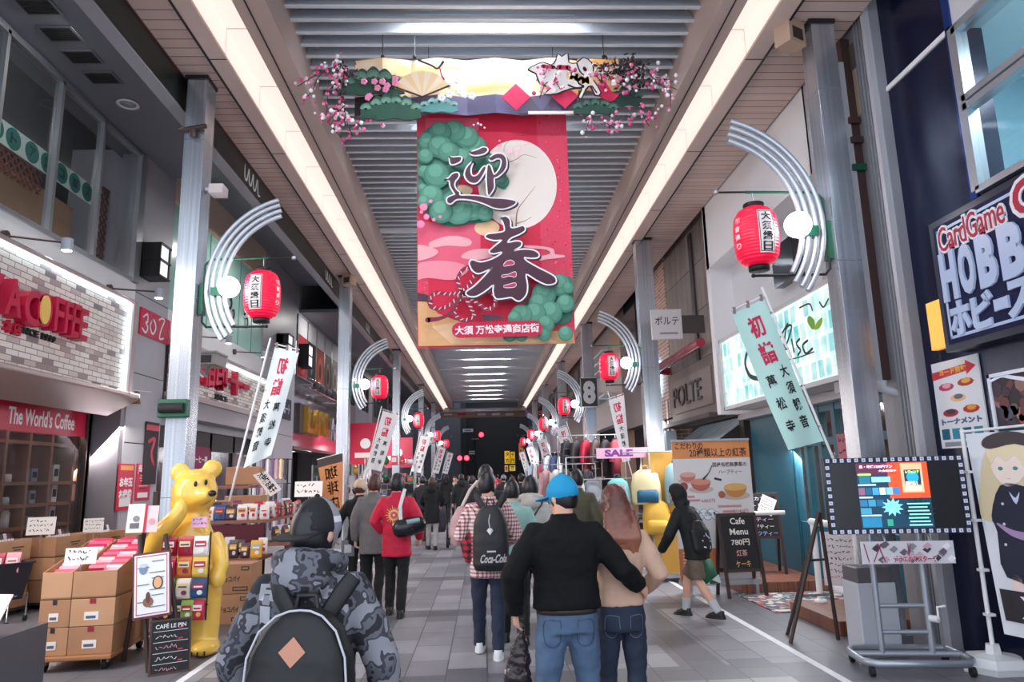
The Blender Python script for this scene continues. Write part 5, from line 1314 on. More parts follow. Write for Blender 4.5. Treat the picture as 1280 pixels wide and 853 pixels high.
m.tube([(-0.2, 0, 1.12), (-0.35, -0.08, 1.04), (-0.36, -0.13, 1.03), (-0.22, -0.24, 1.2), (-0.08, -0.28, 1.34), (-0.03, -0.28, 1.42)], [0.12, 0.12, 0.115, 0.095, 0.08, 0.065], YEL, 14)
m.ell((-0.05, -0.28, 1.42), (0.075, 0.06, 0.08), YEL)
m.tube([(0.17, 0.0, 1.1), (0.27, -0.06, 0.98), (0.31, -0.1, 0.84), (0.30, -0.14, 0.78)], [0.10, 0.085, 0.075, 0.07], YEL, 14)
m.ell((0.30, -0.15, 0.73), (0.08, 0.075, 0.10), YEL)
fuse(m, 'bear_body', YEL, 0.014, 8, parent=br)
m = MB(); m.ell((0.225, -0.215, 1.545), (0.04, 0.035, 0.032), P('#1a181b', 0.2)); m.build('nose', br, local=True)
for c in ((0.045, -0.19, 1.64), (0.13, -0.145, 1.655)):
    m = MB(); m.ell(c, (0.017, 0.014, 0.03), P('#1a181b', 0.2), 10, 8); m.build('eye', br, local=True)
for k in range(3):
    for s in (-1, 1):
        m = MB(); a = -0.06 + 0.06 * k; m.tube([(s * 0.15 + 0.03 + a, -0.262 + abs(a) * 0.25, 0.03), (s * 0.15 + 0.03 + a, -0.262 + abs(a) * 0.3, 0.07)], 0.008, BLACK, 6); m.build('claw', br, local=True)
o = card('paper_tag', 'round pink paper tag hung at the chest of the yellow bear', bx + 0.12, by - 0.24, 1.22, 0.14, 0.10, 0.2, 0.1, P('#efb3d4'), 2, 3, 'tag')
t = thing('pouch_rack', 'dark wire rack in front of the yellow bear carrying sweet bags', 'rack', (bx + 0.05, by - 0.285, 0.36))
m = MB()
for s in (-0.2, 0.2): m.tube([(s, 0, 0), (s, 0.02, 0.82)], 0.008, BLACK, 5)
for z in (0.14, 0.33, 0.52, 0.72): m.tube([(-0.21, 0.01, z), (0.21, 0.01, z)], 0.007, BLACK, 5)
m.tube([(-0.2, 0, 0.02), (-0.35, 0.05, 0.05)], 0.02, BRONZE, 6); m.build('wire_frame', t, local=True)
SW = ['#a3123a', '#b31c3e', '#e8e2dc', '#c22a55', '#d9773f', '#e8c25a', '#6f9a57', '#e6ddd4', '#1d4a78', '#4a2c34', '#24325c', '#8aa84f', '#c9344e', '#3a3440']
k = 0
for r_, (z, n_) in enumerate(((1.01, 3), (0.82, 3), (0.62, 3), (0.42, 4))):
    for i in range(n_):
        x = bx + 0.04 + (-0.15 + 0.30 * i / (n_ - 1)) + 0.01 * r_ * 0
        y = by - 0.33 + 0.012 * (i % 2)
        bag('%s sweet bag on the %s row of the yellow bear rack, %s from the left' % (['red', 'red', 'cream', 'crimson', 'orange', 'yellow', 'green', 'cream', 'blue', 'brown', 'navy', 'lime', 'rose', 'black'][k % 14], ['top', 'second', 'third', 'bottom'][r_], ORD[i]), x, y, z - 0.05, 0.135 if n_ == 3 else 0.11, 0.185, random.uniform(-0.12, 0.12), P(SW[k % 14], 0.3), 'sweet bags on the bear rack', (P(['#f4ece6', '#f0d9a0', '#b3203f'][k % 3], 0.4), P(['#c3123f', '#2a4a7a', '#f6efe8'][k % 3]), P(['#e9b04f', '#7a3040', '#e8e4df'][k % 3])), 0.03, 'sweet_bag', 'sweet bag'); k += 1

# ---- open stall of sweets behind the bear
t = thing('stall_shelf', 'tiered sweets stall with timber boards behind the yellow bear', 'stall', (-3.6, 10.6, 0))
BRD = M('stall_board', '#8d5a4c', 0.5, var=0.08, vscale=5)
for a, c in (((-4.5, 9.95, 1.10), (-2.95, 11.9, 1.14)), ((-4.2, 9.30, 0.66), (-2.85, 9.95, 0.70)), ((-3.0, 9.9, 0.80), (-2.65, 12.8, 0.84)), ((-4.5, 11.2, 1.55), (-3.6, 11.9, 1.59))):
    m = MB(); m.bx(a, c, BRD); m.build('stall_board', t)
for x, y in ((-4.45, 10.0), (-3.0, 10.0), (-4.45, 11.85), (-3.0, 11.85), (-2.7, 12.7)):
    m = MB(); m.bx((x - 0.03, y - 0.03, 0), (x + 0.03, y + 0.03, 1.55 if x < -4 else 1.12 if y < 12 else 0.8), WOODB); m.build('post', t)
m = MB(); m.bx((-4.5, 9.96, 0.0), (-2.98, 9.99, 1.08), M('maroon_cloth', '#5d2233', 0.8)); m.bx((-2.68, 9.9, 0.0), (-2.65, 12.8, 0.8), M('maroon_cloth', None)); m.build('skirt_cloth', t)
for i, (x, y, z, w_, d_, h_) in enumerate(((-3.0, 9.12, 0.0, 0.42, 0.40, 0.34), (-3.0, 9.12, 0.345, 0.42, 0.40, 0.34), (-2.95, 9.62, 0.0, 0.40, 0.40, 0.36), (-3.5, 9.1, 0.0, 0.44, 0.4, 0.33), (-3.5, 9.1, 0.335, 0.44, 0.4, 0.33), (-2.42, 10.2, 0.0, 0.36, 0.4, 0.4), (-2.42, 10.7, 0.0, 0.36, 0.42, 0.4), (-2.42, 11.25, 0.0, 0.36, 0.42, 0.42))):
    carton(['bottom printed carton right beside the yellow bear', 'upper printed carton right beside the yellow bear', 'carton under the stall board behind the printed pair', 'bottom carton hidden half behind the yellow bear', 'upper carton hidden half behind the yellow bear', 'nearest brown carton along the street edge of the sweets stall', 'second brown carton along the street edge of the sweets stall', 'third brown carton along the street edge of the sweets stall'][i], x - (0.3 if i > 4 else 0), y, z, w_, d_, h_, 0.0, i, ('choco',) if i < 2 else ('print',), False, 'cartons of the sweets stall')
carton('open brown carton standing high at the back of the sweets stall', -3.75, 11.5, 1.60, 0.5, 0.4, 0.28, 0.05, 0, (), 0.8)
carton('closed brown carton at the back of the sweets stall', -3.62, 11.15, 1.145, 0.55, 0.3, 0.30, 0.05, 1, ())
SWC = ['#e8e1dd', '#c81e4b', '#e86f8f', '#2d4f8f', '#e7b33f', '#f0ece9', '#7b3a55', '#d0d4d8', '#b8203f', '#9fb7c4', '#e39a4c', '#4a3340']
SWN = ['cream', 'crimson', 'pink', 'blue', 'yellow', 'white', 'plum', 'silver', 'red', 'pale blue', 'orange', 'brown']
rr = random.Random(21); k = 0
def row(n_, f, desc, rz, grp):
    global k
    for i in range(n_):
        x, y, z = f(i / max(1, n_ - 1)); c = rr.randrange(12)
        bag('%s sweet packet %s, %s along' % (SWN[c], desc, ORD[i]), x, y, z, rr.uniform(0.10, 0.15), rr.uniform(0.15, 0.23), rz + rr.uniform(-0.15, 0.15), P(SWC[c], 0.35), grp, (P(SWC[(c + 5) % 12]), P(SWC[(c + 1) % 12]), P(SWC[(c + 8) % 12])), 0.06, 'sweet_packet', 'sweet packet'); k += 1
row(9, lambda u: (-4.2 + 1.2 * u, 10.03, 1.142), 'on the front edge of the upper stall board', 0, 'packets on the upper stall board')
row(9, lambda u: (-4.2 + 1.2 * u, 10.25, 1.17), 'in the second rank of the upper stall board', 0, 'packets on the upper stall board')
row(12, lambda u: (-2.99, 10.15 + 1.65 * u, 1.142), 'along the street edge of the upper stall board', PI / 2, 'packets on the upper stall board')
row(10, lambda u: (-3.2, 10.3 + 1.5 * u, 1.16), 'in the inner rank of the upper stall board', 0.4, 'packets on the upper stall board')
row(9, lambda u: (-4.05 + 1.15 * u, 9.42, 0.702), 'on the front edge of the low stall board', 0, 'packets on the low stall board')
row(9, lambda u: (-4.05 + 1.15 * u, 9.68, 0.72), 'in the second rank of the low stall board', 0, 'packets on the low stall board')
row(14, lambda u: (-2.70, 10.0 + 2.7 * u, 0.842), 'on the street side ledge of the sweets stall', PI / 2 - 0.3, 'packets on the side ledge')
row(12, lambda u: (-2.86, 10.1 + 2.6 * u, 0.86), 'in the inner rank of the street side ledge', PI / 2 - 0.5, 'packets on the side ledge')
for i in range(12):
    m = MB(); m.lathe([(0.04, 0), (0.055, 0.12), (0.058, 0.125), (0.001, 0.13)], (0, 0, 0), P(['#c7d0d4', '#dfe3e6', '#a9b6bd'][i % 3], 0.3), 10)
    m.lathe([(0.046, 0.03), (0.052, 0.09)], (0, 0, 0), P('#b8405a') if i % 4 == 0 else P('#8fa3ab'), 10)
    o = m.build('snack_cup', loc=(-3.45 + 0.13 * (i % 4), 11.35 + 0.14 * (i // 4), 1.142), local=True); tag(o, 'silver snack cup at the far end of the upper stall board, %s in its cluster' % ORD[i], 'cup', 'silver snack cups')
c_ = [onY(px, py, 11.0) for px, py in ((316, 594), (332, 589), (352, 612), (338, 621))]
t = thing('handwritten_sign', 'long tilted white sign with black writing above the sweets stall', 'sign', tuple(c_[3]))
m = MB(); m.add([v + Vector((0, o_, 0)) for o_ in (0, 0.015) for v in c_], [(3, 2, 1, 0), (4, 5, 6, 7), (0, 1, 5, 4), (1, 2, 6, 5), (2, 3, 7, 6), (3, 0, 4, 7)], LBL)
T = fr(tuple((c_[0] + c_[2]) / 2 - Vector((0, 0.001, 0))), tuple(c_[3] - c_[0]), tuple(c_[1] - c_[0]))
L = (c_[3] - c_[0]).length
m.text('大特価お菓子', T, INK, w=L * 0.85, h=0.12, bold=0.03); m.build('board', t)
m = MB(); m.tube([c_[2] + Vector((-0.05, 0.02, 0.0)), c_[2] + Vector((-0.05, 0.02, -0.42))], 0.012, ALU, 6); m.build('post', t)

# ---- sock rack, coffee flag
t = thing('sock_rack', 'dark wire rack of hanging socks before the grey tower', 'rack', (-3.95, 13.6, 0))
m = MB()
for a in (-0.32, 0.32):
    for c in (-0.15, 0.15): m.tube([(a, c, 0), (a, c, 2.05)], 0.014, BLACK, 6)
for z in (0.5, 1.15, 1.6, 2.05): 
    for c in (-0.15, 0.15): m.tube([(-0.33, c, z), (0.33, c, z)], 0.009, BLACK, 5)
m.build('frame', t, local=True)
sc = ['#2a2a36', '#8d8f9a', '#4a3b4f', '#c9c4cc', '#6a5070', '#b58a96', '#d7b98a', '#35303a']
for r_ in range(3):
    for i in range(8):
        m = MB(); z = 2.05 - 0.45 * r_; x = -0.28 + 0.08 * i
        m.tube([(x, -0.165, z), (x, -0.17, z - 0.2), (x, -0.18, z - 0.33)], [0.028, 0.026, 0.03], P(sc[(i + r_ * 3) % 8]), 6, flat=0.5); m.tube([(x, -0.17, z - 0.31), (x + 0.02, -0.21, z - 0.37)], [0.03, 0.02], P(sc[(i + r_ * 3) % 8]), 6)
        o = m.build('sock_pair', loc=(-3.95, 13.6, 0), local=True); tag(o, 'pair of socks on the %s row of the wire rack, %s from the left' % (['top', 'middle', 'bottom'][r_], ORD[i]), 'socks', 'socks on the wire rack')
card('price_board', 'white price board with black writing beside the sock rack', -3.25, 13.5, 1.35, 0.5, 0.28, 0.1, 0.1, LBL, 2, 31, 'sign', stick=1.3)
t = thing('coffee_flag', 'orange brown coffee flag with a dark top band on a white pole', 'banner flag', (-2.62, 14.0, 0))
tl, tr, br_, bl = [Vector((q.x, 14.0, q.z)) for q in (onY(396, 575, 14.0), onY(428, 567, 14.0), onY(431, 640, 14.0), onY(409, 648, 14.0))]
m = MB(); d = Vector((0, 0.01, 0))
def bil(u, v): return (tl.lerp(tr, u)).lerp(bl.lerp(br_, u), v)
def strip(m, v0, v1, mat, off=0.0):
    q = [bil(0, v0), bil(1, v0), bil(1, v1), bil(0, v1)]
    q = [p - Vector((0, off, 0)) for p in q]; m.add(q + [p + d for p in q], [(3, 2, 1, 0), (4, 5, 6, 7), (0, 1, 5, 4), (1, 2, 6, 5), (2, 3, 7, 6), (3, 0, 4, 7)], mat)
strip(m, 0, 0.14, P('#3a2c2c')); strip(m, 0.14, 1, P('#bf7c4c'))
tm = MB(); I = Matrix.Identity(4)
for i, ch in enumerate('珈琲店'): tm.text(ch, I, P('#e8d9c9'), h=0.22, w=0.5, cx=0.5, cy=-(0.28 + 0.26 * i), depth=0.001, bold=0.01)
tm.v = [bil(1 - v.x, min(1, -v.y)) - Vector((0, 0.004, 0)) for v in tm.v]
m.add(tm.v, tm.f, P('#e8d9c9')); m.build('cloth', t)
m = MB(); px_ = tr.x + 0.03; m.tube([(px_, 14.0, 0), (px_, 14.0, tr.z + 0.15)], 0.012, WHITE, 6); m.tube([(tl.x, 14.0, tl.z), (px_, 14.0, tr.z + 0.02)], 0.008, WHITE, 5); m.lathe([(0.2, 0), (0.18, 0.06), (0.03, 0.08)], (px_, 14.0, 0), WHITE, 12); m.build('pole', t)

# ---- second coffee shop: brick sign with red letters
XS2 = -5.75
sb = thing('shop_sign_box', 'second brick faced sign box with red letters behind the first left pillar', 'sign', (XS2, 16.4, 3.2))
m = MB(); m.bx((XL, 13.6, 3.35), (XS2, 19.2, 4.3), BF); m.build('brick_face', sb)
m = MB(); m.bx((XL, 13.5, 3.25), (XS2 + 0.06, 19.25, 3.36), TM); m.bx((XL, 13.5, 4.28), (XS2 + 0.06, 19.25, 4.36), TM); m.bx((XL, 13.5, 2.9), (XS2, 19.25, 3.26), M('sign_apron', '#8d878c', 0.3, metal=0.4)); m.bx((XS2 + 0.01, 13.6, 4.2), (XS2 + 0.03, 19.2, 4.24), M('edge_light', None)); m.build('trim', sb)
for i, (ch, pa, pb, ya, yb) in enumerate((('旧', 256, 268, 452, 490), ('印', 268, 284, 456, 494), ('十', 287, 304, 470, 502), ('ー', 304, 312, 478, 498))):
    a = onX(pa, 475, XS2 + 0.1).y; c = onX(pb, 480, XS2 + 0.1).y
    m = MB(); m.text(ch, FRL(XS2, (a + c) / 2, 3.88), RED, h=0.55 if ch != 'ー' else 0.12, w=(c - a) * 0.9, depth=0.12, bold=0.04); m.build('letter', sb)
y = onX(249, 470, XS2).y; m = MB(); m.disc(FRL(XS2, y, 3.95), 0.28, RED, 0, 0.06, 24); m.disc(FRL(XS2, y, 3.95), 0.2, P('#f0d9dc'), 0.06, 0.01, 20); m.disc(FRL(XS2, y, 3.95), 0.12, RED, 0.07, 0.01, 16); m.build('round_logo', sb)
m = MB(); m.text('SINCE', FRL(XS2, onX(275, 505, XS2).y, 3.47), INK, h=0.12, w=0.7, depth=0.03, bold=0.03); m.build('small_lettering', sb)
# dark mint ornaments
for i, (px, py) in enumerate(((288, 380), (291, 394), (306, 388), (308, 404))):
    p = onX(px, py, XL - 0.03); m = MB(); m.stroke([(-0.06, 0.10), (0.05, 0.12), (0.08, 0), (0.0, -0.12), (-0.05, -0.1)], [0.03, 0.07, 0.07, 0.05, 0.02], FRL(XL - 0.03, p.y, p.z), P('#2b2730'), 0, 0.01)
    o = m.build('wall_ornament'); tag(o, 'dark curled ornament on the mint panels, %s of the four' % ORD[i], 'ornament', 'curled ornaments on the mint panels')
wall_spot((232, 420), (286, 425), 'grey arm spot lamp before the mint panels'); wall_spot((292, 440), (330, 443), 'grey arm spot lamp above the second brick sign')
# storefront below
m = MB()
for y in (13.5, 15.0, 16.5, 18.0, 19.2): m.bx((XL - 0.3, y - 0.06, 0), (XL - 0.2, y + 0.06, 2.75), BLACK)
m.bx((XL - 0.3, 13.45, 2.35), (XL - 0.2, 19.3, 2.75), BLACK); m.bx((XL - 0.28, 13.45, 0), (XL - 0.25, 19.3, 2.4), M('dark_shop_glass', '#4a3a40', 0.1))
struct(m, 'window_4')
def dC(m, T): m.text('コーヒー福', T, WHITE, w=0.8, h=0.16, bold=0.03)
panel('window_sign', 'plum window sign with white lettering under the second brick sign', 'sign', FRL(XL - 0.18, onX(262, 550, XL).y, 2.15), 1.1, 0.55, P('#8d1f4f'), dC)
panel('hanging_cloth', 'dark cloth banner with red strokes at the second coffee shop', 'banner', FRL(XL + 0.03, 13.1, 2.2), 0.5, 1.1, P('#2c2429'), lambda m, T: [m.rect(T, -0.25, 0.4, 0.25, 0.5, RED), m.stroke([(-0.12, 0.2), (0.1, 0.25), (0.0, 0.0), (0.12, -0.2)], [0.07] * 4, T, RED)])
# camera housings
t = thing('security_camera', 'grey security camera housing behind the first left pillar', 'camera', (-3.9, 10.6, 3.2)); p = onY(262, 452, 10.6)
t.location = (p.x, p.y, p.z)
m = MB(); m.bx((-0.16, -0.2, -0.07), (0.16, 0.25, 0.09), M('camera_grey', '#8b8785', 0.4)); m.bx((-0.18, -0.24, 0.09), (0.18, 0.25, 0.12), M('camera_grey', None)); m.build('housing', t, local=True)
m = MB(); m.bx((-0.1, -0.21, -0.05), (0.1, -0.195, 0.06), BLACK); m.build('lens_window', t, local=True)
m = MB(); m.tube([(0, 0.0, -0.07), (-0.05, 0, -0.22), (0.2, -1.0, -0.22), (-3.40 - p.x, 8.05 - 10.6, -0.25)], 0.03, P('#6d6a6c'), 6); m.build('arm', t, local=True)
for nm, lab, px, py in (('floodlight_box', 'pale square floodlight box on the first left pillar', 268, 227), ('cable_bracket', 'dark cable bracket high on the first left pillar', 243, 157)):
    p = onY(px, py, 7.68); t = thing(nm, lab, 'fitting', (-3.19, 7.95, p.z)) ; m = MB()
    if nm[0] == 'f': m.bx((0.0, -0.06, -0.02), (0.05, 0.06, 0.02), ALU); m.bx((0.05, -0.09, -0.055), (0.21, 0.09, 0.055), P('#c9c0bf')); m.build('body', t, local=True)
    else: t.location = (-3.36, 7.83, p.z); m.tube([(-0.12, -0.03, 0), (0.2, -0.1, 0.02)], 0.03, BRONZE, 8); m.tube([(0.05, -0.08, -0.02), (0.05, -0.08, -0.1)], 0.04, BRONZE, 8); m.build('body', t, local=True)
t = thing('cable_clamp_box', 'green clamp box with a black roller on the first left pillar', 'fitting', (-3.32, 7.77, onY(223, 511, 7.77).z)); m = MB(); m.bx((-0.17, -0.06, -0.1), (0.15, 0.04, 0.1), GREENM); m.build('green_box', t, local=True, bevel=0.015)
m = MB(); m.tube([(-0.13, -0.08, 0), (0.12, -0.08, 0)], 0.055, RUBBER, 12); m.build('roller', t, local=True)
p = onX(171, 495, XL + 0.1); t = thing('bell_ornament', 'small bronze bell hung from a white arm on the pilaster', 'ornament', tuple(p)); m = MB(); m.lathe([(0.07, -0.14), (0.05, -0.02), (0.045, 0.05), (0.02, 0.08)], (0, 0, 0), P('#8a6a4c', 0.3), 12); m.build('bell', t, local=True); m = MB(); m.tube([(-0.1, 0, 0.1), (0.0, 0.5, 0.12)], 0.01, WHITE, 5); m.build('arm', t, local=True)

# ---- navy sign and gilt letter shop
def dN(m, T): m.text('めいぷるート', T, WHITE, w=1.35, h=0.3, bold=0.02)
y, z, w_, h_ = LP_(343, 503, 365, 517, XL + 0.05); panel('wall_sign', 'navy wall sign with white lettering on the grey tower', 'sign', FRL(XL + 0.05, y, z), 1.7, 0.62, P('#2b3148'), dN, 0.04)
lx = onX(392, 520, XL + 0.1)
t = thing('letter_sign', 'gilt raised letters L A N on a dark block over the mirror panels', 'sign', (XL, lx.y, 3.3))
m = MB(); m.bx((XL, 23.0, 3.15), (XL + 0.12, 23.9, 4.1), P('#4b3a38')); m.build('block', t)
for ch, pa, pb in (('L', 386, 395), ('A', 394, 404), ('N', 404, 413)):
    a, c = onX(pa, 520, XL + 0.3).y, onX(pb, 520, XL + 0.3).y
    m = MB(); m.text(ch, FRL(XL + 0.12, (a + c) / 2, 3.62), M('gilt', '#e0b04a', 0.25, metal=0.7), h=0.85, w=(c - a) * 0.85, depth=0.15, bold=0.02); m.build('letter', t)
m = MB(); a = onX(420, 520, XL + 0.1).y; m.stroke([(-0.5, -0.3), (-0.2, 0.5), (0.1, -0.3), (0.5, 0.3), (0.9, -0.2)], [0.12] * 5, FRL(XL + 0.02, a, 3.5), WHITE, 0, 0.03); m.build('script', t)
t = thing('truss_rail', 'chrome truss rail of round spot lamps over the gilt letters', 'lamp rail', (XL + 0.5, 22.7, 4.6))
m = MB(); m.tube([(XL + 0.5, 22.7, 4.55), (XL + 0.5, 29.5, 4.55)], 0.03, CHROME, 6); m.tube([(XL + 0.5, 22.7, 4.85), (XL + 0.5, 29.5, 4.85)], 0.03, CHROME, 6)
for k in range(12): m.tube([(XL + 0.5, 22.8 + k * 0.56, 4.55), (XL + 0.5, 23.1 + k * 0.56, 4.85)], 0.018, CHROME, 5)
for y in (23, 26, 29): m.tube([(XL, y, 4.7), (XL + 0.5, y, 4.7)], 0.025, CHROME, 5)
m.build('truss', t)
for k in range(7): m = MB(); m.ell((XL + 0.58, 23.2 + k * 0.9, 4.68), 0.13, P('#4a484e', 0.3), 10, 7); m.tube([(XL + 0.5, 23.2 + k * 0.9, 4.6), (XL + 0.58, 23.2 + k * 0.9, 4.66)], 0.03, CHROME, 6); m.build('lamp_ball', t)
# picture windows above
for i in range(5):
    y0 = 22.8 + i * 1.32
    def dP(m, T, i=i):
        m.rect(T, -0.6, -1.0, 0.6, 0.35, P(['#a3242f', '#3a2a2a', '#b8402f', '#5b4a40', '#8d8078'][i]))
        m.disc(T, 0.4, P(['#d0433f', '#18161a', '#e06a4a', '#a08c78', '#cfc6bd'][i]), 0.003, 0.003, 18, 0.5, 0.05, -0.4)
        m.disc(T, 0.2, P(['#5b1a22', '#6b6b75', '#5a2620', '#3d322d', '#8d7f75'][i]), 0.006, 0.003, 18, 0.3, 0.0, -0.45)
        m.rect(T, -0.6, 0.38, 0.6, 1.0, P('#c9c9cd'))
    panel('picture_window', 'upstairs window with a printed picture over the gilt letters, %s from the near end' % ORD[i], 'window', FRL(XL + 0.02, y0 + 0.62, 6.0), 1.25, 2.05, P('#2a2428'), dP, 0.03, 'picture windows', ALU)

# ---- further left: goods on racks, red signs
def goods_rack(label, x, y, w_, h_, cols, seed, group, items='packet', side=-1):
    t = thing('goods_rack', label, 'rack', (x, y, 0), 0, 'racks of goods')
    m = MB()
    for a in (-w_ / 2, w_ / 2):
        for c in (-0.25, 0.25): m.tube([(a, c, 0), (a, c, h_)], 0.018, ALU, 6)
    m.build('frame', t, local=True)
    r = random.Random(seed); nsh = 4
    for s in range(nsh):
        z = 0.35 + (h_ - 0.6) * s / (nsh - 1)
        m = MB(); m.bx((-w_ / 2, -0.27, z - 0.015), (w_ / 2, 0.27, z), P('#8d7f7c')); m.build('shelf_board', t, local=True)
    n = 6
    for s in range(nsh):
        z = 0.35 + (h_ - 0.6) * s / (nsh - 1)
        for i in range(n):
            c = r.choice(cols); wd = w_ / n * 0.8; hh = r.uniform(0.16, 0.3); m = MB()
            xx = -w_ / 2 + (i + 0.5) * w_ / n
            if r.random() < 0.5: m.ell((0, 0, hh * 0.42), (wd / 2, 0.09, hh * 0.42), P(c), 8, 6); m.ell((0, -0.03, hh * 0.85), (wd * 0.3, 0.07, hh * 0.25), P(r.choice(cols)), 8, 6)
            else: m.bx((-wd / 2, -0.06, 0), (wd / 2, 0.08, hh), P(c)); m.bx((-wd * 0.35, -0.065, hh * 0.3), (wd * 0.35, -0.06, hh * 0.8), P(r.choice(cols)))
            o = m.build('stall_goods', loc=(x + xx, y - 0.15, z), local=True); tag(o, '%s, %s shelf, %s across, %s' % (items, ['bottom', 'second', 'third', 'top'][s], ORD[i], label), 'goods', group)
goods_rack('rack before the second left pillar', -3.55, 17.6, 1.1, 2.0, ['#b8203f', '#e8e0dc', '#2a5a44', '#7b3a40', '#d7a24f', '#35303a'], 1, 'goods on the second pillar rack', 'small packet')
goods_rack('toy rack past the second left pillar', -2.9, 22.5, 1.5, 2.3, ['#c3193a', '#f0efec', '#1f7a4a', '#1d1c20', '#e8e4df', '#d94f5f'], 2, 'toys on the toy rack', 'soft toy')
goods_rack('rack before the third left pillar', -3.3, 29.0, 1.6, 1.9, ['#35303a', '#5b6a8d', '#c9c4c0', '#8d3a4f', '#2a2a36'], 3, 'goods on the third pillar rack', 'folded garment')
for i, (y, w_, c) in enumerate(((28.0, 1.6, '#c3123f'), (33.0, 1.2, '#d7264f'), (39.0, 1.5, '#8d1f3a'))):
    panel('projecting_sign', ['large crimson sign projecting beyond the second left pillar', 'smaller red sign projecting beyond the third left pillar', 'far dark red sign on the left buildings'][i], 'sign', FRC(-4.6, y, 3.0), w_, 1.6, P(c), lambda m, T: [m.rect(T, -1.45, 0.5, -0.4, 0.56, ALU, -0.06, 0.03), m.disc(T, 0.2, WHITE), m.rect(T, -0.4, -0.55, 0.4, -0.35, P('#f0d9dc'))], 0.1)
t = thing('wall_ledge', 'grey stone ledge at the foot of the second left pillar', 'step', (-3.0, 15.6, 0)); m = MB(); m.bx((-0.6, -1.4, 0), (0.25, 1.4, 0.14), P('#a7a6ab')); m.build('slab', t, local=True)
# ceiling fittings under the left overhang
for i, (px, py) in enumerate(((160, 130),)):
    p = onZ(px, py, 7.49); t = thing('downlight', 'round recessed downlight in the grey overhang', 'ceiling light', tuple(p)); m = MB(); m.lathe([(0.16, 0), (0.17, -0.015), (0.13, -0.02), (0.12, 0.0)], (0, 0, 0), WHITE, 20); m.build('ring', t, local=True); m = MB(); m.lathe([(0.12, -0.004), (0.001, -0.006)], (0, 0, 0), P('#aab4ba', 0.15), 16); m.build('lens', t, local=True)
for i, (px, py) in enumerate(((48, 8), (76, 42), (103, 71), (128, 97))):
    p = onZ(px, py, 7.49); t = thing('ceiling_vent', 'dark louvred vent in the grey overhang, %s from the near end' % ORD[i], 'vent', tuple(p), 0, 'overhang vents'); m = MB(); m.bx((-0.22, -0.16, -0.012), (0.22, 0.16, 0.005), P('#6a6d74')); m.build('frame', t, local=True); m = MB()
    for q in range(6): m.bx((-0.19, -0.13 + q * 0.045, -0.02), (0.19, -0.10 + q * 0.045, -0.011), P('#1d1e21'))
    m.build('grille', t, local=True)
# teal lettered strip behind the upstairs windows
ya, yb = onX(0, 182, XL - 0.15).y, onX(116, 250, XL - 0.15).y
z = onX(60, 205, XL - 0.15).z
t = thing('lettered_strip', 'pale strip of teal discs with white letters inside the upstairs windows', 'sign', (XL - 0.15, (ya + yb) / 2, z - 0.15)); m = MB(); T = FRL(XL - 0.15, 0, z)
m.rect(T, ya - 1.5, -0.16, yb, 0.16, P('#cfe9e4'), -0.01, 0.01)
chars = 'ウエネット'[::1]; n_ = 0
yy = yb - 0.17
for ch in 'スーコロア':
    m.disc(T, 0.15, P('#1a7d78'), 0, 0.004, 20, None, yy, 0); m.text(ch, T, P('#0b3d3c'), h=0.15, w=0.13, cx=yy, cy=0, z=0.005, bold=0.03); yy -= 0.345
yy -= 0.05
for ch in 'トッネエウ':
    m.disc(T, 0.15, P('#1a7d78'), 0, 0.004, 20, None, yy, 0); m.text(ch, T, P('#0b3d3c'), h=0.15, w=0.13, cx=yy, cy=0, z=0.005, bold=0.03); yy -= 0.345
m.build('strip', t)
# ================================================================ right side
def RP(px0, py0, px1, py1, x):
    """panel on a right-hand plane: centre y, z, width, height"""
    a = onX(px0, (py0 + py1) / 2, x); c = onX(px1, (py0 + py1) / 2, x); tz = onX((px0 + px1) / 2, py0, x).z; bz = onX((px0 + px1) / 2, py1, x).z
    return (a.y + c.y) / 2, (tz + bz) / 2, abs(c.y - a.y), tz - bz
# ---- card shop sign
XH = 4.12
ye = onX(1163, 300, XH).y; zt = onX(1162, 281, XH).z; zb = onX(1187, 440, XH).z
sg = thing('shop_sign_board', 'big navy sign board with white block letters on the card game shop', 'sign', (XH, ye - 1.6, zb))
SNAVY = M('sign_navy', '#0e1438', 0.6, emit=0.05, spec=0.2); SILV = M('sign_silver', '#a3b2cf', 0.35, emit=0.06)
m = MB(); m.bx((XH, ye - 3.4, zb), (XR + 0.02, ye, zt), P('#11162f', 0.3)); m.build('case', sg)
T = FRR(XH - 0.002, ye, zb); H = zt - zb
m = MB(); m.rect(T, 0.06, 0.06, 3.36, H - 0.06, SNAVY, 0, 0.004)
for a in ((0.10, 0.10, 3.3, 0.125), (0.10, H - 0.125, 3.3, H - 0.10), (0.10, 0.10, 0.125, H - 0.10)): m.rect(T, *a, SILV, 0.004, 0.004)
m.build('face', sg)
def hx(px, py): p = onX(px, py, XH); return ye - p.y, p.z - zb
m = MB()
for ch, pa, pb, yt_, yb_ in (('H', 1178, 1199, 316, 372), ('O', 1200, 1221, 303, 362), ('B', 1222, 1248, 286, 350), ('B', 1249, 1284, 265, 338), ('Y', 1286, 1325, 245, 325)):
    pm = (pa + pb) / 2; a = hx(pa, (yt_ + yb_) / 2)[0]; c = hx(pb, (yt_ + yb_) / 2)[0]; cyy = hx(pm, (yt_ + yb_) / 2)[1]
    m.text(ch, T, SILV, h=0.44, w=(c - a) * 0.93, cx=(a + c) / 2, cy=H * 0.545, z=0.004, depth=0.02, bold=0.055)
for ch, pa, pb in (('ホ', 1188, 1214), ('ビ', 1216, 1244), ('ー', 1246, 1264), ('ス', 1262, 1300)):
    a = hx(pa, 385)[0]; c = hx(pb, 375)[0]; m.text(ch, T, SILV, h=0.10 if ch == 'ー' else 0.30, w=(c - a) * 0.95, cx=(a + c) / 2, cy=H * 0.22, z=0.004, depth=0.02, bold=0.05)
m.build('block_letters', sg)
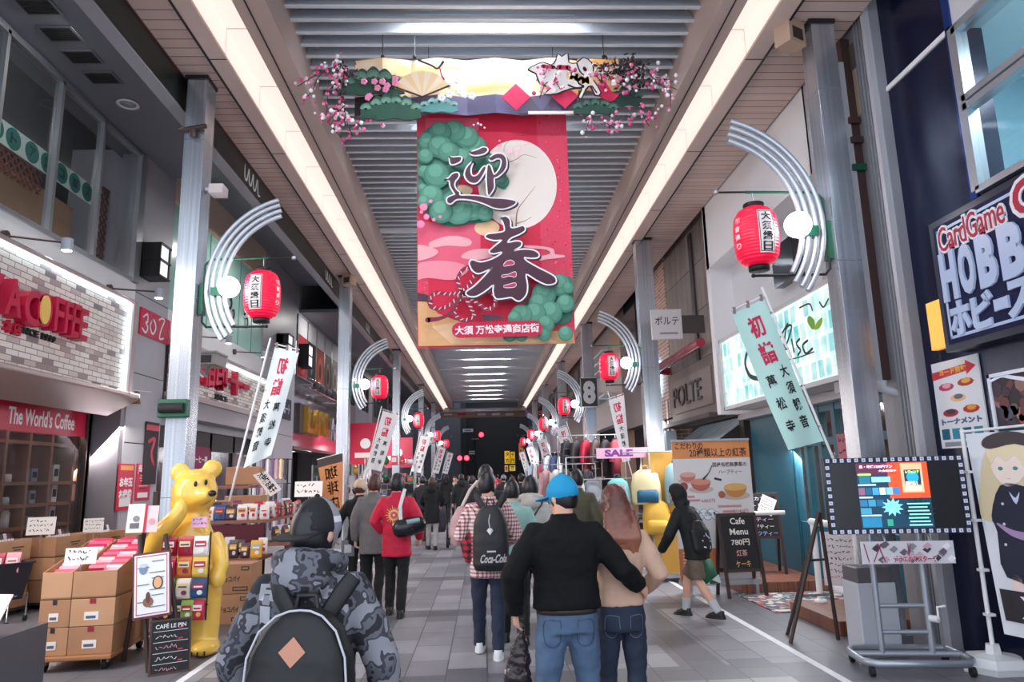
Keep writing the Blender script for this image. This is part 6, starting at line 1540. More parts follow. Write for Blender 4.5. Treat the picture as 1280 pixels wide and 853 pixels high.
m = MB(); a = hx(1170, 300)[0]; c = hx(1262, 250)[0]
m.text('CardGame', T, P('#e9e6ee'), h=0.26, w=(c - a) * 0.92, cx=(a + c) / 2, cy=H * 0.83, z=0.004, depth=0.01, bold=0.075); m.text('CardGame', T, P('#b01c3c'), h=0.22, w=(c - a) * 0.88, cx=(a + c) / 2, cy=H * 0.83, z=0.014, depth=0.006)
m.text('C', T, P('#e9e6ee'), h=0.34, w=0.30, cx=c + 0.16, cy=H * 0.84, z=0.004, depth=0.01, bold=0.1); m.text('C', T, P('#b01c3c'), h=0.27, w=0.22, cx=c + 0.16, cy=H * 0.84, z=0.014, depth=0.006, bold=0.03)
m.build('script_letters', sg)
for y in (ye - 0.3, ye - 2.6): pass
y, z, w_, h_ = RP(1163, 375, 1184, 437, XR - 0.05)
panel('light_box', 'orange glowing strip light box under the end of the navy sign board', 'sign', FRR(XR - 0.07, y, z), w_, h_, M('orange_glow', '#f0a24a', 0.4, emit=0.35), None, 0.06)
y, z, w_, h_ = RP(1170, 447, 1230, 560, XR - 0.02)
def dLogo(m, T):
    m.prism([(-w_ / 2, h_ * 0.30), (w_ * 0.25, h_ * 0.34), (w_ * 0.25, h_ * 0.30), (w_ * 0.45, h_ * 0.38), (w_ * 0.25, h_ * 0.46), (w_ * 0.25, h_ * 0.42), (-w_ / 2, h_ * 0.39)], T, 0.003, P('#c8374a'))
    m.text('カード買取', T, P('#f0b040'), w=w_ * 0.6, h=h_ * 0.07, cx=-0.02, cy=h_ * 0.37, z=0.004, bold=0.05)
    for x, yy, c1, c2 in ((-0.22, 0.2, '#b53a5e', '#e0a0b4'), (0.2, 0.22, '#a8432f', '#e8a24a'), (0.0, 0.06, '#e8b98a', '#6b6b75'), (-0.2, -0.1, '#a02a3c', '#3a3036'), (0.24, -0.08, '#b8332f', '#e09a3a')):
        m.disc(T, w_ * 0.17, P(c1), 0, 0.003, 9, h_ * 0.045, x * w_, yy * h_); m.disc(T, w_ * 0.10, P(c2), 0.003, 0.002, 7, h_ * 0.03, x * w_ + 0.01, yy * h_ + 0.01)
    m.text('トーナメント', T, P('#4a5f8a'), w=w_ * 0.85, h=h_ * 0.07, cy=-h_ * 0.2, z=0, bold=0.06)
    for k in range(4): m.rect(T, -w_ * 0.45 + k * w_ * 0.23, -h_ * 0.40, -w_ * 0.28 + k * w_ * 0.23, -h_ * 0.28, P(('#17607a', '#2f86a0')[k % 2]))
    m.rect(T, -w_ * 0.42, -h_ * 0.48, w_ * 0.3, -h_ * 0.43, P('#8d8f98'))
panel('shop_poster', 'tall white poster of game logos with a red arrow on the navy wall', 'poster', FRR(XR - 0.02, y, z), w_, h_, P('#dfe0e6'), dLogo, 0.015)
y, z, w2, h2 = RP(1240, 462, 1300, 545, XR - 0.02)
def dCards(m, T):
    r = random.Random(4)
    for k in range(26): m.disc(T, r.uniform(0.03, 0.07), P(r.choice(('#6b3a3f', '#3f3340', '#8d6a60', '#4b4a5a', '#a04a55', '#5a5a48'))), 0.001 * (k % 3), 0.002, 7, None, r.uniform(-0.4, 0.4) * w2, r.uniform(-0.3, 0.3) * h2)
    m.stroke([(-w2 * 0.48, h2 * 0.38), (-w2 * 0.2, h2 * 0.44), (0.0, h2 * 0.40), (w2 * 0.4, h2 * 0.3)], [0.02, 0.025, 0.03, 0.03], T, P('#e6ecff'), 0.005)
    m.rect(T, -w2 * 0.46, -h2 * 0.45, w2 * 0.46, -h2 * 0.33, P('#2b4a60'))
panel('shop_poster', 'dark poster crowded with card art above the banner stand', 'poster', FRR(XR - 0.02, y, z), w2, h2, P('#2d2830'), dCards, 0.015, None, P('#dfe3ee'))

# ---- pipes and boxes on the pier
t = thing('drain_pipe', 'brown square downpipe between steel trims on the grey pier', 'pipe', (3.95, 7.15, 1.0))
px_ = onY(1081, 279, 7.12).x; BRP = M('brown_pipe', '#4a322f', 0.45)
m = MB(); m.bx((px_ - 0.07, 7.05, 2.52), (px_ + 0.07, 7.2, 6.4), BRP); m.bx((px_ - 0.13, 7.03, 2.5), (px_ - 0.07, 7.2, 6.1), M('pale_trim', '#b9babf', 0.4)); m.bx((px_ + 0.07, 7.06, 2.55), (px_ + 0.24, 7.2, 5.2), M('pier_cover', '#7f8086', 0.45)); m.build('pipe', t)
m = MB(); 
for z in (5.35, 5.12): m.bx((px_ - 0.1, 7.0, z), (px_ + 0.22, 7.22, z + 0.07), BRP)
m.build('clamp', t)
m = MB(); m.bx((px_ - 0.12, 7.0, 4.80), (px_ + 0.25, 7.22, 4.87), GREENM); m.build('bracket', t)
m = MB(); m.bx((px_ + 0.03, 6.98, 5.45), (px_ + 0.22, 7.24, 6.0), P('#c4b49a')); m.bx((px_ + 0.02, 6.97, 6.0), (px_ + 0.22, 7.24, 6.3), P('#6b5f55')); m.build('junction_box', t)
m = MB(); m.tube([(px_ - 0.1, 7.0, 2.5), (px_ - 0.1, 7.0, 2.42), (px_ + 0.1, 6.98, 2.36), (px_ + 0.12, 6.97, 2.28), (px_ + 0.12, 6.97, 0.0)], 0.05, P('#c9c9cf', 0.35), 10); m.build('white_pipe', t)
# speakers under the soffit
for px, py, lab in ((987, 47, 'tan speaker box under the plank soffit beside the nearest right pillar'), (801, 325, 'tan speaker box on top of the right pillar beside the brick wall'), (440, 356, 'tan speaker box on top of the second left pillar')):
    p = onZ(px, py, 6.25); t = thing('speaker_box', lab, 'speaker', (p.x, p.y - (0.35 if px < 600 else 0), 6.25), 0.5 if px > 600 else -0.5, 'speaker boxes')
    m = MB(); m.bx((-0.13, -0.1, -0.12), (0.13, 0.1, 0.17), P('#b69a84')); m.build('case', t, local=True); m = MB(); m.bx((-0.08, -0.108, -0.07), (0.08, -0.1, 0.06), P('#3a302c')); m.build('grille', t, local=True)

# ---- glowing sign of the tea shop
XC = 4.10
ya = onX(905, 470, XC).y; yb = onX(1046, 410, XC).y; z0 = onX(975, 490, XC).z; z1 = onX(975, 388, XC).z
sg = thing('light_box_sign', 'glowing pale sign with dark script and a green leaf over the tea shop', 'sign', (XC, (ya + yb) / 2, z0))
GLW, nt, b = NT('sign_glow_print'); g = G(nt)
co = g.coord(); x_, y_, z_ = g.sep(co)
nd = g.n('ShaderNodeTexBrick'); g.put(nd.inputs['Vector'], g.comb(y_, z_)); nd.inputs['Scale'].default_value = 1; nd.offset = 0.3
nd.inputs['Brick Width'].default_value = 0.19; nd.inputs['Row Height'].default_value = 0.27; nd.inputs['Mortar Size'].default_value = 0.03
nd.inputs['Color1'].default_value = lin('#35b5b4'); nd.inputs['Color2'].default_value = lin('#f6f7ee'); nd.inputs['Mortar'].default_value = lin('#eef9f6')
nz = g.ramp(g.noise(co, 3.0, 4), [(0.38, lin('#4fc3cc')), (0.6, lin('#fdfdf6'))])
c_ = g.mix(0.4, nd.outputs['Color'], nz)
nt.links.new(c_, b.inputs['Base Color']); nt.links.new(c_, b.inputs['Emission Color']); b.inputs['Emission Strength'].default_value = 0.24
L = ya - yb; m = MB(); m.bx((XC, yb, z0), (XR + 0.3, ya, z1), GLW); m.build('glowing_face', sg)
m = MB()
for a, c in (((XC - 0.03, yb, z0 - 0.06), (XR + 0.3, ya + 0.05, z0)), ((XC - 0.03, yb, z1), (XR + 0.3, ya + 0.05, z1 + 0.05)), ((XC - 0.03, ya, z0 - 0.05), (XR + 0.3, ya + 0.06, z1 + 0.05)), ((XC - 0.03, yb - 0.05, z0 - 0.05), (XR + 0.3, yb, z1 + 0.05))): m.bx(a, c, LGREY)
m.build('sign_frame', sg)
T = FRR(XC - 0.004, ya, z0); m = MB()
def cx_(px, py): p = onX(px, py, XC); return ya - p.y, p.z - z0
GK = P('#173b3a')
def cs(pts, w0): m.stroke([cx_(*p) for p in pts], [w0] * len(pts), T, GK, 0.0, 0.004)
cs([(948, 440), (936, 438), (932, 455), (938, 470), (950, 474)], 0.07); cs([(985, 405), (975, 425), (978, 440), (984, 430), (990, 408), (983, 412), (980, 440)], 0.03); cs([(990, 425), (993, 440)], 0.03); cs([(1000, 424), (996, 430), (1001, 438), (998, 444)], 0.03); cs([(1010, 426), (1004, 432), (1008, 442), (1016, 436)], 0.03); cs([(970, 452), (995, 448), (1018, 440)], 0.015)
cs([(1000, 385), (1012, 380), (1016, 388)], 0.02); cs([(1025, 378), (1030, 384), (1036, 374)], 0.02)
m.build('script_letters', sg)
m = MB(); m.prism(smooth_poly([cx_(1012, 395), cx_(1010, 402), cx_(1016, 412), cx_(1019, 408), cx_(1018, 400)]), T, 0.005, P('#7fb23a')); m.prism(smooth_poly([cx_(1028, 397), cx_(1022, 403), cx_(1018, 412), cx_(1024, 411), cx_(1028, 404)]), T, 0.005, P('#9cc746')); m.build('leaf_mark', sg)
# ---- teal shop front, deck, rails, mat
XD = 4.72
t = thing('shop_front', 'teal timber shop front of the tea room with tall glazed doors', 'shop front', (XD, 10.2, 0)); DTEAL = TEAL
m = MB()
for y in (7.7, 8.5, 9.3, 9.75, 10.2, 10.65, 11.4, 12.2): m.bx((XD - 0.05, y - 0.05, 0.12), (XD + 0.06, y + 0.05, 2.5), DTEAL)
for z, h_ in ((0.12, 0.75), (1.95, 0.1), (2.4, 0.12)): m.bx((XD - 0.04, 7.7, z), (XD + 0.05, 12.2, z + h_), DTEAL)
m.bx((XD - 0.06, 10.65, 0.1), (XD + 0.05, 12.2, 2.5), DTEAL); m.build('timber_frame', t)
m = MB(); m.bx((XD, 7.7, 0.85), (XD + 0.01, 10.7, 2.45), GLASS); m.build('glazing', t)
lamp('tea_room_lamp', (5.9, 9.5, 2.4), (1.2, 2.5), 45, (1, 0.85, 0.7))
m = MB(); m.bx((XD + 0.1, 7.0, 2.46), (7.3, 13, 2.52), P('#8d7f78')); struct(m, 'ceiling_tea_room')
m = MB(); m.bx((5.6, 8.2, 0), (6.4, 9.0, 0.76), P('#6b4a3c')); o = m.build('tea_table', bevel=0.02); tag(o, 'brown table inside the tea room behind the glazed doors', 'table')
DECK, nt, b = NT('deck_planks'); g = G(nt); x_, y_, z_ = g.sep(g.coord())
jt = g.math('LESS_THAN', g.math('MODULO', g.math('ADD', x_, 20), 0.14), 0.008); nz = g.noise(g.comb(g.math('MULTIPLY', x_, 20), g.math('MULTIPLY', y_, 2)), 2, 4)
nt.links.new(g.mix(jt, g.ramp(nz, [(0.3, lin('#6e4030')), (0.7, lin('#96604a'))]), lin('#2f1c16')), b.inputs['Base Color']); b.inputs['Roughness'].default_value = 0.35
for i, (a, c, lab) in enumerate((((3.45, 9.85, 0), (XD - 0.06, 12.1, 0.14), 'low timber deck beside the tea menu banner'), ((3.50, 7.28, 0), (XD - 0.06, 8.45, 0.14), 'low timber deck behind the screen stand'))):
    m = MB(); m.bx(a, c, DECK); o = m.build('timber_deck', bevel=0.008); tag(o, lab, 'deck', 'tea shop decks')
MATM, nt, b = NT('floral_mat'); g = G(nt); v = g.n('ShaderNodeTexVoronoi'); v.inputs['Scale'].default_value = 14; nt.links.new(g.coord(), v.inputs['Vector'])
sp = g.n('ShaderNodeSeparateColor'); nt.links.new(v.outputs['Color'], sp.inputs[0])
nt.links.new(g.ramp(sp.outputs[0], [(0.0, lin('#56707a')), (0.3, lin('#b8c0bd')), (0.5, lin('#b96a6a')), (0.68, lin('#4f5a60')), (0.85, lin('#d9cfc8'))], True), b.inputs['Base Color']); b.inputs['Roughness'].default_value = 0.9
m = MB(); m.bx((3.35, 8.5, 0.0), (4.66, 9.8, 0.012), MATM); o = m.build('door_mat'); tag(o, 'floral patterned mat between the two timber decks', 'mat')
def rail(y0, y1, x, lab):
    t = thing('hand_rail', lab, 'rail', (x, y0, 0.14), 0, 'white hand rails')
    for y in (y0, y1): m = MB(); m.tube([(x, y, 0.14), (x, y, 1.02)], 0.035, WHITE, 10); m.lathe([(0.07, 0), (0.07, 0.02), (0.04, 0.04)], (x, y, 0.14), WHITE, 12); m.build('post', t)
    m = MB(); m.tube([(x, y0 - 0.05, 1.03), (x, y1 + 0.05, 1.03)], 0.04, WHITE, 10); m.tube([(x, y0, 1.03), (x + 0.5, y0 - 0.0, 1.03)], 0.03, WHITE, 8); m.build('top_rail', t)
rail(10.15, 11.6, 3.75, 'white tube hand rail on the far deck in front of the tea menu banner')
rail(7.36, 8.3, 3.80, 'white tube hand rail on the near deck behind the screen stand')
# ---- tea menu banner
xa, xb = onY(845, 640, 9.9).x, onY(943, 640, 9.9).x; zt = onY(893, 549, 9.9).z
t = thing('menu_banner', 'wide roll-up tea menu banner with an orange heading', 'banner', ((xa + xb) / 2, 9.9, 0)); W_ = xb - xa
m = MB(); T = FRC((xa + xb) / 2, 9.9, 0)
m.rect(T, -W_ / 2, 0.16, W_ / 2, zt, P('#dedcdc'), -0.01, 0.01); OR = P('#e0925a'); z_o = onY(893, 573, 9.9).z
m.rect(T, -W_ / 2, z_o, W_ / 2, zt - 0.02, OR)
DB = P('#4a2a20'); m.text('こだわりの', T, DB, w=W_ * 0.36, h=0.09, cx=-W_ * 0.28, cy=zt - 0.09, z=0.003, bold=0.02); m.text('20種類以上の紅茶', T, DB, w=W_ * 0.74, h=0.125, cx=W_ * 0.09, cy=z_o + 0.08, z=0.003, bold=0.012)
m.text('国産有機無農薬の', T, DB, w=W_ * 0.44, h=0.065, cx=W_ * 0.23, cy=z_o - 0.09, bold=0.015); m.text('ハーブティー', T, DB, w=W_ * 0.3, h=0.06, cx=W_ * 0.23, cy=z_o - 0.19, bold=0.01)
def cup(cx, cy, s, body, liq):
    m.disc(T, s * 1.25, P('#c9b3a8'), 0.001, 0.002, 20, s * 0.35, cx, cy - s * 0.75); m.prism([(cx + s * math.cos(a), cy + (s * 0.9 * math.sin(a))) for a in [PI + PI * k / 14 for k in range(15)]], T, 0.002, P(body), 0.003); m.disc(T, s, P(liq), 0.005, 0.002, 20, s * 0.32, cx, cy)
cup(-W_ * 0.32, z_o - 0.22, 0.11, '#c47a70', '#e0a79c'); cup(-W_ * 0.16, z_o - 0.32, 0.14, '#b8685c', '#d8907c'); m.disc(T, 0.06, P('#9c4a48'), 0.002, 0.003, 12, None, -W_ * 0.38, z_o - 0.38); m.stroke([(-W_ * 0.12, z_o - 0.28), (-W_ * 0.05, z_o - 0.2), (-W_ * 0.0, z_o - 0.1)], [0.03, 0.012, 0.012], T, P('#4d4a50'), 0.008)
cup(W_ * 0.28, z_o - 0.40, 0.16, '#c88a4a', '#e0b06a'); m.disc(T, 0.05, P('#a8604c'), 0.002, 0.003, 12, None, W_ * 0.1, z_o - 0.5); m.stroke([(W_ * 0.03, z_o - 0.28), (W_ * 0.1, z_o - 0.3)], [0.03, 0.03], T, P('#4a3a3c'), 0.002)
m.text('680円', T, P('#b8465a'), w=0.19, h=0.05, cx=-W_ * 0.08, cy=z_o - 0.58); m.text('5040円', T, P('#b8465a'), w=0.2, h=0.05, cx=W_ * 0.33, cy=z_o - 0.73)
for a in ((-0.45, -0.52, 0.2), (-0.4, -0.57, 0.22), (0.04, -0.66, 0.3), (0.1, -0.73, 0.15)): m.rect(T, a[0] * W_, z_o + a[1] - 0.015, (a[0] + a[2]) * W_, z_o + a[1] + 0.015, P('#c98a94'))
for k in range(7): m.disc(T, 0.06, P('#5a6a94'), 0.001, 0.001, 14, None, -W_ * 0.30 + k * 0.055, z_o - 0.78 + 0.035 * (k % 2)); 
for k in range(7): m.disc(T, 0.053, P('#eef0f6'), 0.002, 0.002, 14, None, -W_ * 0.30 + k * 0.055, z_o - 0.78 + 0.035 * (k % 2))
m.rect(T, -W_ * 0.3, z_o - 0.80, -W_ * 0.02, z_o - 0.745, P('#eef0f6'), 0.003); m.text('やさしい味', T, P('#5a6a94'), w=0.25, h=0.05, cx=-W_ * 0.16, cy=z_o - 0.765, z=0.006)
m.rect(T, 0.0, 0.62, W_ / 2, 1.0, P('#a8757a'), 0.001); m.disc(T, 0.15, P('#4a2028'), 0.003, 0.002, 18, 0.12, W_ * 0.36, 0.95); m.rect(T, 0.0, 0.28, W_ / 2, 0.62, P('#8a5a50'), 0.001)
for k in range(5): m.disc(T, 0.06, P('#5a3030' if k % 2 else '#c9a89c'), 0.004, 0.002, 12, 0.035, W_ * (0.08 + 0.09 * k), 0.42 + 0.05 * (k % 2))
m.rect(T, -W_ / 2, 0.16, -0.02, 0.6, P('#c8764a'), 0.001)
for k in range(9): m.rect(T, -W_ * 0.45, 0.2 + k * 0.042, -W_ * (0.12 + 0.03 * (k % 3)), 0.215 + k * 0.042, P('#f0d8c4'), 0.003)
m.build('printed_sheet', t)
m = MB(); m.bx((xa, 9.87, zt - 0.03), (xb, 9.93, zt), ALU); m.bx((xa, 9.84, 0.12), (xb, 9.98, 0.19), ALU); m.tube([((xa + xb) / 2, 9.95, 0.15), ((xa + xb) / 2, 9.95, zt)], 0.012, ALU, 6)
for s in (xa + 0.1, xb - 0.1): m.bx((s - 0.02, 9.75, 0.0), (s + 0.02, 10.1, 0.13), ALU)
m.build('banner_stand', t)
# ---- A-frame board, blackboard on legs, dark easel seen from behind
def tboard(nm, lab, x, y, rz, w_, z0, z1, lines, seed, cat='chalkboard'):
    t = thing(nm, lab, cat, (x, y, 0), rz, 'sandwich boards')
    lean = 0.16; T = fr((0, 0, 0), (1, 0, 0), (0, lean, 1)); T2 = fr((0, 2 * lean * z1, 0), (1, 0, 0), (0, -lean, 1))
    m = MB()
    for s in (-1, 1): m.rect(T, s * w_ / 2 - 0.02, 0, s * w_ / 2 + 0.02, z1, WOODB, -0.02, 0.03)
    for z in (z0, z1 - 0.04): m.rect(T, -w_ / 2, z, w_ / 2, z + 0.04, WOODB, -0.02, 0.03)
    m.build('front_frame', t, local=True)
    m = MB()
    for s in (-1, 1): m.rect(T2, s * w_ / 2 - 0.02, 0, s * w_ / 2 + 0.02, z1, WOODB, -0.02, 0.03)
    m.rect(T2, -w_ / 2, z0, w_ / 2, z0 + 0.03, WOODB, -0.02, 0.03); m.rect(T2, -w_ / 2, z0, w_ / 2, z1, P('#8d8a8c'), -0.015, 0.005); m.build('rear_frame', t, local=True)
    m = MB(); m.rect(T, -w_ / 2 + 0.02, z0 + 0.03, w_ / 2 - 0.02, z1 - 0.04, P('#17161b'), 0, 0.006); n = len(lines)
    for k, (s, c, u) in enumerate(lines): m.text(s, T, P(c), w=w_ * u, h=min(0.10, (z1 - z0) / n * 0.55), cx=0.0, cy=z1 - (z1 - z0) * (k + 0.75) / (n + 0.5), z=0.007, depth=0.002, bold=0.015)
    m.build('black_sheet', t, local=True); return t
tboard('sandwich_board', 'black A-frame menu board with white script in front of the tea menu banner', 3.42, 9.55, 0.12, 0.52, 0.32, 1.08, [('Cafe', '#f0ece6', 0.4), ('Menu', '#f0ece6', 0.5), ('780円', '#efe6dc', 0.5), ('紅茶', '#d89a94', 0.3), ('ケーキ', '#d8a860', 0.4)], 1)
b_ = tboard('standing_blackboard', 'blackboard on legs with coloured tea names and a tilted white note, by the teal door', 4.05, 10.55, -0.15, 0.60, 0.50, 1.16, [('紅茶カフェ', '#e8ecf6', 0.7), ('カトレア', '#eef4f8', 0.7), ('オススメ紅茶', '#e0f0ee', 0.8), ('バラティー', '#e4c8f0', 0.7), ('ハーブティー', '#eef0ea', 0.7), ('フルーツティー', '#a8b4f0', 0.85)], 2)
b_.location = (4.05, 10.55, 0.14)
card('paper_note', 'white paper note pinned aslant on the blackboard by the teal door', 4.14, 10.60, 1.00, 0.22, 0.26, -0.1, 0.15, LBL, 5, 12, 'note').rotation_euler = (0, 0.45, 0)
t = thing('display_easel', 'dark wooden easel seen from behind, on the paving left of the screen', 'easel', (3.1, 7.05, 0))
e0, e1 = onZ(988, 805, 0), onZ(1048, 800, 0); tp = onY(1024, 640, 7.15)
for a, z in ((e0, 1), (e1, 1), (Vector((e0.x + 0.12, e0.y + 0.35, 0)), 0.8)):
    m = MB(); m.tube([a, a.lerp(tp, 0.5 if False else 1.0)], 0.02, WOODB, 6); m.build('leg', t)
m = MB(); q = e0.lerp(tp, 0.35); m.tube([q, e1.lerp(tp, 0.35)], 0.012, CHROME, 6); q = e0.lerp(tp, 0.62); m.tube([q, e1.lerp(tp, 0.62)], 0.012, WOODB, 6); m.build('cross_bar', t)
# ---- papers in the tea shop window, bin, side sheet
card('window_sheet', 'pink floral sheet taped inside the tea shop window above the screen', XD - 0.07, 9.0, 1.72, 0.42, 0.35, -PI / 2, 0.0, P('#b86a7a'), 2, 14, 'poster'); card('window_sheet', 'white handwritten sheet taped under the pink one in the tea shop window', XD - 0.07, 9.0, 1.33, 0.48, 0.36, -PI / 2, 0.0, LBL, 3, 15, 'poster')
card('price_sheet', 'white sheet with red prices hung on the near hand rail', 3.76, 7.6, 0.42, 0.4, 0.55, -0.5, 0.02, P('#eadfdf'), 7, 16, 'price list', redline=True)
a, c = onY(1068, 770, 6.55).x, onY(1116, 770, 6.55).x; t = thing('waste_bin', 'pale grey upright bin with a dark lid behind the screen stand', 'bin', ((a + c) / 2, 6.58, 0)); h_ = (c - a) / 2
m = MB(); m.bx((-h_, -0.14, 0), (h_, 0.14, onY(1090, 729, 6.45).z), P('#b9bcc4', 0.4)); m.build('body', t, local=True, bevel=0.01); m = MB(); z = onY(1090, 729, 6.45).z; m.bx((-h_ + 0.01, -0.13, z), (h_ - 0.02, 0.13, z + 0.13), P('#5d585c', 0.4)); m.build('lid', t, local=True, bevel=0.01)
# ---- screen on a rolling stand
c0, c1 = onY(1025, 625, 6.25), onY(1203, 625, 6.05)
t = thing('screen_stand', 'silver rolling stand carrying the flat screen', 'stand', (3.47, 6.05, 0), -0.15); SG = M('stand_silver', '#a7adb8', 0.35, metal=0.6)
m = MB()
for s in (-0.22, 0.22): m.tube([(s, 0.05, 0.12), (s, 0.05, 1.15)], 0.028, SG, 8)
for z in (0.3, 0.52): m.tube([(-0.22, 0.05, z), (0.22, 0.05, z)], 0.02, SG, 8)
m.build('upright_frame', t, local=True)
m = MB(); m.tube([(0.42, 0.32, 0.11), (-0.40, 0.32, 0.11), (-0.47, 0.2, 0.11), (-0.47, -0.16, 0.11), (-0.38, -0.26, 0.11), (0.38, -0.26, 0.11), (0.47, -0.12, 0.11), (0.47, 0.3, 0.11)], 0.032, SG, 8); m.tube([(-0.47, 0.05, 0.12), (0.47, 0.05, 0.12)], 0.028, SG, 8); m.build('base_frame', t, local=True)
for x, y in ((-0.42, -0.22), (0.42, -0.22), (-0.42, 0.28), (0.42, 0.28)): m = MB(); m.tube([(x - 0.02, y, 0.04), (x + 0.02, y, 0.04)], 0.04, RUBBER, 10); m.build('caster', t, local=True)
m = MB(); m.tube([(0.22, 0.02, 0.42), (0.27, -0.04, 0.42)], 0.03, P('#d8dade'), 8); m.tube([(0.27, -0.04, 0.42), (0.27, -0.04, 0.52), (0.34, -0.04, 0.53)], 0.012, P('#d8dade'), 6); m.build('crank_handle', t, local=True)
tv = thing('flat_screen', 'flat screen with a white studded border showing a card game advert', 'screen', (3.47, 5.98, 1.09), -0.15)
tv.scale = (0.9, 0.9, 0.9); t.scale = (0.9, 0.9, 0.95); Wt, Ht = 1.24, 0.70; m = MB(); T = FRC(0, -0.03, 0); m.bx((-Wt / 2, -0.03, 0), (Wt / 2, 0.05, Ht), P('#15161a', 0.25)); m.build('screen_body', tv, local=True)
m = MB()
for a in ((-Wt / 2, 0, Wt / 2, 0.045), (-Wt / 2, Ht - 0.045, Wt / 2, Ht), (-Wt / 2, 0, -Wt / 2 + 0.045, Ht), (Wt / 2 - 0.045, 0, Wt / 2, Ht)): m.rect(T, *a, P('#1c2c50'), 0, 0.006)
SQ = P('#e6e6ee'); DT = P('#a06a80')
for k in range(19): 
    for yy in (0.022, Ht - 0.022): x = -Wt / 2 + 0.03 + k * (Wt - 0.06) / 18; m.rect(T, x - 0.017, yy - 0.017, x + 0.017, yy + 0.017, SQ, 0.006); m.disc(T, 0.007, DT, 0.008, 0.001, 6, None, x, yy)
for k in range(1, 10):
    for x in (-Wt / 2 + 0.022, Wt / 2 - 0.022): yy = 0.022 + k * (Ht - 0.044) / 10; m.rect(T, x - 0.017, yy - 0.017, x + 0.017, yy + 0.017, SQ, 0.006); m.disc(T, 0.007, DT, 0.008, 0.001, 6, None, x, yy)
m.build('studded_border', tv, local=True)
def EM(h, e=0.4): return M('screen_%s' % h.lstrip('#'), h, 0.3, emit=e)
m = MB(); m.rect(T, -0.34, 0.05, 0.30, Ht - 0.05, EM('#12384f'), 0.001, 0.002); m.rect(T, -0.06, 0.32, 0.30, Ht - 0.05, EM('#d8502a'), 0.003, 0.001); m.rect(T, -0.34, Ht - 0.16, 0.02, Ht - 0.05, EM('#5a2440'), 0.003, 0.001)
m.text('真・最速1200円ツン', T, EM('#f3c8e4', 0.6), w=0.30, h=0.03, cx=-0.16, cy=Ht - 0.085, z=0.005, bold=0.03); m.text('大会開催中', T, EM('#f3c8e4', 0.6), w=0.16, h=0.022, cx=-0.06, cy=Ht - 0.125, z=0.005, bold=0.03)
m.rect(T, -0.32, 0.46, -0.22, 0.56, EM('#1d6f8a'), 0.004); m.rect(T, -0.21, 0.47, -0.04, 0.52, EM('#8fc4e0'), 0.004); m.rect(T, -0.33, 0.535, -0.21, 0.55, EM('#c8e04a', 0.6), 0.006)
for k in range(6): m.rect(T, -0.335 + k * 0.062, 0.355, -0.28 + k * 0.062, 0.42, EM(('#8a5a7a', '#1a5a7a', '#3f9ad0', '#c8dce8', '#7ac0e0', '#3a7ab8')[k]), 0.004)
for z, w0 in ((0.44, 0.16), (0.325, 0.12), (0.16, 0.18)): m.rect(T, -0.335, z, -0.335 + w0, z + 0.014, EM('#9fd8f0', 0.6), 0.004)
for k in range(3): m.rect(T, -0.335 + 0.075 * k, 0.25, -0.27 + 0.075 * k, 0.31, EM(('#2a6f9a', '#3a8ab0', '#1d5f80')[k]), 0.004)
m.rect(T, -0.335, 0.18, -0.24, 0.235, EM('#3f8fb0'), 0.004); m.rect(T, -0.33, 0.06, -0.16, 0.15, EM('#1f78a0'), 0.004); m.rect(T, -0.11, 0.07, -0.06, 0.13, EM('#2a9a7a'), 0.004)
def star(cx, cy, r, h, z, n=11): m.prism([(cx + (r if k % 2 else r * 0.6) * math.cos(PI * k / n), cy + (r if k % 2 else r * 0.6) * 0.85 * math.sin(PI * k / n)) for k in range(2 * n)], T, 0.002, EM(h), z)
star(-0.05, 0.24, 0.10, '#7fd0e8', 0.006); star(0.18, 0.20, 0.15, '#0d2a30', 0.006, 16)
for k in range(7): m.rect(T, 0.08 + 0.01 * (k % 2), 0.07 + k * 0.032, 0.28 - 0.012 * (k % 3), 0.082 + k * 0.032, EM('#7fd8d0', 0.6), 0.009)
m.rect(T, 0.06, 0.37, 0.25, 0.64, EM('#e0b08a'), 0.005); m.rect(T, 0.085, 0.44, 0.23, 0.58, EM('#1a3a50'), 0.008); m.rect(T, 0.08, 0.385, 0.23, 0.425, EM('#e8d0b8'), 0.008); m.disc(T, 0.055, EM('#2aa0c0'), 0.011, 0.001, 12, None, 0.157, 0.51)
m.text('レジェンド', T, EM('#d8f06a', 0.6), w=0.12, h=0.03, cx=0.157, cy=0.56, z=0.013, bold=0.03); m.text('開始！！', T, EM('#e8f4ff', 0.7), w=0.15, h=0.035, cx=0.165, cy=0.455, z=0.013, bold=0.04)
m.build('picture', tv, local=True)
sp_ = thing('sponsor_board', 'white strip board of card art with crimson lettering under the flat screen', 'sign', (3.52, 5.93, 0.85), -0.15)
sp_.scale = (0.88, 0.9, 0.9); m = MB(); T = FRC(0, 0, 0); m.rect(T, -0.45, 0, 0.38, 0.20, P('#d8d4da'), -0.01, 0.01); r = random.Random(8)
for k in range(22): x, y = r.uniform(-0.42, 0.35), r.uniform(0.03, 0.17); m.prism([(x - 0.04, y), (x, y - 0.03), (x + 0.04, y + 0.005), (x + 0.01, y + 0.035)], T, 0.002, P(r.choice(('#3a3840', '#6d5a66', '#c9a8b4', '#8a8a94', '#f0eef2'))), 0.0003 * k)
for k in range(5): x = r.uniform(-0.4, 0.3); m.stroke([(x, 0.02), (x + r.uniform(-0.1, 0.1), 0.18)], [0.008, 0.008], T, P('#9a2a5a'), 0.008)
m.text('デュエルマスターズ', T, P('#f0e8f0'), w=0.40, h=0.07, cx=0.02, cy=0.045, z=0.01, bold=0.08); m.text('デュエルマスターズ', T, P('#c01c50'), w=0.39, h=0.06, cx=0.02, cy=0.045, z=0.013, bold=0.03); m.build('board', sp_, local=True)
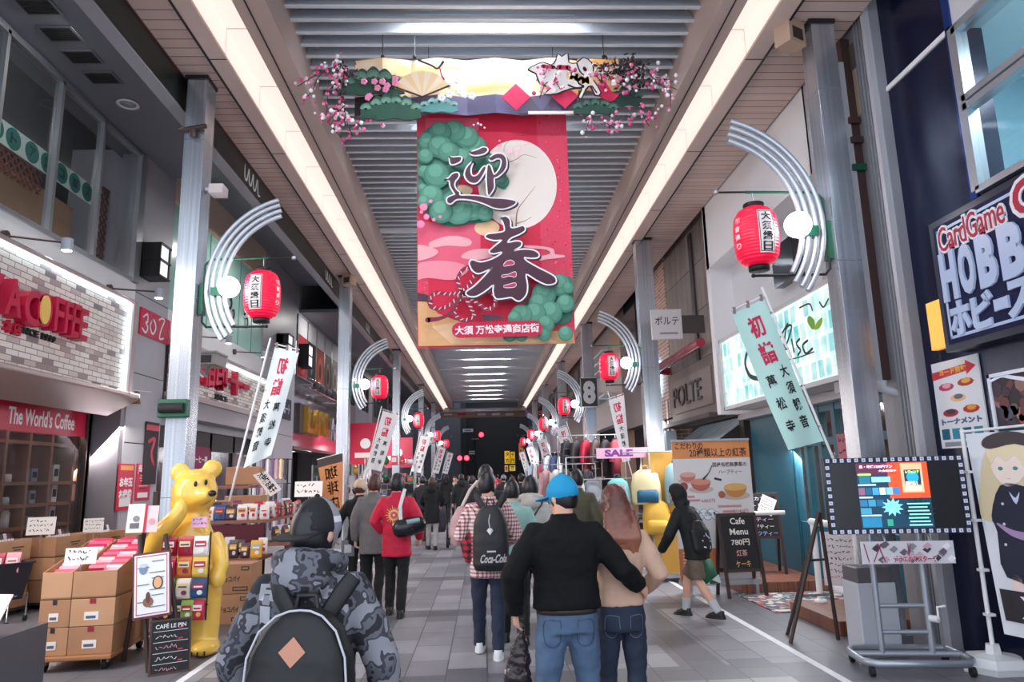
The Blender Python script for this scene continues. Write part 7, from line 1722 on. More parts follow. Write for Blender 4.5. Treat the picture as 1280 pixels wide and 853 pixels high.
m = MB(); m.tube([(-0.2, 0.03, 0.1), (-0.2, 0.1, 0.28)], 0.012, SG, 6); m.tube([(0.2, 0.03, 0.1), (0.2, 0.1, 0.28)], 0.012, SG, 6); m.build('bracket', sp_, local=True)
# ---- banner stand with a generic drawing
p0 = onZ(1245, 838, 0); yb_ = p0.y - 0.1; 
t = thing('figure_banner', 'tall printed banner of a blond figure in a beret on a white pole stand', 'banner flag', (p0.x, p0.y, 0)); 
zt_ = onY(1210, 540, p0.y).z; xp0 = onY(1250, 800, p0.y).x; xp1 = onY(1208, 540, p0.y).x
m = MB(); m.lathe([(0.24, 0), (0.25, 0.05), (0.2, 0.11), (0.06, 0.13), (0.05, 0.2)], (p0.x - p0.x + 0, 0, 0), P('#d5d7da', 0.4), 6, False, sx=1.1); m.build('water_base', t, local=True)
m = MB(); m.tube([(0, 0, 0.12), (0, 0, zt_ + 0.02)], 0.018, WHITE, 8); m.tube([(0, 0, zt_), (0.19, -0.73, zt_ + 0.02)], 0.012, WHITE, 6); m.build('pole', t, local=True)
dx = 0.0; T = fr((0, 0, 0), (0.25, -0.97, 0), (0, 0, 1))
def bu(u, v): return (dx * (1 - v) + 0.02 * v + 0.03 + 0.72 * u, (zt_ - 0.02) * (1 - v) + 0.30 * v)
def bpoly(pts, c, z, sm=True): q = [bu(*p) for p in pts]; m.prism(smooth_poly(q) if sm else q, T, 0.002, P(c), z)
m = MB(); bpoly([(0, 0), (1, 0), (1, 1), (0.1, 1)], '#d9dde6', 0, False)
bpoly([(0.22, 0.10), (0.10, 0.25), (0.04, 0.42), (0.2, 0.45), (0.4, 0.36), (0.75, 0.36), (0.9, 0.30), (0.85, 0.12), (0.5, 0.05)], '#d8c7a4', 0.003); bpoly([(0.30, 0.13), (0.28, 0.20), (0.38, 0.265), (0.50, 0.27), (0.64, 0.22), (0.66, 0.13), (0.5, 0.10)], '#eeddd4', 0.006)
bpoly([(0.25, 0.08), (0.28, 0.16), (0.36, 0.12), (0.46, 0.15), (0.58, 0.12), (0.68, 0.20), (0.72, 0.08), (0.5, 0.04)], '#e2d3b2', 0.009); bpoly([(0.2, 0.06), (0.28, 0.02), (0.55, 0.0), (0.85, 0.04), (0.86, 0.10), (0.6, 0.065), (0.3, 0.085)], '#3a3238', 0.012)
bpoly([(0.34, 0.27), (0.60, 0.27), (0.85, 0.34), (0.92, 0.6), (0.85, 0.72), (0.25, 0.72), (0.22, 0.5), (0.18, 0.42)], '#1b2036', 0.006); bpoly([(0.3, 0.72), (0.42, 0.72), (0.4, 0.86), (0.32, 0.86)], '#e8d3cc', 0.006); bpoly([(0.64, 0.72), (0.76, 0.72), (0.78, 0.86), (0.68, 0.86)], '#e8d3cc', 0.006)
bpoly([(0.44, 0.30), (0.5, 0.33), (0.56, 0.30), (0.5, 0.36)], '#c8cfe6', 0.009)
for u, v in ((0.34, 0.36), (0.32, 0.46), (0.3, 0.56), (0.62, 0.42)): q = bu(u, v); m.disc(T, 0.012, P('#c8cfe6'), 0.009, 0.002, 8, None, *q)
m.stroke([bu(0.24, 0.46), bu(0.4, 0.50), bu(0.6, 0.52), bu(0.85, 0.56)], [0.015, 0.05, 0.07, 0.04], T, P('#a58ab4'), 0.01)
for s in (0.38, 0.555): q = bu(s, 0.185); m.disc(T, 0.022, P('#4f8a88'), 0.0075, 0.001, 10, 0.016, *q)
q = bu(0.46, 0.235); m.rect(T, q[0] - 0.012, q[1] - 0.002, q[0] + 0.012, q[1] + 0.002, P('#c08a84'), 0.0075, 0.001)
bpoly([(0.14, 0.78), (1, 0.78), (1, 0.93), (0.16, 0.93)], '#2a2430', 0.012, False); q = bu(0.6, 0.855); m.text('XS', T, P('#e8eaf2'), w=0.34, h=0.17, cx=q[0], cy=q[1], z=0.015, bold=0.03)
m.build('printed_cloth', t, local=True); m = MB()
for v in (0.2, 0.45, 0.7, 0.92): q = bu(-0.01, v); m.bx((-0.03, -0.045, q[1] - 0.01), (0.035, 0.02, q[1] + 0.012), WHITE)
m.build('clip', t, local=True)

# ---- brown building: hanging sign, relief name band, red tube, awning, wall lamp, neon
p = onY(833, 406, 13.2); t = thing('hanging_sign', 'square white hanging sign with dark characters on the brown building', 'sign', (p.x, 13.2, p.z - 0.29)); Tn = FRC(0, -0.05, 0.29)
m = MB(); m.bx((-0.29, -0.05, 0), (0.29, 0.05, 0.58), P('#cfcccd')); m.build('sign_box', t, local=True); m = MB(); m.text('ポルテ', Tn, P('#3a3538'), w=0.46, h=0.17, cx=0, cy=0.07, bold=0.01); m.rect(Tn, -0.15, -0.2, 0.2, -0.16, P('#8a8688')); m.build('lettering', t, local=True)
m = MB(); m.bx((0.29, -0.03, 0.12), (0.95, 0.03, 0.46), P('#4a4242')); m.build('bracket', t, local=True)
m = MB(); yc = onX(860, 480, XR - 0.08).y; t = thing('name_band', 'brown metal band with relief letters below a dark red tube', 'sign', (XR, 14.0, 2.9)); m.bx((XR - 0.08, 12.4, 2.65), (XR, 15.8, 3.75), P('#6d625e')); m.bx((XR - 0.11, 12.7, 2.85), (XR - 0.08, 15.3, 3.55), P('#776b66')); m.bx((XR - 0.3, 12.4, 2.58), (XR, 15.8, 2.66), P('#453d3b')); m.build('band', t)
m = MB(); m.text('POLTE', FRR(XR - 0.11, yc, 3.2), P('#3f3836'), w=2.0, h=0.42, depth=0.03); m.build('relief_letters', t); m = MB(); m.tube([(XR - 0.35, 12.4, 3.92), (XR - 0.35, 15.5, 3.92), (XR - 0.3, 15.75, 3.9), (XR - 0.05, 15.8, 3.88)], 0.09, P('#8d2436', 0.25), 12); m.build('red_tube', t)
t = thing('shop_awning', 'ribbed pale awning under the brown building', 'awning', (XR, 14, 2.1)); m = MB()
for k in range(9): y = 12.6 + k * 0.33; m.add([(XR - 0.35, y, 2.05), (XR - 0.35, y + 0.27, 2.05), (XR + 0.5, y + 0.27, 2.6), (XR + 0.5, y, 2.6), (XR - 0.35, y, 2.02), (XR - 0.35, y + 0.27, 2.02), (XR + 0.5, y + 0.27, 2.57), (XR + 0.5, y, 2.57)], [(3, 2, 1, 0), (4, 5, 6, 7), (0, 1, 5, 4), (1, 2, 6, 5), (3, 0, 4, 7)], P('#a9b6bd', 0.3))
m.bx((XR - 0.38, 12.5, 1.98), (XR - 0.32, 15.6, 2.06), ALU); m.build('slats', t)
t = thing('neon_script', 'blue white neon script on the brick wall', 'sign', (XR - 0.06, 17, 3.3)); T = FRR(XR - 0.05, onX(822, 480, XR - 0.05).y, onX(822, 480, XR - 0.05).z); m = MB(); NE = M('neon_blue', '#a8dcff', 0.4, emit=1.6)
for pts in ([(-0.3, -0.4), (-0.1, 0.4), (0.1, -0.3), (-0.2, 0.0), (0.2, 0.1)], [(0.2, 0.3), (0.1, -0.3), (0.4, -0.1), (0.5, 0.35)], [(-0.4, 0.5), (0.0, 0.65), (0.4, 0.45)]): m.stroke(pts, [0.05] * len(pts), T, NE, 0, 0.03)
m.build('tubes', t)
p = onX(826, 531, XR - 0.35); t = thing('wall_globe_lamp', 'small glowing globe lamp on the brick wall below the neon', 'lamp', tuple(p)); m = MB(); m.ell((0, 0, 0), 0.1, GLOBE, 12, 8); m.build('globe', t, local=True); m = MB(); m.tube([(0, 0, 0.05), (0.3, 0, 0.15)], 0.02, BLACK, 6); m.build('arm', t, local=True)
t = thing('meter_box', 'pale blue meter box on the brick wall corner', 'box', (XR - 0.14, 15.7, 1.9)); m = MB(); m.bx((-0.16, -0.25, 0), (0.08, 0.25, 0.62), P('#b8c8d2')); m.build('case', t, local=True, bevel=0.01); m = MB(); m.tube([(-0.02, 0, 0.6), (-0.02, 0, 1.3)], 0.03, ALU, 6); m.build('conduit', t, local=True)
# ---- bag stall: gold rack, sale board, bags
t = thing('gold_display_rack', 'golden panelled display rack on wheels at the bag stall', 'rack', (2.85, 11.3, 0)); GP = M('gold_panel_paint', '#c99a45', 0.4)
m = MB(); m.bx((-0.28, -0.2, 0.12), (-0.02, 0.2, 1.95), GP); m.bx((-0.02, -0.17, 0.12), (0.30, 0.2, 1.95), GP); m.bx((-0.3, -0.22, 1.0), (0.32, 0.2, 1.03), P('#8d6a30')); m.build('gold_panels', t, local=True)
m = MB()
for x in (-0.28, 0.3): m.tube([(x, -0.23, 0.06), (x, -0.23, 2.0)], 0.012, ALU, 6)
m.tube([(-0.7, -0.23, 1.95), (0.32, -0.23, 1.95)], 0.012, ALU, 6); m.bx((-0.3, -0.25, 0.06), (0.32, 0.22, 0.12), ALU); m.build('frame', t, local=True)
for x in (-0.26, 0.28):
    for y in (-0.2, 0.18): m = MB(); m.tube([(x - 0.015, y, 0.03), (x + 0.015, y, 0.03)], 0.03, RUBBER, 8); m.build('caster', t, local=True)
def backpack(lab, x, y, z, w_, h_, cols, rz=0.0, face=None, grp='bags of the bag stall', name='backpack'):
    t = thing(name, lab, 'bag', (x, y, z), rz, grp); c = P(cols[0], 0.5); m = MB()
    m.loft([(0, 0, 0, w_ * 0.44, 0.08), (0, 0, h_ * 0.08, w_ * 0.5, 0.1), (0, 0, h_ * 0.55, w_ * 0.5, 0.1), (0, 0.01, h_ * 0.88, w_ * 0.42, 0.08), (0, 0.02, h_, w_ * 0.2, 0.03)], c, 16, p=3); m.build('bag_body', t, local=True)
    m = MB(); m.loft([(0, -0.09, h_ * 0.06, w_ * 0.36, 0.05), (0, -0.09, h_ * 0.36, w_ * 0.36, 0.05), (0, -0.08, h_ * 0.42, w_ * 0.3, 0.02)], P(cols[1], 0.5), 14, p=3.5); m.build('front_pocket', t, local=True)
    m = MB(); m.tube([(-0.05, 0.02, h_ * 0.97), (-0.03, 0.02, h_ + 0.06), (0.03, 0.02, h_ + 0.06), (0.05, 0.02, h_ * 0.97)], 0.01, P(cols[2]), 6); m.tube([(w_ * 0.4, 0.1, h_ * 0.9), (w_ * 0.52, 0.12, h_ * 0.5), (w_ * 0.4, 0.1, h_ * 0.1)], 0.014, P(cols[2]), 6); m.build('strap', t, local=True)
    if face:
        m = MB(); T = FRC(0, -0.105, 0); face(m, T, w_, h_); m.build('printed_patch', t, local=True)
    return t
backpack('teal and mint backpack with a pink oval patch at the bag stall', 2.05, 11.0, 1.06, 0.36, 0.5, ('#78c0bc', '#1f9aa0', '#2a5a60'), 0, lambda m, T, w_, h_: m.disc(T, 0.09, P('#e59ab0'), 0.005, 0.006, 18, 0.06, 0, h_ * 0.68))
backpack('cream and blue backpack with two upright ears at the bag stall', 2.48, 10.98, 1.16, 0.46, 0.52, ('#e8d9a8', '#1f5f80', '#c9a860'), 0, lambda m, T, w_, h_: [m.prism([(-0.12, h_ * 0.9), (-0.06, h_ * 0.9), (-0.08, h_ * 1.25)], T, 0.03, P('#efe3c0')), m.prism([(0.06, h_ * 0.9), (0.12, h_ * 0.9), (0.1, h_ * 1.25)], T, 0.03, P('#e0b060'))])
backpack('slate blue backpack hanging at the right end of the bag stall', 2.95, 10.95, 1.15, 0.38, 0.62, ('#8fb0b8', '#6d9098', '#35454c'), 0)
backpack('mustard yellow backpack hanging low on the golden rack', 2.60, 10.92, 0.72, 0.42, 0.5, ('#dfae3e', '#e3b548', '#26222a'), -0.1)
backpack('grey backpack hanging beside the teal one at the bag stall', 1.72, 11.4, 1.12, 0.3, 0.42, ('#9a9ca4', '#7d8088', '#2c2c32'), 0.2)
backpack('small silver backpack farther left at the bag stall', 1.42, 11.22, 1.2, 0.3, 0.42, ('#b8bcc4', '#989ca6', '#33343a'), -0.1)
t = thing('bag_rail', 'steel hanging rail of the bag stall', 'rack', (2.0, 11.25, 0)); m = MB(); 
for x in (1.3, 2.5): m.tube([(x, 11.3, 0), (x, 11.3, 1.9)], 0.014, ALU, 6); m.tube([(x, 11.0, 0.02), (x, 11.6, 0.02)], 0.014, ALU, 6)
for z in (1.0, 1.55, 1.9): m.tube([(1.3, 11.3, z), (2.5, 11.3, z)], 0.012, ALU, 6)
m.build('frame', t)
panel('sale_board', 'pink speckled sale board above the hanging bags', 'sign', FRC(2.25, 11.2, 1.95), 0.95, 0.16, P('#e6b3cc'), lambda m, T: m.text('SALE', T, P('#7a3a8a'), w=0.45, h=0.11, cx=-0.12, bold=0.05))
bc = ['#2a2a34', '#c8b08a', '#5a3a44', '#7d9098', '#e0d8c8', '#3a4a6a', '#b86a4a', '#1d1c22']
for i in range(8): backpack('small hanging pouch under the bag stall rail, %s from the left' % ORD[i], 1.38 + 0.15 * i, 11.2, 0.62, 0.14, 0.26, (bc[i], bc[(i + 3) % 8], '#2a2a2a'), 0.1 * (i % 3 - 1), None, 'pouches under the bag rail', 'hanging_pouch')
# ---- garment racks
def garment(lab, x, y, z, col, grp, rz=0.0, w_=0.42, h_=0.65, stripes=None):
    t = thing('hanging_garment', lab, 'garment', (x, y, z), rz, grp); m = MB(); c = P(col, 0.8)
    m.loft([(0, 0, -h_, w_ * 0.48, 0.05), (0, 0, -h_ * 0.5, w_ * 0.45, 0.06), (0, 0, -0.08, w_ * 0.5, 0.05), (0, 0, 0, w_ * 0.15, 0.03)], c, 12)
    for s in (-1, 1): m.tube([(s * w_ * 0.42, 0, -0.08), (s * w_ * 0.6, 0, -0.35), (s * w_ * 0.62, 0, -0.55)], [0.06, 0.055, 0.05], c, 8)
    if stripes:
        for k in range(4): m.loft([(0, 0, -h_ * (0.25 + k * 0.18), w_ * 0.49, 0.066), (0, 0, -h_ * (0.25 + k * 0.18) + 0.03, w_ * 0.49, 0.066)], P(stripes), 12)
    m.build('cloth', t, local=True); m = MB(); m.tube([(-w_ * 0.4, 0, -0.02), (0, 0, 0.04), (w_ * 0.4, 0, -0.02)], 0.008, BLACK, 5); m.tube([(0, 0, 0.03), (0, 0, 0.12)], 0.005, CHROME, 5); m.build('hanger', t, local=True)
for ri, (x, y, zz, n, cs_, lab) in enumerate(((2.65, 17.5, 2.45, 6, ['#2a2a30', '#3a3436', '#b51d3c', '#5a4440', '#2c2428', '#8a2f3a'], 'high rail at the brick corner'), (1.95, 17.0, 1.75, 5, ['#c79a9c', '#d8d0cc', '#4a4a52', '#a8a8b0', '#2f2d33'], 'low rail before the brick corner'), (2.9, 25.5, 2.3, 6, ['#c9ccd4', '#3a4a72', '#e6e4e2', '#5a5a62', '#8fa0b8', '#d4c8c4'], 'rail past the 8 plate'), (2.8, 33, 2.1, 6, ['#b8c4d4', '#d8d4d0', '#c04a60', '#6a6a74', '#8a94b4', '#33323a'], 'far right rail'))):
    t = thing('garment_rail', 'steel clothes rail: %s' % lab, 'rack', (x, y, 0), 0, 'garment rails'); m = MB(); wd = 0.24 * n
    for s in (-wd / 2 - 0.1, wd / 2 + 0.1): m.tube([(s, 0, 0), (s, 0, zz + 0.12)], 0.014, ALU, 6); m.tube([(s, -0.25, 0.02), (s, 0.25, 0.02)], 0.014, ALU, 6)
    m.tube([(-wd / 2 - 0.1, 0, zz + 0.12), (wd / 2 + 0.1, 0, zz + 0.12)], 0.014, ALU, 6); m.build('frame', t, local=True)
    for i in range(n): garment('garment on the %s, %s from the left' % (lab, ORD[i]), x - wd / 2 + 0.24 * (i + 0.5), y - 0.01, zz, cs_[i], 'garments on the ' + lab, 0.9, 0.4, 0.9 if ri == 0 else 0.65, '#8a8088' if i in (0, 3) and ri == 0 else None)
goods_rack('goods rack past the 8 plate', 3.2, 28.5, 1.6, 1.9, ['#3a5aa0', '#c9d4e4', '#8a94b4', '#e6e4e6', '#5a3a6a', '#2a2a34'], 8, 'goods past the 8 plate', 'boxed toy')
goods_rack('goods rack far down the right side', 2.9, 36.0, 1.6, 1.9, ['#6a7ab0', '#d4d8e4', '#b04a5a', '#e6e4e6', '#4a4a6a', '#2a2a34'], 9, 'goods far down the right side', 'boxed toy')
# white notice boards with dark bars
panel('notice_board', 'tan board with dark bars beside the 8 plate pillar', 'sign', FRC(3.35, 22.02, 2.0), 0.75, 1.0, P('#d6bfb4'), lambda m, T: [m.rect(T, -0.2, -0.35 + k * 0.22, 0.1, -0.25 + k * 0.22, INK) for k in range(4)])
panel('long_white_banner', 'long white vertical banner with pink writing on the pale block', 'banner', FRR(XR - 0.05, 29.2, 4.4), 0.9, 2.6, P('#e6e2e2'), lambda m, T: [m.text(c, T, P('#d0507a'), h=0.4, w=0.5, cy=0.9 - k * 0.55, bold=0.03) for k, c in enumerate('大売出し')])
panel('red_string_ornament', 'dark red hanging knot ornament on the brick building', 'ornament', FRR(XR - 0.08, 18.0, 5.2), 0.3, 1.9, P('#8a2038'), lambda m, T: [m.disc(T, 0.16, P('#d8d0d0'), 0, 0.02, 12, None, 0, 0.6 - k * 0.4) for k in range(4)], 0.05)
# ---- end of the street
panel('end_sign', 'orange red lettered sign hung at the far right end of the arcade', 'sign', FRC(onY(672, 517, 52).x, 51.3, onY(672, 516.5, 51.3).z), 1.9, 0.42, P('#d8552e'), lambda m, T: [m.rect(T, -0.93, -0.18, -0.6, 0.18, P('#6a7ab8')), m.text('アメ横ビル', T, P('#f6e2d6'), w=1.2, h=0.3, cx=0.15, bold=0.04)], 0.08)
for i, (px, py) in enumerate(((560, 518), (577, 518), (602, 518), (620, 518), (637, 518))):
    p = onY(px, py, 52.7); panel('hanging_tag', 'small tag on the end beam of the arcade, %s from the left' % ORD[i], 'sign', FRC(p.x, 52.75, p.z), 0.6, 0.16, P(['#e6e4e6', '#d8375a'][i == 1]), None, 0.03, 'tags on the end beam')
for i, (px0, py0, px1, py1, c, tx) in enumerate(((631, 564, 637, 580, '#e0b030', 'タカ'), (638.5, 565, 643.5, 580, '#d8a424', '千円'), (631, 582, 635, 590, '#d8a070', '店'), (637, 582, 644, 589, '#d8bc50', '営業'), (649, 554, 654, 575, '#a8683a', 'うなぎ'))):
    a, c_ = onY(px0, py1, 60), onY(px1, py0, 60)
    panel('street_banner', ['taller yellow vertical sign across the road', 'right hand yellow vertical sign across the road', 'small tan sign under the yellow ones', 'small yellow sign under the right hand yellow one', 'brown vertical sign at the right street corner'][i], 'sign', FRC((a.x + c_.x) / 2, 60, (a.z + c_.z) / 2), c_.x - a.x, c_.z - a.z, M('lit_' + c[1:], c, 0.5, emit=0.25), lambda m, T, tx=tx, hh=c_.z - a.z, ww=c_.x - a.x: [m.text(q, T, P('#4a2a14'), h=hh / len(tx) * 0.7, w=ww * 0.7, cy=hh * (0.5 - (k + 0.5) / len(tx)), bold=0.03) for k, q in enumerate(tx)], 0.15)
def signal(lab, px, py, y, n, cat='traffic light'):
    p = onY(px, py, y); t = thing('traffic_light', lab, cat, tuple(p)); m = MB(); m.bx((-0.28 * n, -0.1, -0.25), (0.28 * n, 0.1, 0.25), P('#1a1b1e')); m.build('housing', t, local=True)
    m = MB(); RL = M('signal_red', '#ff1a24', 0.3, emit=9.0)
    for k in range(n): 
        if n == 2 or k == n - 1: m.ell((-0.28 * n + 0.28 + 0.56 * k, -0.12, 0), (0.19, 0.06, 0.19), RL, 12, 8)
    m.build('red_lamp', t, local=True); m = MB(); m.tube([(0, 0.1, 0), (0, 1.2, 0)], 0.05, BLACK, 6); m.tube([(0, 0.6, -0.2), (0, 0.6, -p.z)], 0.07, BLACK, 8); m.build('pole', t, local=True)
signal('red traffic light hanging over the dark road at the end', 593, 544, 58, 3); signal('twin red crossing lights at the left street corner', 579, 573, 58, 2)
for px, py, w_, lab in ((585, 538.5, 0.85, 'pale street name plate over the road'), (594, 547.5, 0.6, 'narrow white plate under the red traffic light'), (590, 566, 0.5, 'small white plate on the dark corner pole')):
    p = onY(px, py, 58.3); panel('street_name_plate', lab, 'sign', FRC(p.x, 58.2, p.z), w_, 0.28, P('#b8bcc4'), lambda m, T: m.rect(T, -0.25, -0.04, 0.25, 0.05, P('#5a6070')), 0.05)
# ================================================================ people
from mathutils.bvhtree import BVHTree
SKIN = M('skin', '#d9a58c', 0.5, sss=0.1); SKIN2 = M('skin_pink', '#e0ad98', 0.5)
HB = M('hair_black', '#17141a', 0.4, var=0.3, vscale=30); HBR = M('hair_brown', '#4a2c26', 0.4, var=0.25, vscale=30); HAU, nt, b = NT('hair_auburn'); g = G(nt)
x_, y_, z_ = g.sep(g.coord('Generated')); st_ = g.noise(g.comb(g.math('MULTIPLY', x_, 60), g.math('MULTIPLY', y_, 60), g.math('MULTIPLY', z_, 3)), 1.0, 2)
nt.links.new(g.mix(g.math('MULTIPLY', st_, 0.75), g.ramp(z_, [(0.1, lin('#c07a5e')), (0.75, lin('#4d2622'))]), lin('#6b3a30')), b.inputs['Base Color']); b.inputs['Roughness'].default_value = 0.38
def cloth(name, h, rough=0.85): return M('cloth_' + name, h, rough, var=0.10, vscale=9, bump=0.15)
CAMO, nt, b = NT('cloth_camo'); g = G(nt); co = g.coord()
n1 = g.noise(co, 13.0, 2); nt.links.new(g.ramp(n1, [(0, lin('#26262c')), (0.43, lin('#5d5e66')), (0.51, lin('#3a3a42')), (0.57, lin('#85868e'))], True), b.inputs['Base Color']); b.inputs['Roughness'].default_value = 0.9
def plaid(name, base, dark, mid, sc):
    m, nt, b = NT(name); g = G(nt); x_, y_, z_ = g.sep(g.coord())
    u = g.math('LESS_THAN', g.math('MODULO', g.math('ADD', g.math('ADD', x_, y_), 20), sc), sc * 0.45); v = g.math('LESS_THAN', g.math('MODULO', g.math('ADD', z_, 20), sc), sc * 0.45)
    s = g.math('ADD', u, v); nt.links.new(g.ramp(g.math('MULTIPLY', s, 0.5), [(0, lin(base)), (0.4, lin(mid)), (0.8, lin(dark))], True), b.inputs['Base Color']); b.inputs['Roughness'].default_value = 0.85; return m
PLAID = plaid('cloth_check_pink', '#e4d5d2', '#7d3a44', '#b98a8c', 0.035); FLAN = plaid('cloth_check_red', '#b02a3a', '#231d22', '#6d2028', 0.06)
DEN = M('denim_mid', '#4f6480', 0.85, var=0.22, vscale=5, bump=0.1); DEND = M('denim_dark', '#232c3f', 0.85, var=0.15, vscale=6)
V = Vector
def hand(m, w_, d, n, s, H, curl=0.5):
    """five fingers and a thumb growing out of a palm; d = forearm direction, n = side the fingers curl to"""
    d = d.normalized(); n = (n - d * n.dot(d)).normalized(); a = d.cross(n) * s; k = H / 1.7
    m.tube([w_, w_ + d * 0.05 * k, w_ + d * 0.09 * k], [0.026 * k, 0.034 * k, 0.036 * k], SKIN, 10, flat=0.55, up=tuple(a))
    for i, L in enumerate((0.068, 0.078, 0.072, 0.056)):
        p = w_ + d * 0.085 * k + a * (0.026 - 0.0175 * i) * k; c1, c2 = curl * 0.9, curl * 2.0
        p1 = p + (d * math.cos(c1) + n * math.sin(c1)) * L * 0.5 * k; p2 = p1 + (d * math.cos(c2) + n * math.sin(c2)) * L * 0.5 * k
        m.tube([p, p1, p2], [0.0095 * k, 0.009 * k, 0.0075 * k], SKIN, 7)
    p = w_ + d * 0.03 * k + a * 0.03 * k; p1 = p + (d * 0.6 + a * 0.7 + n * 0.2).normalized() * 0.04 * k; p2 = p1 + (d * 0.8 + n * 0.6).normalized() * 0.03 * k
    m.tube([p, p1, p2], [0.013 * k, 0.0105 * k, 0.008 * k], SKIN, 7)
def person(label, x, y, rz, H=1.65, top=None, legs=None, hair=HB, shoe=None, style='jacket', hem=0.50, bulk=1.0, arms=None, stance=None, hturn=0.0, htilt=0.0, hood=None, collar=True, longhair=0.0, cap=None, near=False, shorts=False, wide=1.0, cuff=0.0, hairs=1.10, fold=0.006, legw=1.0, z=0.0, neckhair=False, group=None, lean=0.0):
    """standing or walking figure, local +y is the way it faces"""
    S = lambda *p: V(p) * H
    vox = 0.0085 if near else (0.012 if y < 12 else 0.02)
    A = {-1: (S(-0.145, -0.01, 0.645), S(-0.15, 0.04, 0.50)), 1: (S(0.145, -0.01, 0.645), S(0.15, 0.04, 0.50))}
    if arms: A.update({k: (S(*v[0]), S(*v[1])) for k, v in arms.items()})
    Lg = {-1: (S(-0.053, 0.045, 0.285), S(-0.055, 0.06, 0.045)), 1: (S(0.053, 0.0, 0.285), S(0.05, -0.075, 0.05))}
    if stance: Lg.update({k: (S(*v[0]), S(*v[1])) for k, v in stance.items()})
    ln = lambda zz: V((0, lean * max(0, zz - 0.52) * H, 0))
    hc = S(0, 0.018, 0.925) + ln(0.95); HR = Matrix.Translation(hc) @ Matrix.Rotation(hturn, 4, 'Z') @ Matrix.Rotation(htilt, 4, 'X')
    m = MB()                                              # ---- body, one continuous skin
    m.loft([(0, ln(q[0]).y, q[0] * H, q[1] * H * wide, q[2] * H) for q in ((0.47, 0.085, 0.062), (0.53, 0.088, 0.065), (0.62, 0.075, 0.055), (0.73, 0.088, 0.058), (0.79, 0.088, 0.05), (0.82, 0.055, 0.038), (0.85, 0.034, 0.034), (0.90, 0.033, 0.033))], SKIN, 16)
    m.ell((0, 0, 0), (0.046 * H, 0.056 * H, 0.068 * H), SKIN, 16, 12, T=HR); m.ell((0, 0.014 * H, -0.026 * H), (0.037 * H, 0.042 * H, 0.042 * H), SKIN, 12, 9, T=HR)
    m.tube([(0, 0.052 * H, 0.004 * H), (0, 0.067 * H, -0.014 * H)], [0.006 * H, 0.010 * H], SKIN, 8, T=HR)
    for s in (-1, 1): m.ell((s * 0.047 * H, -0.002 * H, -0.004 * H), (0.008 * H, 0.014 * H, 0.020 * H), SKIN, 8, 6, T=HR)
    SH = {}
    for s in (-1, 1):
        sh = S(s * 0.105 * wide, 0.0, 0.805) + ln(0.805); SH[s] = sh; sh = sh + V((-s * 0.012 * H, 0, -0.014 * H)); e, w_ = A[s]
        m.tube([sh, sh.lerp(e, 0.5), e, e.lerp(w_, 0.35), w_], [0.022 * H, 0.025 * H, 0.023 * H, 0.023 * H, 0.016 * H], SKIN, 10)
        if near: hand(m, w_, w_ - e, V((-s * 0.9, 0.3, 0)), s, H, 0.55)
        else: hand(m, w_, w_ - e, V((-s * 0.9, 0.3, 0)), s, H, 0.7) if y < 12 else m.ell(tuple(w_ + (w_ - e).normalized() * 0.05 * H), (0.02 * H, 0.025 * H, 0.045 * H), SKIN, 8, 6)
        k, a = Lg[s]; hp = S(s * 0.05, 0, 0.51)
        m.tube([hp, hp.lerp(k, 0.5), k, k.lerp(a, 0.35), a], [0.044 * H, 0.038 * H, 0.029 * H if not shorts else 0.034 * H, 0.030 * H if not shorts else 0.036 * H, 0.021 * H], SKIN, 12)
        m.tube([a + V((0, -0.02 * H, -0.015 * H)), a + V((0, 0.09 * H, -0.03 * H))], [0.022 * H, 0.018 * H], SKIN, 8)
    P_ = fuse(m, 'person', SKIN, vox if near or y > 12 else 0.010, 3)
    P_.location = (x, y, z); P_.rotation_euler = (0, 0, rz); tag(P_, label, 'person', group)
    if near or y < 12:
        for s in (-1, 1): m = MB(); m.ell((s * 0.019 * H, 0.050 * H, 0.008 * H), (0.007 * H, 0.004 * H, 0.005 * H), P('#2a2022', 0.2), 8, 6, T=HR); m.build('eye', P_, local=True)
        m = MB(); m.tube([(-0.014 * H, 0.053 * H, -0.034 * H), (0, 0.057 * H, -0.035 * H), (0.014 * H, 0.053 * H, -0.034 * H)], 0.003 * H, P('#b06a64'), 6, T=HR); m.build('mouth', P_, local=True)
    # ---- hair
    if hair is not None and hood != 'up':
        m = MB()
        def hf(d):
            front = d.y > 0.25 and d.z < 0.42; low = d.z < (-0.62 if not neckhair else -0.85)
            return 0.82 if front or low else hairs + 0.035 * noise.noise(V((d.x * 4, d.y * 4, d.z * 4 + x))) + 0.03 * noise.noise(V((d.x * 14, d.y * 14, d.z * 5)))
        m.ell((0, -0.003 * H, 0.004 * H), (0.047 * H, 0.058 * H, 0.070 * H), hair, 28, 20, T=HR, fn=hf)
        if longhair:
            m2 = MB(); c = HR @ V((0, -0.035 * H, 0)); L = longhair * H
            m2.loft([(c.x, c.y - 0.02 * H, c.z - L, 0.055 * H, 0.022 * H), (c.x, c.y - 0.035 * H, c.z - L * 0.6, 0.068 * H, 0.032 * H), (c.x, c.y - 0.018 * H, c.z - L * 0.25, 0.058 * H, 0.042 * H), (c.x, c.y + 0.012 * H, c.z + 0.01 * H, 0.052 * H, 0.05 * H), (c.x, c.y + 0.02 * H, c.z + 0.05 * H, 0.03 * H, 0.035 * H)], hair, 20)
            for q in range(7): a = -0.06 + 0.02 * q; m2.tube([(c.x + a * H * 0.8, c.y - 0.02 * H, c.z - 0.02 * H), (c.x + a * H, c.y - 0.055 * H, c.z - L * 0.6), (c.x + a * H * 0.9, c.y - 0.03 * H, c.z - L * (1.0 + 0.08 * (q % 3)))], [0.02 * H, 0.018 * H, 0.004 * H], hair, 6)
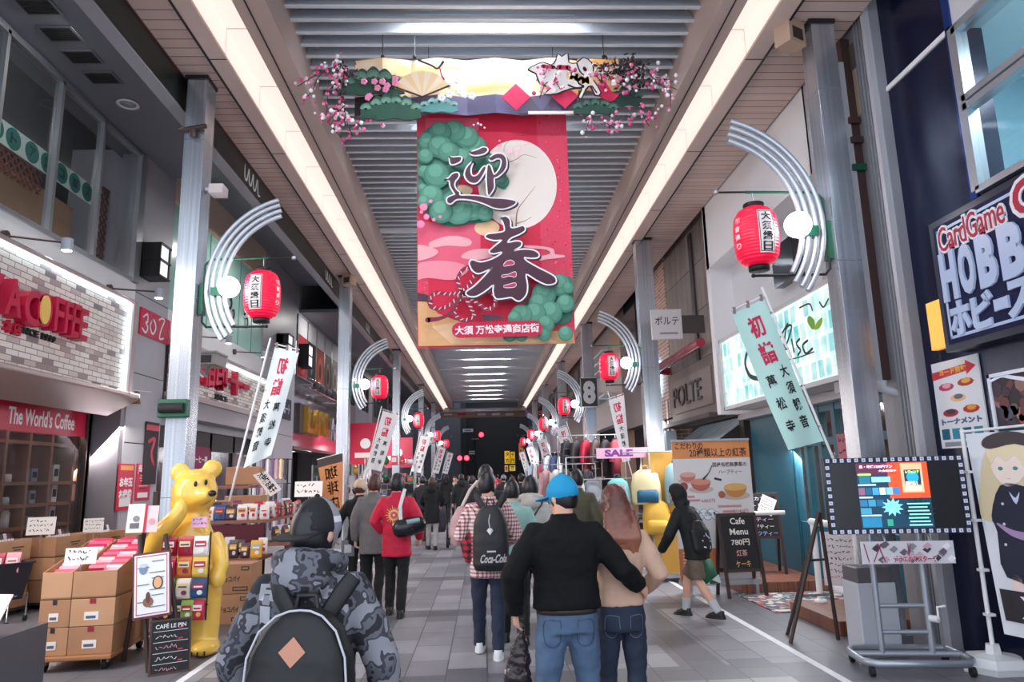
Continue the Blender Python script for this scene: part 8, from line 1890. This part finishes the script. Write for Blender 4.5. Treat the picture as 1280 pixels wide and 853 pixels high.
            m.v += m2.v; b0 = len(m.v) - len(m2.v)
            for f in m2.f: m.f.append(tuple(b0 + q for q in f)); m.m.append(0); m.sm.append(True)
            fuse(m, 'hair', hair, max(vox, 0.008), 2, 0.004, 20, parent=P_)
        else: m.build('hair', P_, local=True)
    # ---- top
    if top:
        m = MB(); B = bulk
        secs = [(hem, 0.100 * B, 0.072 * B), ((hem + 0.56) / 2 if hem < 0.5 else 0.56, 0.096 * B, 0.072 * B), (0.64, 0.090 * B, 0.066 * B), (0.73, 0.104 * B, 0.073 * B), (0.785, 0.108 * B, 0.066 * B), (0.815, 0.092, 0.058), (0.832, 0.068, 0.05), (0.845 if collar else 0.835, 0.046, 0.046)]
        if collar: secs.append((0.868, 0.043, 0.044))
        m.loft([(0, ln(a).y, a * H, r * H * wide, q * H) for a, r, q in secs], top, 24)
        for s in (-1, 1):
            e, w_ = A[s]; we = e.lerp(w_, 1.0 - cuff); sh = SH[s] + V((-s * 0.010 * H, 0, -0.010 * H))
            m.tube([sh + V((-s * 0.03 * H, 0, 0)), sh, sh.lerp(e, 0.5), e, e.lerp(we, 0.5), we], [0.036 * H * B, 0.040 * H * B, 0.041 * H * B, 0.037 * H * B, 0.034 * H * B, 0.029 * H * B], top, 14)
        if hood == 'down':
            c = ln(0.85)
            for q in range(13): a = PI * 2 * q / 13; m.ell((0.062 * H * math.cos(a), c.y - 0.014 * H + 0.054 * H * math.sin(a), (0.862 - 0.014 * math.sin(a)) * H), (0.032 * H, 0.032 * H, 0.024 * H), top, 10, 7)
            m.ell((0, c.y - 0.075 * H, 0.835 * H), (0.07 * H, 0.035 * H, 0.045 * H), top, 14, 9)
        if hood == 'up':
            m.ell((0, -0.012 * H, 0.004 * H), (0.071 * H, 0.078 * H, 0.088 * H), top, 20, 14, T=HR, fn=lambda d: 0.72 if (d.y > 0.55 and abs(d.z) < 0.75) else 1.0); m.tube([tuple(hc + V((0, -0.02 * H, -0.04 * H))), (0, ln(0.84).y - 0.012 * H, 0.835 * H)], [0.055 * H, 0.06 * H], top, 14)
        jk = fuse(m, style, top, max(vox, 0.010), 5, fold, 6.0, x * 3 + y, P_)
    else: jk = None
    # ---- legs
    if legs:
        m = MB(); t0 = min(0.545, hem + 0.06)
        m.loft([(0, 0, a * H, r * H * wide, q * H) for a, r, q in ((0.455, 0.092, 0.070), (0.50, 0.096, 0.073), (0.545, 0.0915, 0.069), (0.575, 0.082, 0.06))], legs, 20)
        for s in (-1, 1):
            k, a = Lg[s]; hp = S(s * 0.05, 0, 0.50); q = 1.0 if not shorts else 0.93
            if shorts: ke = hp.lerp(k, 0.95); m.tube([hp, hp.lerp(ke, 0.5), ke], [0.054 * H, 0.058 * H, 0.057 * H], legs, 14)
            else: m.tube([hp, hp.lerp(k, 0.5), k, k.lerp(a, 0.4), a + V((0, 0, -0.008 * H))], [0.053 * H * legw, 0.049 * H * legw, 0.039 * H * legw, 0.037 * H * legw, 0.031 * H * legw], legs, 14)
        fuse(m, 'shorts' if shorts else 'trousers', legs, max(vox, 0.010), 4, 0.008, 7.0, x * 5 + y, P_)
    shoe = shoe or BLACK
    for s in (-1, 1):
        k, a = Lg[s]; m = MB(); zz = max(a.z - 0.045 * H, 0.0)
        m.loft([(a.x, a.y + 0.028 * H, zz, 0.027 * H, 0.078 * H), (a.x, a.y + 0.028 * H, zz + 0.012 * H, 0.029 * H, 0.080 * H), (a.x, a.y + 0.02 * H, zz + 0.032 * H, 0.026 * H, 0.062 * H), (a.x, a.y - 0.01 * H, zz + 0.055 * H, 0.024 * H, 0.032 * H)], shoe, 14)
        SO = m.build('shoe', P_, local=True); m = MB(); m.loft([(a.x, a.y + 0.028 * H, zz, 0.030 * H, 0.082 * H), (a.x, a.y + 0.028 * H, zz + 0.010 * H, 0.030 * H, 0.082 * H)], P('#d8d8d8') if near else shoe, 14)
        m.build('sole', SO, local=True)
    if cap:
        cm, cm2, off = cap; m = MB(); R2 = HR @ Matrix.Rotation(off, 4, 'Z')
        vs = m.ell((0, -0.004 * H, 0.010 * H), (0.057 * H, 0.066 * H, 0.076 * H), cm, 28, 16, T=R2, fn=lambda d: 1.0 if d.z > 0.0 else 0.90)
        if cm2:
            k2 = m.mi(cm2)
            for i, f in enumerate(m.f):
                c = sum((R2.inverted() @ m.v[q] for q in f), V()) / len(f)
                if c.y < -0.004 * H and c.z > 0.012 * H: m.m[i] = k2
        m.f = [f for f in m.f]; CP = m.build('cap', P_, local=True)
        m = MB(); pts = []; nn = 12
        for q in range(nn + 1): a = PI * (0.12 + 0.76 * q / nn); pts.append((0.054 * H * math.cos(a), 0.05 * H * math.sin(a)))
        for q in range(nn + 1): a = PI * (0.88 - 0.76 * q / nn); pts.append((0.060 * H * math.cos(a), (0.05 + 0.058 * math.sin(a) ** 0.6) * H))
        m.prism(pts, R2 @ Matrix.Rotation(-0.18, 4, 'X'), 0.006, cm, 0.008 * H); m.build('cap_brim', CP, local=True)
        m = MB(); m.ell((0, -0.004 * H, 0.086 * H), 0.007 * H, cm, 8, 6, T=R2); m.build('cap_button', CP, local=True)
    return P_, jk
def project(mb, ob, d, off=0.004):
    """lay a flat design onto the surface of ob along direction d (local axes)"""
    me = ob.data; t = BVHTree.FromPolygons([v.co.copy() for v in me.vertices], [tuple(p.vertices) for p in me.polygons]); d = V(d).normalized()
    for i, v in enumerate(mb.v):
        h = t.ray_cast(v - d * 1.0, d)
        if h[0] is not None: mb.v[i] = h[0] - d * (off + v.dot(d) * 0 )
    return mb
def pxat(px, Y): return onY(px, 640, Y).x
# ---- near people
Y = 2.78
P1, J1 = person('person in grey camouflage hoodie and backwards black cap, seen close from behind', onY(390, 700, Y).x, Y, -0.10, 1.57, CAMO, cloth('black', '#101013'), HB, style='hoodie', hem=0.47, bulk=1.12, hood='down', hturn=-0.42, cap=(M('cap_black', '#17171b', 0.8), None, PI), near=True, wide=1.04, arms={-1: ((-0.175, -0.01, 0.64), (-0.175, 0.06, 0.50)), 1: ((0.175, -0.01, 0.64), (0.17, 0.06, 0.50))})
capo = [c for c in P1.children if c.name.startswith('cap') and 'brim' not in c.name and 'button' not in c.name][0]
me = capo.data; me.materials.append(M('cap_grey', '#8b8c95', 0.8)); me.materials.append(P('#d9dade'))
HRi = (Matrix.Translation(V((0, 0.018 * 1.6, 0.925 * 1.6))) @ Matrix.Rotation(-0.42, 4, 'Z')).inverted()
for p in me.polygons:
    c = HRi @ p.center
    if c.y > 0.004: p.material_index = 1
    if c.y > 0.0 and c.z < 0.035 and c.z > 0.02: p.material_index = 2
I4 = Matrix.Identity(4)
m = MB(); T = FRC(0, -0.5, 0); m.text('Fa', T, P('#c9c9cf'), h=0.055, w=0.10, cx=-0.115, cy=1.255, bold=0.05); m.text('by', T, P('#c9c9cf'), h=0.055, w=0.09, cx=0.125, cy=1.25, bold=0.05)
m.rect(T, -0.155, 1.10, -0.11, 1.21, P('#a9a9b2')); m.rect(T, 0.13, 1.06, 0.165, 1.21, P('#a9a9b2')); project(m, J1, (0, 1, 0)); m.build('white_lettering', J1, local=True)
def rucksack(label, x, y, z, rz, w_, h_, d_, mat, draw, trim=None, cat='backpack', straps=True, dome=0.62):
    t = thing('backpack', label, cat, (x, y, z), rz); m = MB()
    m.loft([(0, 0, 0, w_ * 0.44, d_ * 0.42), (0, -0.01, h_ * 0.10, w_ * 0.5, d_ * 0.55), (0, -0.01, h_ * 0.45, w_ * 0.5, d_ * 0.55), (0, 0, h_ * 0.72, w_ * 0.47, d_ * 0.5), (0, 0.01, h_ * 0.88, w_ * 0.37, d_ * 0.42), (0, 0.013, h_ * 0.97, w_ * 0.24, d_ * 0.32), (0, 0.015, h_, w_ * 0.14, d_ * 0.2)], mat, 28, p=2.6)
    bd = fuse(m, 'bag_body', mat, 0.010, 3, 0.004, 7, parent=t)
    if trim:
        m = MB()
        for s in (-1, 1):
            m.tube([(s * w_ * 0.47, -d_ * 0.30, h_ * 0.08), (s * w_ * 0.485, -d_ * 0.33, h_ * 0.45), (s * w_ * 0.455, -d_ * 0.31, h_ * 0.72), (s * w_ * 0.36, -d_ * 0.26, h_ * 0.88), (s * w_ * 0.22, -d_ * 0.2, h_ * 0.97), (s * w_ * 0.1, -d_ * 0.16, h_ * 1.0), (0, -d_ * 0.15, h_ * 1.005)], 0.004, trim, 6)
        m.build('piping', bd, local=True)
    m = MB(); m.tube([(-0.04, d_ * 0.2, h_ * 0.95), (-0.03, d_ * 0.2, h_ * 1.08), (0.03, d_ * 0.2, h_ * 1.08), (0.04, d_ * 0.2, h_ * 0.95)], 0.010, BLACK, 6); m.build('handle', t, local=True)
    if straps:
        m = MB()
        for s in (-1, 1): m.tube([(s * 0.05, d_ * 0.3, h_ * 0.90), (s * 0.11, d_ * 0.35, h_ * 1.08), (s * 0.14, d_ * 0.55, h_ * 1.18)], [0.03, 0.032, 0.03], mat, 8, flat=0.4)
        m.build('strap', t, local=True)
    if draw: m = MB(); draw(m, FRC(0, -d_, 0)); project(m, bd, (0, 1, 0)); m.build('front_print', bd, local=True)
    return t
p = P1.location
rucksack('plain black backpack with a tan leather diamond and white piping', p.x + 0.03, p.y - 0.235, 0.72, -0.10, 0.36, 0.50, 0.20, M('bag_black', '#131316', 0.6), lambda m, T: [m.prism([(-0.045, 0.385), (0, 0.34), (0.045, 0.385), (0, 0.43)], T, 0.002, P('#b98068'))], P('#b9bac0'))
# couple
Y = 4.38
BJ = M('jacket_black', '#09090b', 0.85, var=0.2, vscale=7, spec=0.3)
P2, J2 = person('person in black jacket, blue jeans and bright blue cap, arm round the companion', onY(706, 700, Y).x, Y, 0.0, 1.63, BJ, DEN, HB, style='jacket', hem=0.535, bulk=1.13, wide=1.12, hturn=0.75, htilt=-0.05, cap=(M('cap_blue', '#1690bf', 0.8), None, 0.0), near=True, legw=1.15, fold=0.008, arms={-1: ((-0.195, -0.03, 0.655), (-0.185, 0.03, 0.52)), 1: ((0.205, -0.035, 0.665), (0.275, 0.03, 0.60))}, stance={-1: ((-0.075, 0.02, 0.285), (-0.085, -0.03, 0.045)), 1: ((0.075, 0.05, 0.285), (0.07, 0.05, 0.045))})
m = MB(); T = FRC(0, -0.5, 0)
for s in (-1, 1): m.stroke([(s * 0.05, 0.82), (s * 0.14, 0.815), (s * 0.14, 0.70), (s * 0.095, 0.67), (s * 0.05, 0.70), (s * 0.05, 0.82)], [0.004] * 6, T, P('#2f3c50'), 0, 0.002, 3)
tr = [c for c in P2.children if c.name.startswith('trousers')][0]; project(m, tr, (0, 1, 0), 0.003); m.build('pocket_stitching', tr, local=True); m = MB(); m.loft([(0, 0, a * 1.63, 0.099 * 1.63 * 1.12, 0.077 * 1.63) for a in (0.522, 0.542)], P('#2a1e1c'), 28); m.build('belt', tr, local=True)
t = thing('plastic_bag', 'crumpled dark plastic bag hanging from the hand of the black jacket wearer', 'bag', (P2.location.x - 0.30, Y + 0.09, 0.42), 0.15)
m = MB(); m.loft([(0.0, 0, 0.0, 0.07, 0.015), (0.0, 0, 0.04, 0.085, 0.045), (0.02, 0, 0.18, 0.06, 0.04), (0.03, 0, 0.30, 0.022, 0.02), (0.03, 0, 0.38, 0.016, 0.014)], BLACK, 18); fuse(m, 'bag_body', M('plastic_dark', '#2c2226', 0.25), 0.007, 1, 0.014, 16, 2, t)
P3, J3 = person('person with long auburn hair, beige knit top and dark jeans, held by the companion', onY(772, 700, 4.55).x, 4.55, 0.05, 1.56, cloth('beige', '#cba58e'), DEND, HAU, style='knit_top', hem=0.545, bulk=1.0, wide=1.0, longhair=0.20, hairs=1.2, near=True, hturn=0.25, fold=0.005, arms={-1: ((-0.14, 0.05, 0.66), (-0.10, 0.14, 0.60)), 1: ((0.16, -0.02, 0.66), (0.13, 0.10, 0.585))}, collar=False, legw=0.95)
m = MB(); T = FRC(0, -0.5, 0)
for s in (-1, 1): m.stroke([(s * 0.035, 0.80), (s * 0.11, 0.80), (s * 0.11, 0.70), (s * 0.07, 0.67), (s * 0.035, 0.70), (s * 0.035, 0.80)], [0.004] * 6, T, P('#5a6478'), 0, 0.002, 3)
project(m, [c for c in P3.children if c.name.startswith('trousers')][0], (0, 1, 0), 0.003); m.build('pocket_stitching', P3, local=True)
# checked shirt
Y = 6.95
P4, J4 = person('person in pink checked shirt and dark jeans wearing a black backpack', onY(611, 700, Y).x, Y, -0.05, 1.68, PLAID, DEND, HB, P('#d9dadd'), style='shirt', hem=0.425, bulk=1.08, wide=1.02, hturn=-0.45, near=True, arms={-1: ((-0.16, 0.0, 0.65), (-0.10, 0.12, 0.60)), 1: ((0.155, 0.02, 0.65), (0.10, 0.13, 0.60))}, stance={-1: ((-0.06, 0.05, 0.28), (-0.065, 0.12, 0.05)), 1: ((0.05, 0.0, 0.28), (0.045, -0.05, 0.045))})
p = P4.location
rucksack('black backpack with white script lettering and a hanging charm on the checked shirt', p.x + 0.02, p.y - 0.225, 0.80, -0.05, 0.33, 0.58, 0.20, M('bag_charcoal', '#1e1d21', 0.6), lambda m, T: [m.text('Coca-Cola', T, P('#e8e6e6'), w=0.24, h=0.075, cx=0.03, cy=0.115, bold=0.03, shear=0.25), m.rect(T, -0.03, 0.17, 0.05, 0.185, P('#c9c6c6')), m.prism([(-0.03, 0.36), (0.0, 0.32), (0.03, 0.36), (0.015, 0.38), (-0.015, 0.38)], T, 0.004, P('#e0dedd')), m.stroke([(0, 0.50), (-0.01, 0.44), (0, 0.38)], [0.008] * 3, T, P('#b9bac0'))])
m = MB(); m.loft([(-0.17, -0.02, 0.86, 0.05, 0.04), (-0.19, 0, 1.0, 0.07, 0.06), (-0.2, 0.02, 1.12, 0.05, 0.05)], FLAN, 14); fuse(m, 'tied_flannel', FLAN, 0.012, 2, 0.02, 9, 1, P4)
t = thing('shoulder_bag', 'dusty pink shoulder bag at the side of the checked shirt', 'bag', (p.x - 0.29, p.y + 0.1, 1.0), 0.2); m = MB(); m.loft([(0, 0, 0, 0.05, 0.07), (0, 0, 0.1, 0.08, 0.11), (0.01, 0, 0.25, 0.07, 0.09), (0.03, 0, 0.36, 0.03, 0.03)], M('bag_pink', '#b58f90', 0.6), 16); fuse(m, 'bag_body', MATS['bag_pink'], 0.012, 2, 0.01, 8, 3, t); m = MB(); m.tube([(0.03, 0, 0.34), (0.12, -0.02, 0.52), (0.2, 0.0, 0.6)], [0.016] * 3, P('#c9b9b4'), 6, flat=0.4); m.build('strap', t, local=True)
# red coat
Y = 9.15
P5, J5 = person('person in long crimson coat with a yellow sun emblem on the back', onY(496, 660, Y).x, Y, 0.0, 1.70, cloth('crimson', '#c40f3a', 0.7), MATS['cloth_black'], HB, style='coat', hem=0.41, bulk=1.1, wide=1.0, neckhair=True, hairs=1.15, arms={-1: ((-0.165, 0.02, 0.66), (-0.12, 0.10, 0.58)), 1: ((0.165, -0.02, 0.65), (0.16, 0.06, 0.53))}, stance={-1: ((-0.05, 0.04, 0.28), (-0.055, 0.05, 0.045)), 1: ((0.045, 0.0, 0.28), (0.04, -0.10, 0.045))})
m = MB(); T = FRC(0, -0.5, 0); c = (-0.02, 1.20)
for k in range(18): a = 2 * PI * k / 18; r1 = 0.115 if k % 2 else 0.095; m.stroke([(c[0] + 0.06 * math.cos(a), c[1] + 0.06 * math.sin(a)), (c[0] + r1 * math.cos(a), c[1] + r1 * math.sin(a))], [0.013, 0.006], T, P('#e8b060'), 0, 0.002, 3)
project(m, J5, (0, 1, 0)); m2 = MB(); m2.disc(T, 0.066, P('#eec07a'), 0, 0.002, 18, None, *c); project(m2, J5, (0, 1, 0), 0.005); m3 = MB(); m3.disc(T, 0.045, P('#d8545a'), 0, 0.002, 16, None, *c); project(m3, J5, (0, 1, 0), 0.008); m4 = MB(); m4.disc(T, 0.014, P('#f6e6d8'), 0, 0.002, 10, None, *c); project(m4, J5, (0, 1, 0), 0.011)
for q in (m2, m3, m4): m.add(q.v, q.f, q.mats[0])
m.build('sun_emblem', J5, local=True)
p = P5.location; t = thing('duffel_bag', 'black and silver duffel bag on a white strap at the hip of the crimson coat', 'bag', (p.x + 0.17, p.y - 0.22, 0.95), 0.25); m = MB()
m.tube([(-0.19, 0, 0.08), (-0.15, 0, 0.09), (0.0, 0, 0.11), (0.16, 0, 0.14), (0.20, 0, 0.15)], [0.06, 0.105, 0.115, 0.10, 0.06], M('bag_gloss', '#1b1c21', 0.25), 16); m.build('bag_body', t, local=True); m = MB(); m.tube([(-0.04, -0.09, 0.17), (0.12, -0.09, 0.19)], 0.03, P('#8fa0a8', 0.25), 8); m.build('side_panel', t, local=True)
m = MB(); q = [(-0.10, -0.03, 0.17), (-0.10, 0.03, 0.36), (-0.06, 0.08, 0.48), (-0.02, 0.2, 0.56)]; m.tube(q, 0.022, P('#d4d6da'), 8, flat=0.35); m.build('strap', t, local=True)
person('person in grey wool coat with black collar beside the crimson coat', onY(467, 660, 9.75).x, 9.75, -0.05, 1.70, cloth('grey_wool', '#6d6b6c'), MATS['cloth_black'], HBR, style='coat', hem=0.40, bulk=1.12, neckhair=True, hairs=1.14, arms={1: ((0.15, 0.03, 0.65), (0.12, 0.13, 0.56))})[0]
m = MB(); 
person('person in black with a beige cap, at the left edge behind the grey coat', onY(449, 660, 10.5).x, 10.5, 0.1, 1.64, MATS['cloth_black'], cloth('black_skirt', '#232126'), HBR, style='cardigan', hem=0.46, cap=(M('cap_beige', '#cdb49c', 0.9), None, 0.3), arms={-1: ((-0.17, -0.02, 0.65), (-0.19, 0.04, 0.51))}, shoe=P('#c9c4c0'))
t = thing('tote_bag', 'small grey printed tote carried by the person in the beige cap', 'bag', (onY(440, 660, 10.4).x - 0.06, 10.45, 0.58), 0.1); m = MB(); m.bx((-0.09, -0.03, 0), (0.09, 0.03, 0.22), P('#6d7076')); m.rect(FRC(0, -0.031, 0), -0.05, 0.05, 0.05, 0.16, P('#c9ccd0')); m.build('bag_body', t, local=True); m = MB(); m.tube([(-0.05, 0, 0.21), (0, 0, 0.30), (0.05, 0, 0.21)], 0.007, P('#3a3a3e'), 6); m.build('handle', t, local=True)
# hooded walker in shorts
Y = 8.35
P8, J8 = person('person in black hooded jacket and brown shorts striding left', onY(872, 700, Y).x, Y, 0.8, 1.48, cloth('black_green', '#0e1011', 0.8), cloth('khaki', '#6b5a4c'), None, style='hooded_jacket', hem=0.44, bulk=1.15, hood='up', shorts=True, lean=0.30, htilt=-0.35, arms={-1: ((-0.17, 0.14, 0.62), (-0.13, 0.24, 0.50)), 1: ((0.17, 0.02, 0.62), (0.17, 0.05, 0.47))}, stance={-1: ((-0.05, -0.02, 0.285), (-0.05, -0.17, 0.07)), 1: ((0.05, 0.12, 0.29), (0.055, 0.16, 0.045))})
m = MB(); 
for s, a, k in ((-1, V((-0.05, -0.17, 0.07)) * 1.48, V((-0.05, -0.02, 0.285)) * 1.48), (1, V((0.055, 0.16, 0.045)) * 1.48, V((0.05, 0.12, 0.29)) * 1.48)): m.tube([a, a.lerp(k, 0.36)], [0.042, 0.052], P('#b9bbc0'), 12)
m.build('socks', P8, local=True)
p = P8.location; t = thing('drawstring_bag', 'black drawstring bag with a blue and white print on the hooded walker', 'bag', (p.x + 0.045, p.y - 0.085, 0.72), 0.6); m = MB(); m.loft([(0, 0, 0, 0.12, 0.03), (0, 0, 0.05, 0.15, 0.06), (0, 0.03, 0.25, 0.15, 0.055), (0, 0.07, 0.36, 0.07, 0.03)], BLACK, 18); bd = fuse(m, 'bag_body', MATS['bag_black'], 0.010, 3, 0.004, 8, 1, t)
m = MB(); T = FRC(0, -0.5, 0); r = random.Random(3)
m.rect(T, -0.10, 0.03, 0.10, 0.24, P('#2a5a78'))
for k in range(14): x, y = r.uniform(-0.08, 0.08), r.uniform(0.05, 0.22); m.stroke([(x, y), (x + r.uniform(-0.04, 0.04), y + r.uniform(-0.03, 0.03))], [0.016, 0.012], T, P(r.choice(('#dfe8f0', '#7fb8d8', '#1a2c40', '#c9d8e4'))), 0, 0.002, 2)
project(m, bd, (0, 1, 0)); m.build('print', t, local=True); m = MB()
for s in (-1, 1): m.tube([(s * 0.12, 0.0, 0.05), (s * 0.13, 0.06, 0.25), (s * 0.08, 0.13, 0.46)], 0.006, BLACK, 6)
m.build('cord', t, local=True)
w8 = Matrix.Translation(p) @ Matrix.Rotation(0.8, 4, 'Z') @ V((0.17 * 1.48, 0.065 * 1.48, 0))
t = thing('paper_bag', 'green and white paper shopping bag in the hand of the hooded walker', 'bag', (w8.x + 0.01, w8.y, 0.34), 0.1); m = MB(); G1 = P('#2f6b4f'); W1 = P('#d9e0dc')
m.loft([(0.08, 0, 0.0, 0.14, 0.05), (0, 0, 0.27, 0.13, 0.045)], G1, 4, p=2); m.add([(0.02, -0.058, -0.002), (0.225, 0.0, -0.002), (0.20, -0.012, 0.10), (0.06, -0.06, 0.03)], [(0, 1, 2, 3)], W1); m.build('bag_body', t, local=True); m = MB(); m.tube([(-0.05, 0, 0.26), (0, 0, 0.36), (0.05, 0, 0.26)], 0.005, G1, 5); m.build('handle', t, local=True)
# middle distance
K_ = dict(group=None)
P10 = person('person in pale grey hooded top with black bobbed hair, behind the blue cap', onY(664, 660, 7.9).x, 7.9, 0.0, 1.62, cloth('pale_grey', '#b9b4b0'), MATS['cloth_black'], HB, style='hoodie', hem=0.44, bulk=1.1, hood='down', neckhair=True, hairs=1.2, hturn=0.3)[0]
t = thing('shoulder_bag', 'black strapped shoulder bag on the pale grey hooded top', 'bag', (P10.location.x - 0.23, 7.75, 0.78), 0.1); m = MB(); m.loft([(0, 0, 0, 0.10, 0.03), (0, 0, 0.16, 0.11, 0.05), (0, 0, 0.2, 0.08, 0.03)], BLACK, 14); m.build('bag_body', t, local=True); m = MB(); m.tube([(0.08, 0, 0.18), (0.25, -0.0, 0.42), (0.36, 0.03, 0.58)], 0.012, BLACK, 6); m.build('strap', t, local=True)
person('person in mint green sweater and black trousers, right of the checked shirt', onY(641, 660, 7.5).x, 7.5, 0.1, 1.60, cloth('mint', '#93b9b2'), MATS['cloth_black'], HB, style='sweater', hem=0.48, bulk=1.05)
person('tall person in dark coat directly in front of the checked shirt', onY(608, 640, 8.6).x, 8.6, 0.0, 1.78, cloth('ink', '#1f1e24'), MATS['cloth_black'], HB, style='coat', hem=0.42)
person('person in olive jacket with dark hair beyond the blue cap', onY(722, 640, 8.9).x, 8.9, -0.2, 1.70, cloth('olive', '#4d4a3a'), MATS['cloth_black'], HB, style='jacket', hem=0.48, bulk=1.1)
person('person in brown coat stooping over the bags at the bag stall', onY(768, 640, 12.6).x, 12.6, -0.6, 1.58, cloth('brown_coat', '#6d5340'), MATS['cloth_black'], HB, style='coat', hem=0.42, lean=0.35, htilt=-0.3)
P9 = person('person in black hooded coat and grey trousers pushing the stroller', onY(540, 640, 17.0).x, 17.0, 0.0, 1.64, cloth('black_coat', '#17171b'), cloth('light_grey', '#a8a5a3'), HBR, style='coat', hem=0.36, bulk=1.12, hood='down', neckhair=True, hairs=1.15, arms={-1: ((-0.15, 0.06, 0.66), (-0.11, 0.17, 0.60)), 1: ((0.15, 0.06, 0.66), (0.12, 0.17, 0.60))})[0]
p = P9.location; t = thing('baby_stroller', 'dark folding stroller pushed by the person in the black hooded coat', 'stroller', (p.x + 0.1, p.y + 0.62, 0)); m = MB()
for s in (-0.22, 0.22): m.tube([(s, -0.32, 1.02), (s, 0.0, 0.55), (s, 0.35, 0.1)], 0.016, BLACK, 6); m.tube([(s, -0.3, 0.1), (s, 0.1, 0.6)], 0.016, BLACK, 6)
m.tube([(-0.22, -0.32, 1.02), (0.22, -0.32, 1.02)], 0.018, BLACK, 6); m.build('frame', t, local=True); m = MB(); m.loft([(0, 0.05, 0.35, 0.17, 0.2), (0, 0.0, 0.5, 0.2, 0.22), (0, -0.05, 0.8, 0.2, 0.12), (0, 0.0, 0.95, 0.18, 0.16)], P('#3a3440'), 14); m.build('seat', t, local=True)
for a in (-0.24, 0.24):
    for c in (-0.3, 0.35): m = MB(); m.tube([(a - 0.03, c, 0.09), (a + 0.03, c, 0.09)], 0.09, RUBBER, 14); m.build('wheel', t, local=True)
# ---- crowd farther on: (pixel x, depth, height, top, legs, hair, hem, words)
CROWD = [(508, 24, 1.7, '#1b1b20', '#202028', 0, 0.48, 'in black jacket at the left beside the stroller'), (528, 19.5, 1.68, '#22222a', '#1d1d22', 0, 0.46, 'in dark navy jacket just beyond the stroller'),
 (558, 27, 1.74, '#121216', '#17171c', 0, 0.40, 'in black parka walking alone with slim black trousers'), (569, 30, 1.66, '#d8a9a4', '#2a2a32', 0, 0.5, 'in pink top with dark hair, right of the black parka'),
 (577, 22, 1.72, '#1f2426', '#1a1a1f', 0, 0.42, 'in dark green black coat beyond the pink top'), (590, 17, 1.66, '#17171b', '#2a282c', 0, 0.44, 'in black coat with a pale strap left of the checked shirt'), (586, 36, 1.68, '#3a3a44', '#22222a', 1, 0.48, 'in slate jacket farther up the middle'),
 (600, 40, 1.7, '#8a8a92', '#2a2a30', 0, 0.48, 'in mid grey jacket far up the middle'), (614, 33, 1.9, '#c9435a', '#22222a', 1, 0.46, 'tall in a red and white hat far up the middle'), (622, 42, 1.72, '#a03a44', '#2a2a30', 0, 0.5, 'in dull red top at the far crossing'),
 (630, 24, 1.66, '#26262c', '#1c1c22', 0, 0.46, 'in charcoal jacket and grey cap beyond the mint sweater'), (641, 20, 1.62, '#d9b5a0', '#3a3038', 2, 0.5, 'with long brown hair and a peach top'), (652, 18, 1.68, '#1e1d22', '#24242a', 0, 0.46, 'in black jacket close behind the peach top'),
 (664, 26, 1.64, '#b9b4b8', '#2c2c34', 0, 0.48, 'in silver grey top behind the leaning flags'), (690, 28, 1.66, '#7d6a6c', '#26262c', 1, 0.46, 'in mauve brown coat beside the garment rails'), (703, 22, 1.62, '#2b2a30', '#1f1f25', 0, 0.46, 'in dark coat looking at the garment rails'),
 (656, 35, 1.66, '#5a6a7a', '#26262c', 0, 0.48, 'in blue grey jacket far along the right'), (545, 34, 1.66, '#2a2a30', '#5a5a62', 0, 0.46, 'in black jacket and grey trousers far along the left'), (571, 46, 1.68, '#c9c4c4', '#2a2a30', 0, 0.48, 'in cream coat near the far crossing'), (608, 48, 1.7, '#22242a', '#1a1a20', 0, 0.46, 'in near black coat at the far crossing'), (640, 46, 1.68, '#55585f', '#22222a', 1, 0.46, 'in steel grey coat at the far crossing')]
for i, (px, Yc, H, tc, lc, hr, hem, words) in enumerate(CROWD):
    st = {-1: ((-0.055, 0.05, 0.285), (-0.055, 0.08, 0.045)), 1: ((0.055, 0.0, 0.285), (0.055, -0.09, 0.05))} if i % 2 else None
    cp = (P('#c3193a'), P('#e8e4e2'), 0.0) if i == 8 else ((P('#6d6f78'), None, 0.2) if i == 10 else None)
    person('person ' + words, onY(px, 620, Yc).x, Yc, random.uniform(-0.2, 0.2) if i not in (3,) else PI, H, cloth('crowd_' + tc[1:], tc), cloth('crowd_' + lc[1:], lc), [HB, HBR, HBR][hr], style='coat' if hem < 0.45 else 'jacket', hem=hem, stance=st, hood='down' if i in (2, 4) else None, longhair=0.2 if hr == 2 else 0.0, neckhair=i % 3 == 0, cap=cp)
bpy.data.scenes.remove(TSC)
